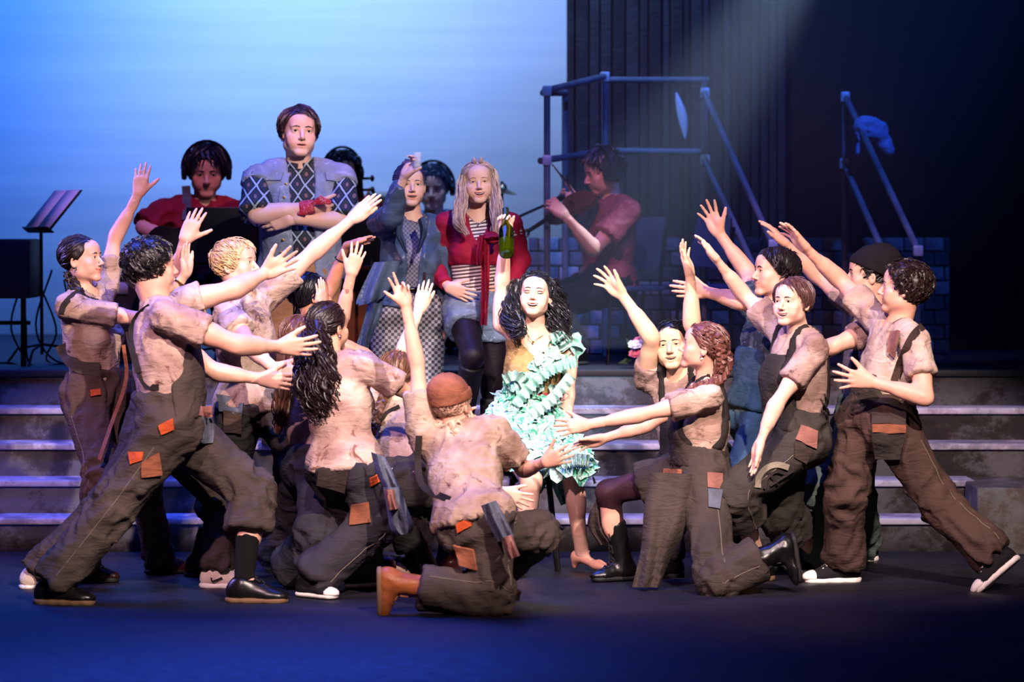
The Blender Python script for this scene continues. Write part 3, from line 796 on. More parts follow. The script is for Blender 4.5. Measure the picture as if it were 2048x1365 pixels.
        if hem is not None:
            if hem < -0.03:
                F.cone(s.P, s.P+s.pu*hem*1.02, 0.12*k*s.w+off, 0.13*k*s.w+off+hemflare, 0.04, flat=s.pr, fs=1.25, cap='b')
            F.plane(s.P+s.pu*hem, -s.pu)
        # neck opening
        hd_ = nz(s.Hc-s.N); F.cone(s.N+hd_*0.015+s.cf*0.012, s.N+hd_*0.3, neckr*k, (neckr+0.02)*k, 0, sub=True)
        if vneck: F.cone(s.N+s.cf*0.10*k-s.cu*vneck*k, s.N+s.cf*0.11*k+s.cu*0.06*k, 0.004, (neckr+0.012)*k, 0.01, sub=True)
        s.shirtF = F
        if not build: return F
        V, Q = F.mesh(); V = relax(V, Q, 1, 0.5); V = folds(V, Q, [(s.P-s.cu*0.05, s.N), (s.sh['R'], s.el['R']), (s.sh['L'], s.el['L'])], amp, 12.0, seed)
        o = mobj(name, V, Q, m, s.root, s.base); s.parts[name] = o; s.last = (V, Q); s.shirtVQ = (V, Q); return o
    def trousers(s, m, top=0.15, legs=1.0, bag=1.0, cuff=1.0, name='trousers', amp=0.011, off=0.016, seed=4.0, which='RL', flare=0.0, thigh=1.0):
        F = s.gfield(); k = s.s; G = F.like()
        G.cone(s.hip['R']-s.pr*0.012+s.pu*0.02*k, s.hip['L']+s.pr*0.012+s.pu*0.02*k, 0.092*k*s.w+off, 0.092*k*s.w+off, 0.03)
        G.ell(s.P-s.pf*0.045*k-s.pu*0.02*k, A(0.128*s.w, 0.085*s.w, 0.10)*k+off, (s.pr, s.pf, s.pu), 0.05)
        wa = s.P+s.cu*s.tl*0.36
        if top > 0.05: G.ell(wa, A((0.122 if s.sex == 'f' else 0.138)*s.w, 0.098*s.w*(1+0.35*max(0, s.w-1)), 0.17)*k+off+0.010, (s.cr, s.cf, s.cu), 0.06)
        (G.plane(s.P+s.cu*top*k, s.cu) if top > 0.04 else G.plane(s.P+s.pu*top*k, s.pu)); F.v = G.v
        for sd in which:
            h_, n_, an = s.hip[sd], s.kn.get(sd), s.an[sd]; lg = legs[sd] if isinstance(legs, dict) else legs
            if n_ is None: continue
            mm = k*(0.5+0.5*s.w)
            r0, r1, r2 = (0.090*mm+off), (0.058*mm+off*bag*1.1), (0.040*mm+off*bag*1.9+flare)*cuff
            K = F.like() if (top <= 0.04 and nz(n_-h_)@s.pu < -0.55) else F
            if lg <= 0.5:
                e = h_+(n_-h_)*lg*2; K.cone(h_, e, r0, r0+(r1-r0)*lg*2+0.006+flare, 0.04, cap='b')
            else:
                K.cone(h_, n_, r0*thigh, r1, 0.045); t = (lg-0.5)*2; K.cone(n_, n_+(an-n_)*t, r1, r1+(r2-r1)*t+(0.01+flare if t < 0.8 else 0), 0.03, cap='b')
            if K is not F:
                K.plane(s.P+s.pu*top*k, s.pu); hh = np.clip(0.5+0.5*(F.v-K.v)/0.035, 0, 1); F.v = F.v*(1-hh)+K.v*hh-0.035*hh*(1-hh)
        V, Q = F.mesh(); V = relax(V, Q, 1, 0.5)
        if amp: V = folds(V, Q, [(s.hip[d_], s.kn[d_]) for d_ in 'RL' if d_ in s.kn]+[(s.kn[d_], s.an[d_]) for d_ in 'RL' if d_ in s.kn], amp*1.25, 12.0, seed)
        o = mobj(name, V, Q, m, s.root, s.base); s.parts[name] = o; s.trF = F; s.trVQ = (V, Q); return o
    def bib(s, m, top=0.13, width=0.125, back=False, off=0.022, drop=0.02, seed=9):
        # front panel of the overalls, lying on the shirt; top measured down from the neck
        F = s.shirtF.copy(); F.v = F.v-off; k = s.s; sg = -1 if back else 1
        F.plane(s.N-s.cu*top*k, s.cu); F.plane(s.P+s.cu*drop, -s.cu); F.plane(s.P-s.cf*sg*0.0, -s.cf*sg)
        mid = s.P+s.cu*s.tl*0.45; slope = 0.25
        for x in (-1, 1): F.plane(mid+s.cr*x*width*k, nz(s.cr*x+s.cu*slope))
        V, Q = F.mesh()
        if len(V) == 0: return None
        V = relax(V, Q, 2, 0.5); V = crease(V, Q, 0.003, 8.0, (1, 1, 0.75), seed)
        return mobj('bib', V, Q, m, s.root, s.base)
    def straps(s, m, x=0.085, half=0.019, off=0.016, cross=0.0, sides='RL', low=0.3, backlow=None):
        for sd in sides:
            sg = 1 if sd == 'R' else -1; k = s.s
            F = s.shirtF.copy(); F.v = F.v-off
            for frt in (1, -1):
                G = F.copy(); n = nz(s.cr+s.cu*(cross*sg if frt < 0 else 0.10*sg)); p = s.N+s.cr*sg*x*k-s.cu*0.05
                G.slab(p, n, half); G.plane(s.N-s.cu*0.02, -s.cf*frt); G.plane(s.P+s.cu*s.tl*(low if frt > 0 else (low if backlow is None else backlow)), -s.cu)
                V, Q = G.mesh()
                if len(V): V = relax(V, Q, 1, 0.4); mobj('strap', V, Q, m, s.root, s.base)
    def shoe(s, sd, kind='boot', m=None, ms=None, lace=None, shaft=0.16):
        k = s.s*(0.95 if s.sex == 'f' else 1.03); an, toe = s.an[sd], s.toe[sd]; kn = s.kn.get(sd, an+A(0, 0, 0.4)); sh = nz(kn-an)
        if s.flatf.get(sd): u = A(0, 0, 1.0); f = toe-an; f[2] = 0; f = nz(f)
        else:
            f0 = nz(toe-an); u0 = nz(sh-f0*(sh@f0)); a = math.radians(19); f = f0*math.cos(a)+u0*math.sin(a); u = u0*math.cos(a)-f0*math.sin(a)
        r = np.cross(f, u); L = lambda x, y, z: an+(r*x+f*y+u*z)*k
        F = Field(np.minimum(an, toe)-0.34, np.maximum(an, toe)+0.34, 0.0100)
        if kind == 'pump':
            F.cone(L(0, -0.02, -0.015), L(0, 0.10, -0.048), 0.036*k, 0.034*k, 0.0, flat=u, fs=0.8); F.ell(L(0, 0.125, -0.06), A(0.038, 0.062, 0.022)*k, (r, f, u), 0.02)
            F.ell(L(0, -0.035, -0.02), A(0.032, 0.035, 0.04)*k, (r, f, u), 0.02)
            F.cone(L(0, 0.03, 0.02), L(0, 0.075, -0.012), 0.034*k, 0.027*k, 0.012, sub=True)
            F.cone(L(0, -0.045, -0.04), L(0, -0.05, -0.085), 0.022*k, 0.013*k, 0.012, cap='b')
        else:
            F.cone(L(0, -0.030, -0.045), L(0, 0.10, -0.055), 0.043*k, 0.038*k, 0.0, flat=u, fs=0.9)
            F.ell(L(0, 0.125, -0.058), A(0.046, 0.068, 0.031)*k, (r, f, u), 0.03); F.ell(L(0, -0.035, -0.035), A(0.038, 0.040, 0.05)*k, (r, f, u), 0.02)
            F.cone(L(0, -0.005, -0.02), L(0, 0.085, -0.038), 0.045*k, 0.034*k, 0.02)
            if kind == 'boot': F.cone(L(0, -0.004, -0.02), an+sh*shaft*k, 0.051*k, 0.057*k, 0.03, cap='b')
            elif kind == 'hightop': F.cone(L(0, -0.004, -0.02), an+sh*0.05*k, 0.047*k, 0.047*k, 0.03, cap='b')
            else: F.cone(L(0, -0.008, -0.03), an+sh*0.012, 0.044*k, 0.043*k, 0.02, cap='b')
            F.plane(L(0, 0, -0.068), -u)
        V, Q = F.mesh(); V = relax(V, Q, 1, 0.5)
        if kind == 'boot': V = crease(V, Q, 0.003, 22, (1, 1, 1))
        o = mobj('shoe' if kind != 'boot' else 'boot', V, Q, m, s.root, s.base)
        if kind != 'pump':
            G = Field(np.minimum(an, toe)-0.24, np.maximum(an, toe)+0.24, 0.0105); G.cone(L(0, -0.035, -0.07), L(0, 0.14, -0.07), 0.047*k, 0.046*k, 0, flat=None)
            G.plane(L(0, 0, -0.060), u); G.plane(L(0, 0, -0.088 if kind == 'boot' else -0.086), -u); 
            V, Q = G.mesh(); V = relax(V, Q, 1, 0.4); so = mobj('sole', V, Q, ms, o, s.base)
        else:
            mb = MB(); mb.tube([L(-0.034, -0.01, 0.012), L(-0.02, 0.032, 0.012), L(0, 0.042, 0.008), L(0.02, 0.032, 0.012), L(0.034, -0.01, 0.012)], 0.006, 6); mb.build('ankle_strap', m, o, s.base)
        if ms is MATS.get('toe') and kind in ('sneaker', 'hightop'):
            G = Field(np.minimum(an, toe)-0.24, np.maximum(an, toe)+0.24, 0.0085); G.ell(L(0, 0.125, -0.058), A(0.049, 0.072, 0.0335)*k, (r, f, u)); G.plane(L(0, 0.135, 0), -f); G.plane(L(0, 0, -0.07), -u); V, Q = G.mesh(); V = relax(V, Q, 1, 0.4); mobj('toe_cap', V, Q, ms, o, s.base)
        if lace is not None:
            mb = MB(); zz = []
            for i in range(6 if kind != 'boot' else 8):
                if kind == 'boot': c_ = L(0, 0.10-0.018*i, -0.010+0.012*i) if i < 3 else an+sh*(0.03+(i-3)*0.035)*k+f*0.057*k
                else: c_ = L(0, 0.118-0.016*i, -0.026+0.011*i)
                zz += [c_-r*0.024*k-u*0.003, c_+u*0.004+f*0.002, c_+r*0.024*k-u*0.003] if i % 2 else [c_+r*0.024*k-u*0.003, c_+u*0.004+f*0.002, c_-r*0.024*k-u*0.003]
            mb.tube(zz, 0.0034, 5)
            mb.build('laces', lace, o, s.base)
        return o
    # ---------------------------------------------------------------- things sewn on, found by looking at the garment
    def tree(s, VQ): return BVHTree.FromPolygons([tuple(v) for v in VQ[0]], [tuple(int(i) for i in q) for q in VQ[1]])
    def patch(s, VQ, quad, m, name='patch', lift=0.011, nx=5, ny=5, th=0.014, parent=None):
        """quad: four pixel corners; laid on the garment surface found under them"""
        t = VQ if isinstance(VQ, BVHTree) else s.tree(VQ); q = np.array(quad, float); V = []; hits = []
        for j in range(ny):
            for i in range(nx):
                a, b = i/(nx-1), j/(ny-1); p = (q[0]*(1-a)+q[1]*a)*(1-b)+(q[3]*(1-a)+q[2]*a)*b
                r = Vector(RAY(p[0], p[1])).normalized(); h = t.ray_cast(Vector(CAMP), r)
                hits.append((p, h[0], h[1]))
        ok = [h for h in hits if h[1] is not None]
        if len(ok) < 3: return None
        dm = np.median([h[1][1]+CAMD for h in ok])
        D = np.array([h[1][1]+CAMD if h[1] is not None else dm for h in hits]).reshape(ny, nx); D = np.clip(D, dm-0.07, dm+0.07); D0 = D.copy()
        for _ in range(3):
            E = np.pad(D, 1, mode='edge'); D = (E[1:-1, 1:-1]*2+E[:-2, 1:-1]+E[2:, 1:-1]+E[1:-1, :-2]+E[1:-1, 2:])/6; D = np.minimum(D, D0)
        V = np.array([PX(h[0][0], h[0][1], D.flat[i_]) for i_, h in enumerate(hits)]).reshape(ny, nx, 3)
        du = np.gradient(V, axis=1); dv = np.gradient(V, axis=0); n = np.cross(du, dv); n /= np.linalg.norm(n, axis=2, keepdims=True)+1e-9
        tc = CAMP-V; n = np.where((n*tc).sum(2, keepdims=True) < 0, -n, n)
        top = (V+n*lift).reshape(-1, 3); bot = (V+n*(lift-th)).reshape(-1, 3); m_ = nx*ny
        Q = []
        for j in range(ny-1):
            for i in range(nx-1):
                a = j*nx+i; Q.append([a, a+nx, a+nx+1, a+1]); Q.append([m_+a, m_+a+1, m_+a+nx+1, m_+a+nx])
        rim = [i for i in range(nx)]+[j*nx+nx-1 for j in range(1, ny)]+[(ny-1)*nx+i for i in range(nx-2, -1, -1)]+[j*nx for j in range(ny-2, 0, -1)]
        for a, b in zip(rim, rim[1:]+rim[:1]): Q.append([a, b, m_+b, m_+a])
        return mobj(name, np.concatenate([top, bot]), Q, m, parent or s.root, s.base, edge=50)
    def ribbon(s, VQ, pts, width, m, name='strap', lift=0.006, n=14, th=0.006, default=0.0):
        """strap along pixel points on a garment; points off it hang at the depth of their neighbours"""
        t = VQ if isinstance(VQ, BVHTree) else s.tree(VQ); P = spline(np.array(pts, float)[:, :2], n)
        T = np.gradient(P, axis=0); T /= np.linalg.norm(T, axis=1, keepdims=True); Nn = np.stack([-T[:, 1], T[:, 0]], 1)
        D = []
        for p in P:
            h = t.ray_cast(Vector(CAMP), Vector(RAY(p[0], p[1])).normalized()); D.append(h[0][1]+CAMD if h[0] is not None else np.nan)
        D = np.array(D); ok = ~np.isnan(D)
        if not ok.any(): D[:] = depth(s.P)-0.1
        else: D = np.interp(np.arange(n), np.arange(n)[ok], D[ok])
        D = np.convolve(np.r_[D[0], D, D[-1]], [0.25, 0.5, 0.25], 'valid')
        wpx = width*FPX/np.mean(D)/2; L, R = [], []
        mb = MB(); V = []
        for i in range(n):
            for sgn in (-1, 1):
                q = P[i]+Nn[i]*wpx*sgn; V.append(PX(q[0], q[1], D[i]-lift-default)); 
            for sgn in (-1, 1):
                q = P[i]+Nn[i]*wpx*sgn; V.append(PX(q[0], q[1], D[i]-lift-default+th))
        Q = []
        for i in range(n-1):
            a = i*4; b = a+4; Q += [[a, a+1, b+1, b], [a+2, b+2, b+3, a+3], [a, b, b+2, a+2], [a+1, a+3, b+3, b+1]]
        Q += [[0, 2, 3, 1], [(n-1)*4, (n-1)*4+1, (n-1)*4+3, (n-1)*4+2]]
        return mobj(name, V, Q, m, s.root, s.base, edge=50)
    def seams(s, m, legs='RL', cut=1.0):
        t_ = s.tree(s.trVQ)
        for sd in legs:
            if sd not in s.kn: continue
            h_, n_, an = s.hip[sd], s.kn[sd], s.an[sd]; sg = 1 if sd == 'R' else -1; pts = []
            for i in range(18):
                t = 0.12+i/17*(cut*0.94-0.12); c = h_+(n_-h_)*t*2 if t < 0.5 else n_+(an-n_)*(t-0.5)*2; ax = nz(n_-h_) if t < 0.5 else nz(an-n_)
                d = s.pr*sg; d = nz(d-ax*(d@ax)*0.9); h = t_.ray_cast(Vector(c+d*0.3), Vector(-d), 0.3)
                if h[0] is not None: pts.append(np.array(h[0])+d*0.001)
            if len(pts) > 6: mb = MB(); mb.tube(spline(np.array(pts), 44), 0.0022, 4); mb.build('side_seam', m, s.root, s.base)
    def cuffband(s, sd, m, r=0.034, t=0.006, at=0.10, name='bracelet', fs=1.0):
        w, e = s.wr[sd], s.el[sd]; ax = nz(e-w); c = w+ax*at*0.35; u = nz(np.cross(ax, A(0.3, 1, 0.2))); v = np.cross(ax, u); mb = MB()
        mb.tube([c+(u*math.cos(a)+v*math.sin(a))*r for a in np.linspace(0, 6.2832, 21)[:-1]], t, 6, closed=True); return mb.build(name, m, s.root, s.base)
    def notch(s, F, half, c=None, slope=0.0):
        # open the front of a garment: cut a strip of the given half width out of its front
        X, Y, Z = F.grid(); c = s.N if c is None else c
        x = (X-c[0])*s.cr[0]+(Y-c[1])*s.cr[1]+(Z-c[2])*s.cr[2]; f = (X-c[0])*s.cf[0]+(Y-c[1])*s.cf[1]+(Z-c[2])*s.cf[2]; u = (X-c[0])*s.cu[0]+(Y-c[1])*s.cu[1]+(Z-c[2])*s.cu[2]
        F.v = np.maximum(F.v, -np.maximum(np.abs(x)-(half+slope*np.maximum(u+0.25, 0)), 0.02-f)).astype(np.float32); return F

_ir = {}
def iris(c):
    if c not in _ir: _ir[c] = mat('iris', c, 0.2)
    return _ir[c]
MATS = {'eye_white': mat('eye_white', '#e8e4e0', 0.25), 'pupil': mat('pupil', '#080606', 0.15), 'lash': mat('lash', '#120c0a', 0.6), 'teeth': mat('teeth', '#f4efe6', 0.3)}

# ================================================================== the stage
def struct(o): o['kind'] = 'structure'; return o
def floor_mat():
    m, nt, b, N, L = newmat('stage_floor_paint'); co = objco(N)
    n = noise_node(N, L, mapping(N, L, co, (1, 3, 1)), 1.4, 6, 0.65, 0.5); n2 = noise_node(N, L, mapping(N, L, co, (2.2, 9, 1)), 5, 4, 0.7, 0.6)
    c = ramp(N, L, n.outputs[0], [(0.35, '#14131a'), (0.65, '#1f1d26')]).outputs[0]
    sc = ramp(N, L, n2.outputs[0], [(0.70, (0, 0, 0, 1)), (0.78, (0.6, 0.6, 0.6, 1))]).outputs[0]
    L.new(mix(N, L, sc, c, '#4a4652'), b.inputs['Base Color'])
    L.new(ramp(N, L, n2.outputs[0], [(0.3, (0.36, 0.36, 0.36, 1)), (0.7, (0.58, 0.58, 0.58, 1))]).outputs[0], b.inputs['Roughness'])
    b.inputs['Specular IOR Level'].default_value = 0.3; bump(N, L, b, n2.outputs[0], 0.06, 0.01); return m
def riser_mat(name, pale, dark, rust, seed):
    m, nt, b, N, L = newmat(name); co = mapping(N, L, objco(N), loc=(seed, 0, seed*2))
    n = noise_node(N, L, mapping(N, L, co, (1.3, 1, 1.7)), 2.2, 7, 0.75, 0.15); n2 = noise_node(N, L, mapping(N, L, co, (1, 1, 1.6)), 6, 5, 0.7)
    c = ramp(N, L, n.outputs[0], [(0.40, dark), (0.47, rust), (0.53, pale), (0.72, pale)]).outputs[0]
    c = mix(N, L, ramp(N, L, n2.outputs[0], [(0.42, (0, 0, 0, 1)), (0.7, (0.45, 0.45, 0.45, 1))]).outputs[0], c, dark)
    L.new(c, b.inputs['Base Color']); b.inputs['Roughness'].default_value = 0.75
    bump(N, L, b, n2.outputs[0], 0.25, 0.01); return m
M_FLOOR = floor_mat()
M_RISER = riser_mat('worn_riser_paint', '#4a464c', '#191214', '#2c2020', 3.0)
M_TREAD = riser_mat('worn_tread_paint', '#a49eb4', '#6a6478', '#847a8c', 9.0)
M_DECK = mat('deck_paint', '#1c1c24', 0.6)
def cyc_mat():
    m, nt, b, N, L = newmat('cyclorama_cloth'); co = objco(N)
    n = noise_node(N, L, mapping(N, L, co, (0.35, 1, 7)), 1.0, 4, 0.6)
    L.new(ramp(N, L, n.outputs[0], [(0.3, '#dfe6f0'), (0.7, '#f2f5fa')]).outputs[0], b.inputs['Base Color']); b.inputs['Roughness'].default_value = 0.95
    b.inputs['Specular IOR Level'].default_value = 0.05; return m
def sbox(name, x0, x1, y0, y1, z0, z1, m, bevel=0, parent=None, base=None):
    mb = MB(); mb.box(((x0+x1)/2, (y0+y1)/2, (z0+z1)/2), (x1-x0, y1-y0, z1-z0), bevel=bevel); return mb.build(name, m, parent, base, smooth=False)
struct(sbox('floor', -9, 9, -6.5, 10, -0.12, 0, M_FLOOR))
D0, TR, RS = 17.0, 0.28, 0.178
X0, X1 = -7.0, 7.0
ZS = [RS, 2*RS, 3*RS, 4*RS, 0.912]
for i in range(4):
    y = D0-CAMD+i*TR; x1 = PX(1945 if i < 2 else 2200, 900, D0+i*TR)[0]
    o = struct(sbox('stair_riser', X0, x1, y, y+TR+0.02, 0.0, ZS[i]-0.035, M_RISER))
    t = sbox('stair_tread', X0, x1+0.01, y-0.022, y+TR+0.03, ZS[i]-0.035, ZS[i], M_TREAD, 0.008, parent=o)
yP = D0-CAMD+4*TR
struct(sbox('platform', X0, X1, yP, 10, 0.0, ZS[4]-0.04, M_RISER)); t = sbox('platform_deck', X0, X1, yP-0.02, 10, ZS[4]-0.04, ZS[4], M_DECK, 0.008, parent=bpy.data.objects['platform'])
# solid cheek block at the right foot of the stairs
bl = struct(sbox('stair_cheek', PX(1950, 1000, 16.9)[0], PX(2300, 1000, 16.9)[0], 1.82, 2.8, 0, 0.352, riser_mat('cheek_paint', '#524f4d', '#342a26', '#42352e', 5.0), 0.01))
yC = 9.2
struct(sbox('wall_back', -9, PX(1400, 500, yC+CAMD)[0], yC, yC+0.1, 0, 8.5, cyc_mat()))
# dark scenic wall of upright boards, right of the cyclorama
M_BOARD = [cloth('dark_board', a, b_, 3, 0.7, 0.3, seed=i) for i, (a, b_) in enumerate((('#17191e', '#0d0e12'), ('#1f2127', '#111317'), ('#101115', '#09090c')))]
yW = 6.0; dW = yW+CAMD
wl = struct(sbox('wall_right', PX(1134, 500, dW)[0], 9, yW, yW+0.12, 0.9, 8.5, mat('dark_scenic_wall', '#020203', 0.9)))
xb = PX(1132, 500, dW)[0]; rg = np.random.RandomState(5)
while xb < PX(1560, 500, dW)[0]:
    w_ = 0.045+0.05*rg.rand(); mb = MB(); dz = 0.02+0.035*rg.rand()
    mb.box((xb+w_/2, yW-dz/2, 4.3+0.2*rg.rand()), (w_-0.008, dz, 6.4), bevel=0.006); mb.build('board', M_BOARD[rg.randint(3)], wl, smooth=False); xb += w_
# side leg drapes so that the wings stay black
struct(sbox('wall_wing_right', PX(2260, 500, 17.5)[0], PX(2260, 500, 17.5)[0]+0.1, -2, 10, 0, 8.5, mat('black_drape', '#050506', 0.95)))

# ================================================================== wardrobe
TS = [cloth('stained_tee', a, b_, 4.5, 0.9, 0.5, 0.40, 0.62, c3, seed=i*3.1) for i, (a, b_, c3) in enumerate((
    ('#b8a08e', '#8c6f5e', '#5a3d34'), ('#c2aa98', '#987a6a', '#6a4a3e'), ('#b2968a', '#82645a', '#4e342e'), ('#c2a494', '#94746a', '#70483e')))]
OV = [cloth('work_canvas', a, b_, 3.0, 0.85, 0.5, 0.38, 0.66, None, seed=i*2.3) for i, (a, b_) in enumerate((
    ('#473d37', '#332b27'), ('#41362f', '#2d2521'), ('#4b3831', '#342621'), ('#3a3430', '#292421'), ('#322e34', '#221f24')))]
M_STRAP = cloth('dark_webbing', '#2b2422', '#1d1817', 6, 0.85, 0.2)
M_ORANGE = cloth('orange_patch', '#c4552a', '#9c3d1e', 8, 0.8, 0.4); M_RUST = cloth('rust_patch', '#8e563c', '#6c3f2e', 8, 0.85, 0.4)
M_BLUEP = cloth('slate_pocket', '#5c606c', '#474a56', 6, 0.85, 0.4); M_BROWNP = cloth('brown_pocket', '#5a4034', '#453026', 6, 0.85, 0.4)
M_PINKP = cloth('rose_patch', '#96675c', '#7c5046', 6, 0.85, 0.4); M_DENIM = cloth('blue_denim', '#3a5166', '#293b4c', 6, 0.85, 0.4)
M_BLACKL = mat('black_leather', '#0c0a0a', 0.32); M_SOLE = mat('black_rubber', '#0f0d0d', 0.7); M_TANSOLE = mat('tan_rubber', '#6d5138', 0.7)
M_MAROON = cloth('oxblood_leather', '#34120f', '#200b0a', 9, 0.35, 0.2); M_TANB = cloth('tan_boot_leather', '#9a5630', '#74391e', 8, 0.42, 0.25)
M_WHITE = mat('white_rubber', '#e6ddd2', 0.5); MATS['toe'] = mat('white_toe_rubber', '#e2d9cd', 0.5); M_CANVAS = cloth('black_canvas', '#17161a', '#0f0e11', 8, 0.85, 0.3); M_SNK = cloth('cream_knit', '#d8c6b4', '#c4ae9c', 12, 0.8, 0.3)
M_SOCK = cloth('black_knit', '#0c0b0b', '#070606', 12, 0.95, 0.3); M_TIGHT = cloth('sheer_plum_tights', '#3a2028', '#2c171e', 5, 0.6, 0.1); M_BTIGHT = cloth('black_tights', '#181018', '#100a10', 5, 0.55, 0.1)
M_LACE = mat('black_lace', '#141212', 0.8); M_WLACE = mat('white_lace', '#d8d2c8', 0.8); M_GOLD = mat('gold', '#c9a24a', 0.3, 1.0); M_SILVER = mat('silver', '#c8c8cc', 0.25, 1.0)
M_RED = mat('red_polish', '#a5142a', 0.3)
FAIR, PALE, LIGHT, OLIVE, TAN = '#d8a48c', '#e2b49c', '#dcab90', '#cd9a7e', '#bd8465'
M_THREAD = mat('pale_thread', '#6e6254', 0.9)
ALL = []
def earring(p, side, m=None):
    mb = MB(); x = 0.080*side; a = np.linspace(0, 2*math.pi, 13)[:-1]
    mb.tube(p.hw([(x, -0.006+0.008*math.sin(t), -0.048+0.009*math.cos(t)) for t in a]), 0.0022, 5, closed=True); mb.build('earring', m or M_SILVER, p.root, p.base)

def panel(p, pts, m, d, name, n=9, th=0.012):
    """a hanging cloth panel: list of (left pixel, right pixel) rows, at distance d"""
    rows = spline(np.array([[a, b, c, e] for (a, b), (c, e) in pts], float), n); V = []; k_ = 13
    for j, (a, b, c, e) in enumerate(rows):
        for i in range(k_):
            t = i/(k_-1); V.append(PX(a+(c-a)*t, b+(e-b)*t, d-0.05*math.sin(math.pi*t)+(0.008+0.030*j/n)*math.sin(t*12.0+1.3*math.sin(j*0.5)+a*0.05)))
    V = np.array(V); B = V+A(0, th, 0); Q = []; m_ = len(V)
    for j in range(n-1):
        for i in range(k_-1):
            a = j*k_+i; Q += [[a, a+1, a+k_+1, a+k_], [m_+a, m_+a+k_, m_+a+k_+1, m_+a+1]]
    rim = list(range(k_))+[j*k_+k_-1 for j in range(1, n)]+[(n-1)*k_+i for i in range(k_-2, -1, -1)]+[j*k_ for j in range(n-2, 0, -1)]
    for a, b in zip(rim, rim[1:]+rim[:1]): Q.append([a, m_+a, m_+b, b])
    return mobj(name, np.concatenate([V, B]), Q, m, p.root, p.base, edge=50)
# ------------------------------------------------------------------ left crowd
GL = 'ensemble in stained tees and work overalls'
p = Person('person', 'woman with dark side braid in profile at far left, one arm stretched straight up', 15.6, (196, 792), (170, 590), 62, dict(res=0.0037, px=(165, 520, -0.02), yaw=72, pitch=6, face=dict(smile=0.75), lip='#a4453f', brow='#1c120e'), H=1.70, hyaw=50, tone=LIGHT, group=GL,
    RA=[(292, 640, 0.05), (372, 552, 0.0), (367, 458, 0.0), (392, 510, 0.1), dict(spread=5, curl=(4, 6, 6), thumb=20)], LA=[(229, 478, 0.04), (277, 390, -0.03), (287, 324, 0.0), (316, 368, 0.0), dict(spread=7, thumb=48)],
    RL=[(203, 955, 'n'), (168, 1130, 'g'), (232, 1165, -0.02)], LL=[(285, 960, 'f'), (318, 1115, 'g'), (370, 1130, 0.05)])
p.cuffband('R', M_GOLD, 0.033, 0.005, 0.12, 'wrist_watch'); p.hair('#120b09', '#241712', n=170, length=0.12, comb=(0, -0.9, -0.35), lift=0.008, seed=1, jit=0.12, locks=[dict(pts=[(138, 545, 0.02), (150, 575, -0.07), (165, 597, -0.10), (196, 604, -0.11)], rad=[0.030, 0.027, 0.022, 0.012], braid=True, n=30, name='braid', freq=12)])
earring(p, 1); p.shirt(TS[0], 0.62, hem=0.055, seed=1); p.trousers(OV[2], top=0.12, bag=1.1, seed=2); p.shoe('R', 'boot', M_MAROON, M_SOLE, M_LACE); p.shoe('L', 'boot', M_MAROON, M_SOLE, M_LACE)
p.ribbon(p.shirtVQ, [(122, 628), (128, 610), (148, 590), (168, 580)], 0.028, M_STRAP); p.ribbon(p.shirtVQ, [(122, 690), (135, 715), (160, 735), (200, 738)], 0.06, OV[1], 'fallen_bib', lift=0.02)
p.patch(p.trVQ, [(179, 781), (200, 778), (201, 790), (181, 794)], M_ORANGE, 'pocket_tag'); p.ribbon(p.trVQ, [(247, 690), (252, 760), (222, 850), (198, 920)], 0.018, M_RUST, 'hanging_strap', lift=0.10)
p.seams(M_THREAD) if hasattr(p, 'trVQ') else None
ALL.append(p)

p = Person('person', 'big man with black hair seen from behind in a lunge, black sock and oxford shoes', 14.75, (345, 852), (316, 608), 100, dict(px=(304, 535, 0.02), yaw=112, pitch=4, face=dict(smile=0.2), brow='#120c0a'), H=1.84, hyaw=88, sex='m', w=1.18, tone=FAIR, group=GL,
    RA=[(470, 690, 'n'), (556, 694, 'f'), (637, 694, 0.02), (600, 655, -0.02), dict(spread=11, thumb=40)], LA=[(465, 580, 'f'), (528, 548, 'f'), (584, 518, -0.02), (536, 495, 0.0), dict(spread=15, thumb=42)],
    RL=[(232, 1008, -0.02), (104, 1168, 'g'), (186, 1212, -0.04)], LL=[(503, 985, 'f'), (488, 1165, 'g'), (572, 1190, -0.02)])
p.hair('#0b0706', '#1a1210', n=300, length=0.075, comb=(0, 0.55, -0.5), lift=0.028, wave=0.7, jit=0.4, seed=2, nape=-0.085, r=0.0052, sidez=-0.055, fringe=0.01)
p.shirt(TS[3], 0.58, hem=0.055, seed=3, off=0.016); p.trousers(OV[0], top=0.15, legs={'R': 1.0, 'L': 0.72}, bag=1.3, seed=5, off=0.022, amp=0.013); p.bib(OV[0], top=0.17, width=0.17); p.shoe('R', 'oxford', M_BLACKL, M_TANSOLE, M_LACE); p.shoe('L', 'oxford', M_BLACKL, M_TANSOLE, M_LACE)
F = p.gfield(); F.cone(p.kn['L']+(p.an['L']-p.kn['L'])*0.42, p.an['L'], 0.058, 0.046, cap='b'); F.plane(p.kn['L']+(p.an['L']-p.kn['L'])*0.50, p.kn['L']-p.an['L']); V, Q = F.mesh(); mobj('sock', V, Q, M_SOCK, p.root, p.base)
t_ = p.tree(p.shirtVQ); p.ribbon(t_, [(300, 612), (275, 632), (262, 662), (268, 690), (275, 730), (290, 770), (318, 775)], 0.026, M_STRAP); p.ribbon(t_, [(262, 662), (270, 700), (282, 745)], 0.055, M_STRAP, 'strap_back')
q_ = p.tree(p.trVQ)
p.patch(q_, [(317, 852), (346, 838), (348, 858), (322, 870)], M_ORANGE, 'pocket_tag'); p.patch(q_, [(283, 925), (318, 905), (324, 950), (282, 955)], M_RUST); p.patch(q_, [(388, 815), (425, 812), (424, 835), (389, 832)], M_PINKP, 'pocket_flap'); p.patch(q_, [(387, 832), (425, 834), (425, 888), (390, 882)], M_BLUEP, 'pocket', nx=6, ny=8)
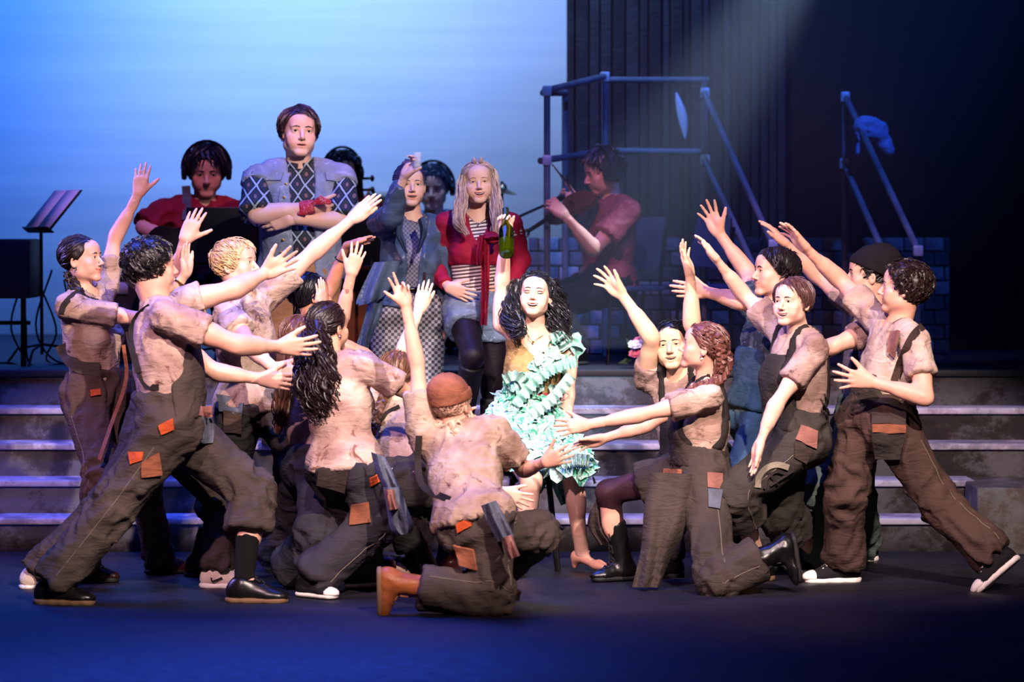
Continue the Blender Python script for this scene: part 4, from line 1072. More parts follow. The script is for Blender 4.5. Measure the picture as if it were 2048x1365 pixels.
p.patch(q_, [(258, 905), (288, 905), (285, 921), (262, 930)], M_ORANGE, 'pocket_tag')
p.seams(M_THREAD, 'R')
ALL.append(p)

p = Person('person', 'performer hidden behind the big dark-haired man, white running shoes and a raised open hand showing', 15.28, (308, 862), (333, 640), 85, dict(px=(300, 552, 0.04), yaw=95, pitch=6, face={}, detail=False), H=1.70, sex='m', tone=FAIR, group=GL,
    RA=[(432, 745, 'n'), (520, 758, 0.0), (592, 766, 0.0), (560, 740, 0), dict(spread=6)], LA=[(350, 560, 'f'), (369, 482, 'n'), (404, 403, 0.02), (428, 452, 0.0), dict(spread=6, thumb=50)],
    RL=[(205, 1020, -0.03), (72, 1142, 'g'), (140, 1185, 0.02)], LL=[(448, 1000, 'f'), (432, 1140, 'g'), (500, 1172, -0.02)])
p.hair('#1a100c', '#2a1a14', n=60, seed=3); p.shirt(TS[2], 0.55, hem=0.055); p.trousers(OV[1], top=0.14, seed=8, bag=1.3); p.bib(OV[1]); p.straps(M_STRAP)
for sd in 'RL': p.shoe(sd, 'sneaker', M_SNK, M_WHITE, M_WLACE)
sw = p.ribbon((p.bv, p.bq), [(422, 1156), (424, 1163), (432, 1161), (444, 1156)], 0.006, M_CANVAS, 'swoosh_mark', lift=0.045)
p.seams(M_THREAD) if hasattr(p, 'trVQ') else None
ALL.append(p)

p = Person('person', 'blond young man in profile behind the outstretched hands, one arm reaching high to the right', 15.75, (500, 800), (486, 600), 68, dict(res=0.0037, px=(473, 530, -0.02), yaw=70, pitch=6, face=dict(smile=0.1), lip='#b8766a', brow='#8a6440', browt=0.0024, iris='#5a7080'), H=1.76, sex='m', tone=PALE, group=GL,
    RA=[(498, 690, 'n'), (546, 738, 'n'), (592, 752, 0.0), (575, 725, 0), dict(spread=8)], LA=[(625, 507, 'f'), (702, 440, 'n'), (748, 396, 0.0), (738, 432, -0.04), dict(spread=4, curl=(2, 4, 4), thumb=16)],
    RL=[(448, 975, 0.02), (402, 1118, 'g'), (455, 1140, -0.02)], LL=[(592, 885, -0.22), (572, 1110, 'g'), (635, 1120, 0.0)])
p.hair('#b98a52', '#e0c088', n=210, length=0.075, comb=(0, 0.75, -0.25), lift=0.018, fringe=0.018, jit=0.3, seed=4, nape=-0.06, sidez=-0.035)
p.shirt(TS[1], 0.6, hem=-0.05, seed=6, off=0.022, hemflare=0.005); p.trousers(OV[3], top=-0.03, legs={'R': 0.70, 'L': 1.0}, bag=1.5, seed=9, off=0.022)
p.shoe('R', 'boot', M_MAROON, M_SOLE, M_LACE); p.shoe('L', 'boot', M_MAROON, M_SOLE, M_LACE)
q_ = p.tree(p.trVQ); p.patch(q_, [(432, 788), (490, 798), (485, 830), (440, 822)], M_BLUEP, 'pocket_flap'); p.patch(q_, [(498, 775), (555, 790), (568, 825), (520, 815)], M_DENIM, 'pocket_flap'); p.patch(q_, [(448, 820), (486, 826), (482, 868), (448, 865)], OV[2], 'pocket')
p.seams(M_THREAD) if hasattr(p, 'trVQ') else None
ALL.append(p)

p = Person('person', 'dark straight-haired performer behind the kneeling curly-haired woman, one flat hand held out high', 16.1, (640, 850), (628, 660), 105, dict(px=(622, 592, 0.0), yaw=112, pitch=4, face={}, detail=False), H=1.66, tone=TAN, group=GL,
    RA=[(722, 706, 0.0), (792, 762, 0.0), (840, 800, 0.0), (820, 770, 0), dict(spread=6)], LA=[(662, 578, 'f'), (690, 494, 'n'), (774, 468, 0.0), (748, 462, -0.06), dict(spread=5, curl=(2, 3, 3), thumb=14)],
    RL=[(628, 1000, 'n'), (610, 1105, 'g'), (650, 1115, 0)], LL=[(598, 985, 'f'), (570, 1100, 'g'), (620, 1110, 0)])
p.cuffband('L', M_LACE, 0.031, 0.003, 0.2); p.hair('#08080c', '#14141c', n=150, length=0.16, comb=(0, -0.6, -0.7), lift=0.012, jit=0.1, seed=5, nape=-0.10, locks=[dict(pts=[(606, 600, 0.02), (604, 640, 0.03), (608, 668, 0.04)], rad=[0.05, 0.045, 0.02], name='hair_length', n=40)])
p.shirt(TS[3], 0.45, hem=0.0); p.trousers(M_DENIM, top=0.1, bag=1.8, seed=12, off=0.024); p.straps(M_STRAP)
for sd in 'RL': p.shoe(sd, 'boot', M_BLACKL, M_SOLE, M_LACE)
p.seams(M_THREAD) if hasattr(p, 'trVQ') else None
ALL.append(p)

p = Person('person', 'brown wavy-haired performer mostly hidden behind the curly ponytail, both hands raised, small forearm tattoo', 15.5, (628, 930), (614, 742), 120, dict(px=(606, 680, 0.0), yaw=125, pitch=4, face={}, detail=False), H=1.64, tone=FAIR, group=GL,
    RA=[(683, 640, 'n'), (702, 549, 'n'), (722, 486, 0.0), (684, 503, -0.02), dict(spread=12, thumb=40)], LA=[(648, 690, 'f'), (643, 620, 'n'), (640, 547, 0.02), (655, 590, 0.05), dict(spread=3, thumb=12, curl=(3, 3, 3))],
    RL=[(640, 1070, 'n'), (600, 1140, 'g'), (650, 1160, 0.0)], LL=[(590, 1040, 'f'), (560, 1110, 'g'), (610, 1120, 0.0)])
p.hair('#4a2a20', '#6e4434', n=150, length=0.13, comb=(0, -0.6, -0.6), lift=0.012, jit=0.2, seed=6, locks=[dict(pts=[(590, 690, 0.0), (575, 760, -0.05), (562, 830, -0.05), (556, 868, -0.04)], rad=[0.045, 0.05, 0.04, 0.01], name='wavy_hair', n=46, curl=0.010, freq=7)])
p.shirt(TS[2], 0.5, hem=0.0); p.trousers(OV[4], top=0.1, bag=1.9, seed=14, off=0.024, flare=0.02)
for sd in 'RL': p.shoe(sd, 'boot', M_BLACKL, M_SOLE, M_LACE)
ta = MB()
for a0 in (0.0, ): 
    tt = np.linspace(0, 6.28, 13)[:-1]; w0 = p.wr['R']; e0 = p.el['R']; c0 = w0+(e0-w0)*0.36; ax = nz(e0-w0); vx = nz(np.cross(ax, A(0, 1, 0))); c0 = c0-A(0, 1, 0)*0.0315
    ta.tube([c0+vx*0.008*math.cos(t)+ax*0.008*math.sin(t) for t in tt], 0.0012, 4, closed=True); ta.tube([c0+vx*0.003*math.cos(t)+ax*0.003*math.sin(t) for t in tt], 0.0010, 4, closed=True)
ta.build('forearm_tattoo', mat('tattoo_ink', '#5a2e34', 0.7), p.root, p.base)
p.seams(M_THREAD) if hasattr(p, 'trVQ') else None
ALL.append(p)

p = Person('person', 'kneeling woman seen from behind with a long curly black ponytail', 15.0, (690, 925), (668, 722, 0.06), 148, dict(px=(658, 655, 0.04), yaw=138, pitch=2, face=dict(smile=0.3), brow='#120c0a'), H=1.66, hyaw=150, tone=OLIVE, group=GL,
    RA=[(828, 796, 'f'), (905, 838, 'f'), (960, 850, 0.05), (940, 820, 0), dict(spread=8)], LA=[(606, 782, 'f'), (596, 742, 'f'), (600, 690, 0.0), (620, 720, 0), dict(spread=8)],
    RL=[(748, 1050, 0.02), (618, 1160, 'g'), (668, 1197, -0.10)], LL=[(722, 1070, 'f'), (716, 1142, 'g'), (748, 1165, 0.05)])
p.hair('#140b0c', '#2c1a1c', n=190, length=0.13, comb=(0, -0.85, 0.0), lift=0.010, jit=0.1, seed=7, nape=-0.075, sidez=-0.045, locks=[dict(pts=[(636, 640, -0.08), (630, 690, -0.14), (634, 760, -0.16), (650, 820, -0.14), (655, 862, -0.12)], rad=[0.035, 0.075, 0.105, 0.085, 0.02], n=230, curl=0.013, freq=11, r=0.0042, name='curly_ponytail')])
earring(p, 1); p.shirt(TS[3], 0.62, hem=-0.035, seed=11, off=0.022); p.trousers(OV[4], top=-0.02, bag=1.5, seed=16, off=0.024); 
p.shoe('R', 'sneaker', M_CANVAS, MATS['toe'], M_WLACE); p.shoe('L', 'sneaker', M_CANVAS, MATS['toe'], M_WLACE)
q_ = p.tree(p.trVQ); p.patch(q_, [(738, 958), (762, 945), (764, 962), (740, 972)], M_ORANGE, 'pocket_tag'); p.patch(q_, [(705, 1010), (738, 1004), (742, 1045), (700, 1052)], M_RUST)
p.patch(q_, [(640, 936), (700, 940), (690, 985), (635, 970)], OV[1], 'back_pocket')
panel(p, [((742, 905), (770, 915)), ((752, 945), (788, 950)), ((768, 980), (800, 978))], M_BLUEP, 14.72, 'hanging_bib', n=7); panel(p, [((766, 976), (802, 976)), ((774, 1020), (814, 1016)), ((780, 1058), (828, 1052)), ((796, 1072), (822, 1066))], M_BLUEP, 14.68, 'hanging_pocket', n=8); panel(p, [((768, 980), (788, 980)), ((772, 1002), (792, 1000)), ((776, 1022), (798, 1018))], M_PINKP, 14.62, 'strap_tab', n=5)
p.seams(M_THREAD) if hasattr(p, 'trVQ') else None
ALL.append(p)

p = Person('person', 'crouching woman with smooth brown plaited hair between the curly ponytail and the rust beanie', 15.3, (818, 968), (800, 815, 0.22), 160, dict(px=(797, 748, 0.02), yaw=160, pitch=8, face={}, detail=False), H=1.64, tone=PALE, group=GL,
    LA=[(806, 700, 'f'), (838, 622, 'f'), (853, 562, 0.0), (868, 588, 0.0), dict(spread=5, thumb=24)], RA=[(925, 935, 'n'), (1004, 985, 'n'), (1062, 1008, 0.0), (1040, 968, 0), dict(spread=16, thumb=40)],
    RL=[(905, 1050, 'f'), (892, 1118, 'g'), (915, 1150, -0.15)], LL=[(850, 1138, 'z', 0.08), (745, 1128, 0.1), (735, 1158, 0.0)])
p.hair('#4a2e22', '#80583c', n=170, length=0.12, comb=(0, -0.8, -0.4), lift=0.006, jit=0.06, seed=8, nape=-0.08, locks=[dict(pts=[(775, 775, -0.08), (762, 810, -0.14), (752, 845, -0.17), (746, 875, -0.18)], rad=[0.024, 0.022, 0.020, 0.010], braid=True, n=24, name='plait', freq=13)])
p.shirt(TS[1], 0.5, hem=0.0, seed=13); p.trousers(M_BTIGHT, top=0.05, bag=0.2, off=0.006, amp=0.0, cuff=0.8, name='tights'); p.trousers(OV[3], top=0.1, legs=0.36, off=0.022, seed=18, name='shorts')
p.ribbon(p.shirtVQ, [(757, 850), (775, 828), (800, 815)], 0.03, M_STRAP); p.ribbon(p.shirtVQ, [(830, 880), (836, 930), (826, 975), (812, 1000)], 0.024, M_RUST, lift=0.03)
p.ribbon(p.shirtVQ, [(842, 880), (846, 960), (848, 1040), (862, 1090)], 0.03, M_STRAP, 'hanging_strap', lift=0.05)
for sd in 'RL': p.shoe(sd, 'boot', M_MAROON, M_SOLE, M_LACE)
p.seams(M_THREAD) if hasattr(p, 'trVQ') else None
ALL.append(p)

p = Person('person', 'kneeling performer seen from behind in a rust beanie and tan boots at the front', 14.25, (948, 1040), (912, 872, 0.24), 152, dict(px=(905, 812, 0.02), yaw=150, pitch=0, roll=-4, face=dict(smile=0.4), brow='#6a4a34'), H=1.66, hyaw=140, tone=FAIR, group=GL,
    LA=[(834, 728, 0.02), (812, 612, 0.0), (793, 546, -0.02), (780, 592, -0.02), dict(spread=16, thumb=46, cv=[(6, 8, 6), (2, 4, 4), (40, 55, 40), (50, 60, 45)])], RA=[(1046, 942, 'f'), (1088, 926, 'n'), (1134, 910, -0.06), (1090, 894, -0.03), dict(spread=12, thumb=46)],
    RL=[(985, 1196, 'z', 0.075), (790, 1166, 0.0), (768, 1232, 0.0)], LL=[(1076, 1066, 'f'), (970, 1166, 'g'), (1030, 1180, 0.05)])
p.hair('#a87c62', '#d8b49c', n=150, length=0.12, comb=(0, -0.6, -0.7), lift=0.008, jit=0.3, wave=0.5, seed=9, nape=-0.10, locks=[dict(pts=[(880, 840, -0.02), (874, 868, -0.03), (882, 888, -0.06)], rad=[0.03, 0.034, 0.01], n=30, curl=0.010, name='loose_curls'), dict(pts=[(905, 845, -0.08), (915, 872, -0.10), (930, 888, -0.10)], rad=[0.035, 0.038, 0.012], n=30, curl=0.010, name='loose_curls'), dict(pts=[(936, 830, -0.02), (944, 858, -0.05), (938, 880, -0.06)], rad=[0.025, 0.026, 0.01], n=26, curl=0.010, name='loose_curls')])
p.beanie(cloth('rust_knit', '#8a5440', '#74432f', 12, 0.9, 0.4), tilt=-14, cuff=0.05, slouch=0.012); earring(p, 1)
p.shirt(TS[0], 0.66, hem=-0.035, seed=15, off=0.028, slr=0.03, amp=0.012); p.trousers(OV[0], top=-0.02, legs={'R': 0.87, 'L': 1.0}, bag=1.3, seed=20, off=0.022, amp=0.012)
p.shoe('R', 'boot', M_TANB, M_TANSOLE, M_TANB, shaft=0.21); p.shoe('L', 'boot', M_TANB, M_TANSOLE)
q_ = p.tree(p.trVQ); p.patch(q_, [(912, 1045), (940, 1036), (944, 1052), (916, 1066)], M_ORANGE, 'pocket_tag'); p.patch(q_, [(908, 1090), (948, 1100), (955, 1140), (918, 1132)], M_RUST)
panel(p, [((962, 1012), (992, 1002)), ((975, 1045), (1010, 1035)), ((995, 1085), (1028, 1074))], M_BLUEP, 14.02, 'hanging_bib', n=7); panel(p, [((1002, 1078), (1024, 1070)), ((1010, 1100), (1032, 1092)), ((1018, 1120), (1040, 1112))], M_PINKP, 13.97, 'strap_tab', n=5)
p.ribbon(p.shirtVQ, [(838, 872), (836, 930), (848, 975), (900, 1000)], 0.03, M_STRAP, lift=0.012)
p.seams(M_THREAD) if hasattr(p, 'trVQ') else None
ALL.append(p)

# ------------------------------------------------------------------ right crowd
p = Person('person', 'black-haired man facing front with both arms raised, behind the woman with the braided brown hair', 16.1, (1392, 930), (1362, 758), -20, dict(res=0.0037, px=(1346, 692, -0.04), yaw=-14, pitch=3, roll=6, face=dict(smile=0.4, open=0.007, eyes='squint'), brow='#14100e', iris='#1c120c'), H=1.72, sex='m', tone='#dfb493', group=GL,
    RA=[(1304, 676, 'n'), (1245, 590, 'n'), (1198, 546, 0.0), (1234, 548, -0.03), dict(spread=22, thumb=38)], LA=[(1384, 652, 'n'), (1381, 552, 'n'), (1361, 482, 0.02), (1345, 545, -0.20), dict(spread=20, thumb=20)],
    RL=[(1330, 1050, 'n'), (1340, 1120, 'g'), (1300, 1140, -0.1)], LL=[(1450, 1070, 'n'), (1500, 1110, 'g'), (1470, 1130, -0.1)])
p.hair('#0a0908', '#1a1614', n=170, length=0.06, comb=(0.1, 0.5, 0.6), lift=0.016, jit=0.4, seed=10, nape=-0.05, sidez=-0.03)
p.shirt(TS[2], 0.4, hem=0.055, seed=17); p.trousers(OV[4], top=0.1, seed=22); p.straps(M_STRAP); p.bib(OV[4])
for sd in 'RL': p.shoe(sd, 'boot', M_BLACKL, M_SOLE, M_LACE)
p.seams(M_THREAD) if hasattr(p, 'trVQ') else None
ALL.append(p)

p = Person('person', 'kneeling woman with braided auburn hair, arms stretched to the left, black lace-up boots', 15.35, (1394, 948), (1414, 770), -82, dict(res=0.0037, px=(1404, 695, -0.02), yaw=-92, pitch=10, face=dict(smile=0.5), lip='#b06058', brow='#4a2c22'), H=1.68, hyaw=-70, tone=FAIR, group=GL,
    LA=[(1284, 830, -0.06), (1176, 850, -0.02), (1104, 857, 0.0), (1153, 812, 0.02), dict(spread=12, thumb=44)], RA=[(1296, 850, 0.02), (1208, 878, 0.02), (1136, 894, 0.0), (1190, 862, -0.04), dict(spread=5, thumb=20)],
    RL=[(1216, 985, 'f'), (1246, 1128, 'g'), (1205, 1165, -0.05)], LL=[(1432, 1158, 'z', 0.075), (1560, 1100, 0.04), (1592, 1162, 0.0)])
p.hair('#4c2822', '#7c4a3e', n=200, length=0.12, comb=(0, -0.8, -0.35), lift=0.012, jit=0.18, wave=0.35, seed=11, nape=-0.085, sidez=-0.02, locks=[dict(pts=[(1408, 662, -0.09), (1434, 680, -0.075), (1443, 715, -0.06), (1438, 745, -0.06)], rad=[0.016, 0.026, 0.028, 0.022], braid=True, n=24, freq=13, name='side_braid'), dict(pts=[(1445, 690, 0.0), (1452, 725, 0.0), (1436, 760, -0.06), (1400, 772, -0.13), (1368, 785, -0.15)], rad=[0.03, 0.034, 0.028, 0.022, 0.012], braid=True, n=24, freq=11, name='braid')])
earring(p, -1); p.shirt(TS[1], 0.60, hem=0.055, seed=19, slr=0.035); p.trousers(M_TIGHT, top=0.05, bag=0.2, off=0.005, amp=0.0, cuff=0.8, name='tights'); p.trousers(OV[0], top=0.13, legs={'R': 0.30, 'L': 0.84}, bag=1.4, seed=24, off=0.024)
p.bib(OV[1], top=0.15, width=0.11); p.straps(M_STRAP, cross=0.2)
for sd in 'RL': p.shoe(sd, 'boot', M_BLACKL, M_SOLE, M_LACE, shaft=0.23)
q_ = p.tree(p.trVQ); p.patch(q_, [(1332, 938), (1372, 940), (1368, 958), (1330, 955)], M_RUST, 'pocket_flap', lift=0.02); p.patch(q_, [(1329, 955), (1370, 957), (1362, 1008), (1320, 1002)], M_BROWNP, 'pocket', lift=0.02, nx=6, ny=6); p.patch(q_, [(1414, 946), (1443, 947), (1444, 980), (1415, 976)], M_PINKP); p.patch(q_, [(1415, 978), (1444, 981), (1438, 1020), (1417, 1015)], M_BLUEP, 'pocket')
panel(p, [((1300, 945), (1400, 950)), ((1288, 1020), (1390, 1030)), ((1282, 1100), (1345, 1110)), ((1264, 1175), (1318, 1176))], OV[0], 15.18, 'skirt_panel'); panel(p, [((1178, 1030), (1200, 985)), ((1176, 1055), (1215, 1060)), ((1200, 1092), (1230, 1080))], OV[1], 15.62, 'skirt_flap', n=6)
p.seams(M_THREAD) if hasattr(p, 'trVQ') else None
ALL.append(p)

p = Person('person', 'dark-haired man in a camouflage vest and blue jeans, one arm high, behind the short-haired performer', 16.0, (1512, 830), (1552, 622), -60, dict(px=(1548, 546, -0.02), yaw=-72, pitch=4, face=dict(smile=0.7), brow='#1c120e'), H=1.74, sex='m', tone=FAIR, group=GL,
    RA=[(1498, 548, 'f'), (1438, 468, 'n'), (1408, 402, 0.0), (1442, 410, -0.02), dict(spread=20, thumb=46)], LA=[(1484, 604, 'n'), (1414, 584, 'f'), (1354, 578, 0.0), (1403, 556, 0.0), dict(spread=5, thumb=48)],
    RL=[(1560, 985, 'f'), (1590, 1105, 'g'), (1550, 1125, 0)], LL=[(1470, 980, 'n'), (1490, 1110, 'g'), (1450, 1135, 0)])
p.hair('#120c0c', '#2a2022', n=190, length=0.085, comb=(0.2, 0.3, -0.5), part=0.01, lift=0.022, jit=0.25, seed=12, nape=-0.08, fringe=0.0)
p.shirt(cloth('camouflage', '#5f6a68', '#3b4444', 9, 0.9, 0.4, 0.46, 0.50, '#8b9a98'), 0.45, hem=-0.02, seed=21); p.trousers(M_DENIM, top=0.0, bag=1.2, seed=26); p.bib(M_DENIM, top=0.2)
for sd in 'RL': p.shoe(sd, 'boot', M_BLACKL, M_SOLE, M_LACE)
p.seams(M_THREAD) if hasattr(p, 'trVQ') else None
ALL.append(p)

p = Person('person', 'smiling short-haired performer leaning in with one arm high and one hand hanging, bare knee', 15.4, (1588, 876), (1600, 670), -68, dict(res=0.0037, px=(1584, 606, -0.04), yaw=-38, pitch=3, face=dict(smile=1.0, open=0.008), lip='#b4685e', brow='#3a2218'), H=1.68, hyaw=-75, sex='f', w=1.12, tone=PALE, group=GL,
    LA=[(1553, 808, -0.10), (1520, 884, -0.04), (1505, 946, 0.0), (1528, 905, -0.05), dict(spread=4, thumb=18, curl=(4, 6, 6))], RA=[(1488, 590, 'f'), (1434, 521, 'n'), (1400, 474, 0.0), (1432, 500, -0.12), dict(spread=8, thumb=18)],
    LL=[(1470, 990, -0.10), (1520, 1128, 'g'), (1476, 1150, -0.02)], RL=[(1560, 1030, 0.1), (1640, 1112, 'g'), (1600, 1130, 0.0)])
p.hair('#3c2420', '#6a4640', n=210, length=0.085, comb=(0.3, 0.2, -0.6), part=0.03, lift=0.016, jit=0.2, seed=13, nape=-0.085, fringe=0.012)
p.shirt(TS[2], 0.62, hem=0.055, seed=23, off=0.02); p.trousers(OV[3], top=0.14, legs={'L': 0.66, 'R': 0.66}, bag=1.5, seed=28, off=0.022, flare=0.01); p.bib(OV[3], top=0.10, width=0.13); p.straps(M_STRAP, x=0.1)
for sd in 'RL': p.shoe(sd, 'boot', M_BLACKL, M_TANSOLE, M_LACE, shaft=0.1)
q_ = p.tree(p.trVQ); p.patch(q_, [(1603, 850), (1634, 862), (1632, 898), (1592, 880)], M_PINKP); p.patch(q_, [(1590, 882), (1626, 900), (1612, 928), (1588, 915)], OV[1], 'pocket')
# stencilled gear ring on the thigh
gm = cloth('faded_stencil_paint', '#8a8070', '#786e60', 10, 0.9, 0.2)
p.ribbon(q_, [(1516, 976), (1518, 955), (1534, 936), (1556, 930), (1578, 936)], 0.028, gm, 'stencil_mark', lift=0.012, n=18); p.ribbon(q_, [(1528, 978), (1534, 958), (1552, 944), (1574, 948), (1588, 940)], 0.014, M_STRAP, 'stencil_ring', lift=0.016, n=18); p.ribbon(q_, [(1536, 944), (1556, 970)], 0.012, M_STRAP, 'stencil_spoke', lift=0.016); p.ribbon(q_, [(1540, 972), (1584, 944)], 0.012, M_STRAP, 'stencil_spoke', lift=0.016)
p.seams(M_THREAD) if hasattr(p, 'trVQ') else None
ALL.append(p)

p = Person('person', 'performer in a black beanie, arm raised, behind the curly-haired man at the right', 16.0, (1722, 838), (1752, 628), -80, dict(px=(1736, 552, -0.02), yaw=-88, pitch=4, face=dict(smile=0.2), brow='#1c120e'), H=1.74, sex='m', tone=FAIR, group=GL,
    RA=[(1640, 556, 'f'), (1574, 490, 'n'), (1522, 434, 0.0), (1560, 478, -0.1), dict(spread=12, thumb=36)], LA=[(1668, 692, 'n'), (1606, 722, 'f'), (1560, 740, 0.0), (1590, 700, 0.0), dict(spread=8)],
    LL=[(1634, 975, 'n'), (1650, 1112, 'g'), (1600, 1135, 0.0)], RL=[(1710, 990, 'f'), (1725, 1088, 'g'), (1690, 1105, 0.0)])
p.hair('#14100e', '#221a16', n=110, length=0.06, comb=(0, 0.8, -0.3), lift=0.006, jit=0.2, seed=14, fringe=0.02)
p.beanie(cloth('black_knit_cap', '#1a1416', '#120e10', 12, 0.9, 0.4), tilt=-20, cuff=0.05, slouch=0.03)
p.shirt(TS[3], 0.62, hem=0.055, seed=25); p.trousers(cloth('grey_green_canvas', '#55605a', '#3e4742', 4, 0.85, 0.4), top=0.1, bag=1.6, seed=30, off=0.02); p.straps(M_STRAP)
for sd in 'RL': p.shoe(sd, 'sneaker', M_CANVAS, MATS['toe'], M_WLACE)
p.seams(M_THREAD) if hasattr(p, 'trVQ') else None
ALL.append(p)

p = Person('person', 'curly dark-haired man in a wide lunge at the far right, black canvas shoes', 15.35, (1754, 850), (1796, 652), -70, dict(res=0.0037, px=(1806, 578, -0.02), yaw=-98, pitch=6, face=dict(smile=0.4), brow='#1c120e'), H=1.76, hyaw=-40, sex='m', w=0.94, tone=FAIR, group=GL,
    LA=[(1852, 796, 'n'), (1744, 764, 'n'), (1662, 752, -0.02), (1712, 716, -0.02), dict(spread=20, thumb=46)], RA=[(1682, 562, 'f'), (1614, 500, 'n'), (1564, 444, 0.0), (1592, 456, -0.06), dict(spread=20, thumb=36)],
    RL=[(1692, 985, 0.0), (1688, 1128, 'g'), (1632, 1162, -0.02)], LL=[(1876, 1005, 0.0), (1990, 1112, -0.1), (1956, 1172, -0.05)])
p.hair('#170d0c', '#2e1c1a', n=260, length=0.10, comb=(0.0, 0.1, -0.9), lift=0.030, wave=1.5, jit=0.5, seed=15, nape=-0.12, r=0.008, sidez=-0.045, fringe=0.0)
p.shirt(TS[1], 0.62, hem=0.055, seed=27, vneck=0.09, off=0.018); p.trousers(OV[2], top=0.15, bag=1.35, seed=32, off=0.022, amp=0.013); p.bib(OV[1], top=0.24, width=0.11)
p.ribbon(p.shirtVQ, [(1786, 770), (1806, 712), (1826, 672), (1846, 652)], 0.036, OV[2], 'strap', lift=0.014); p.patch(p.shirtVQ, [(1788, 666), (1806, 664), (1796, 712), (1776, 704)], M_PINKP, 'strap_buckle_tab', lift=0.03)
for sd in 'RL': p.shoe(sd, 'hightop' if sd == 'L' else 'sneaker', M_CANVAS, MATS['toe'], M_WLACE)
q_ = p.tree(p.trVQ); p.patch(q_, [(1748, 824), (1810, 826), (1810, 850), (1748, 850)], OV[1], 'pocket_flap', lift=0.03); p.patch(q_, [(1748, 850), (1810, 850), (1810, 865), (1748, 864)], M_RUST, 'pocket_band', lift=0.032); p.patch(q_, [(1748, 864), (1810, 865), (1806, 918), (1752, 914)], OV[3], 'pocket', lift=0.03, nx=6, ny=6)
p.seams(M_THREAD) if hasattr(p, 'trVQ') else None
ALL.append(p)

# ------------------------------------------------------------------ patterned cloths
def diamonds(name):
    m, nt, b, N, L = newmat(name); co = objco(N); n = noise_node(N, L, co, 9, 2)
    ad = N.new('ShaderNodeVectorMath'); ad.operation = 'MULTIPLY_ADD'; L.new(n.outputs[1], ad.inputs[0]); ad.inputs[1].default_value = (0.02, 0.02, 0.02); L.new(co, ad.inputs[2])
    mp = mapping(N, L, ad.outputs[0], (16, 0, 12), (0, 0, 0)); r2 = mapping(N, L, mp, (1, 1, 1), (0, math.pi/4, 0))
    v = N.new('ShaderNodeTexVoronoi'); v.feature = 'DISTANCE_TO_EDGE'; v.inputs['Randomness'].default_value = 0.06; v.inputs['Scale'].default_value = 1.0; L.new(r2, v.inputs['Vector'])
    w = N.new('ShaderNodeTexVoronoi'); w.feature = 'F1'; w.inputs['Randomness'].default_value = 0.06; w.inputs['Scale'].default_value = 1.0; L.new(r2, w.inputs['Vector'])
    c = ramp(N, L, v.outputs['Distance'], [(0.03, '#9fb0bc'), (0.075, '#10151f'), (0.20, '#10151f'), (0.24, '#39434f'), (0.28, '#131926')]).outputs[0]
    c2 = ramp(N, L, w.outputs['Distance'], [(0.12, '#7a5a5c'), (0.17, '#10151f')]).outputs[0]
    f = ramp(N, L, w.outputs['Distance'], [(0.16, (1, 1, 1, 1)), (0.18, (0, 0, 0, 1))]).outputs[0]
    L.new(mix(N, L, f, c, c2), b.inputs['Base Color']); b.inputs['Roughness'].default_value = 0.8; nb = noise_node(N, L, co, 24, 3); bump(N, L, b, nb.outputs[0], 0.4, 0.02); return m
def stripes(name, a, b_, per, tilt=0.0, duty=0.5):
    m, nt, b, N, L = newmat(name); co = objco(N); sp = N.new('ShaderNodeSeparateXYZ'); L.new(mapping(N, L, co, (1, 1, 1), (0, tilt, 0)), sp.inputs[0])
    f = mathn(N, L, 'FRACT', mathn(N, L, 'DIVIDE', sp.outputs[2], per)); g = mathn(N, L, 'GREATER_THAN', f, duty)
    L.new(mix(N, L, g, a, b_), b.inputs['Base Color']); b.inputs['Roughness'].default_value = 0.85; return m
def checks(name, a, b_, size):
    m, nt, b, N, L = newmat(name); co = objco(N); c = N.new('ShaderNodeTexChecker'); c.inputs['Scale'].default_value = 1.0; c.inputs[1].default_value = srgb(a); c.inputs[2].default_value = srgb(b_)
    L.new(mapping(N, L, co, (1/size, 0, 1/size), loc=(0.1, 0.5, 0.1)), c.inputs['Vector']); L.new(c.outputs[0], b.inputs['Base Color']); b.inputs['Roughness'].default_value = 0.6
    nb = noise_node(N, L, co, 20, 3); bump(N, L, b, nb.outputs[0], 0.35, 0.02); return m
def prints(name, cols, scale, seed):
    m, nt, b, N, L = newmat(name); co = mapping(N, L, objco(N), loc=(seed, seed, seed)); n = noise_node(N, L, co, scale, 2, 0.5, 2.2)
    L.new(ramp(N, L, n.outputs[0], cols, 'CONSTANT').outputs[0], b.inputs['Base Color']); b.inputs['Roughness'].default_value = 0.75; return m

# ------------------------------------------------------------------ man with folded arms on the steps
p = Person('person', 'man standing on the steps with folded arms, denim vest over a diamond-patterned shirt, red bandana', 17.65, (602, 548), (598, 336), 10, dict(res=0.0037, px=(598, 266, -0.05), yaw=14, pitch=2, roll=-3, face=dict(open=0.004), brow='#2a1a16', browt=0.0034, iris='#2c1c14', size=1.08), H=1.86, ground=3*RS, sex='m', w=1.26, tone=PALE,
    RA=[(512, 430, -0.17), (624, 414, -0.02), (664, 424, 0.10), (640, 400, 0.0), dict(spread=3, curl=(20, 20, 15))], LA=[(690, 442, -0.16), (582, 438, -0.12), (526, 450, 0.02), (575, 432, 0.0), dict(spread=5, curl=(14, 18, 14), thumb=10)],
    RL=[(566, 720, -0.02), (560, 852, 'g'), (545, 870, -0.12)], LL=[(640, 720, -0.02), (645, 852, 'g'), (655, 870, -0.12)])
p.hair('#1e1312', '#3e2824', n=220, length=0.085, comb=(0.35, 0.35, -0.35), part=0.035, lift=0.022, jit=0.2, seed=16, nape=-0.07, fringe=0.014, fz=0.082)
MD = diamonds('diamond_print_shirt'); p.shirt(MD, 0.98, hem=-0.02, off=0.016, seed=31, name='shirt', neckr=0.058, amp=0.010)
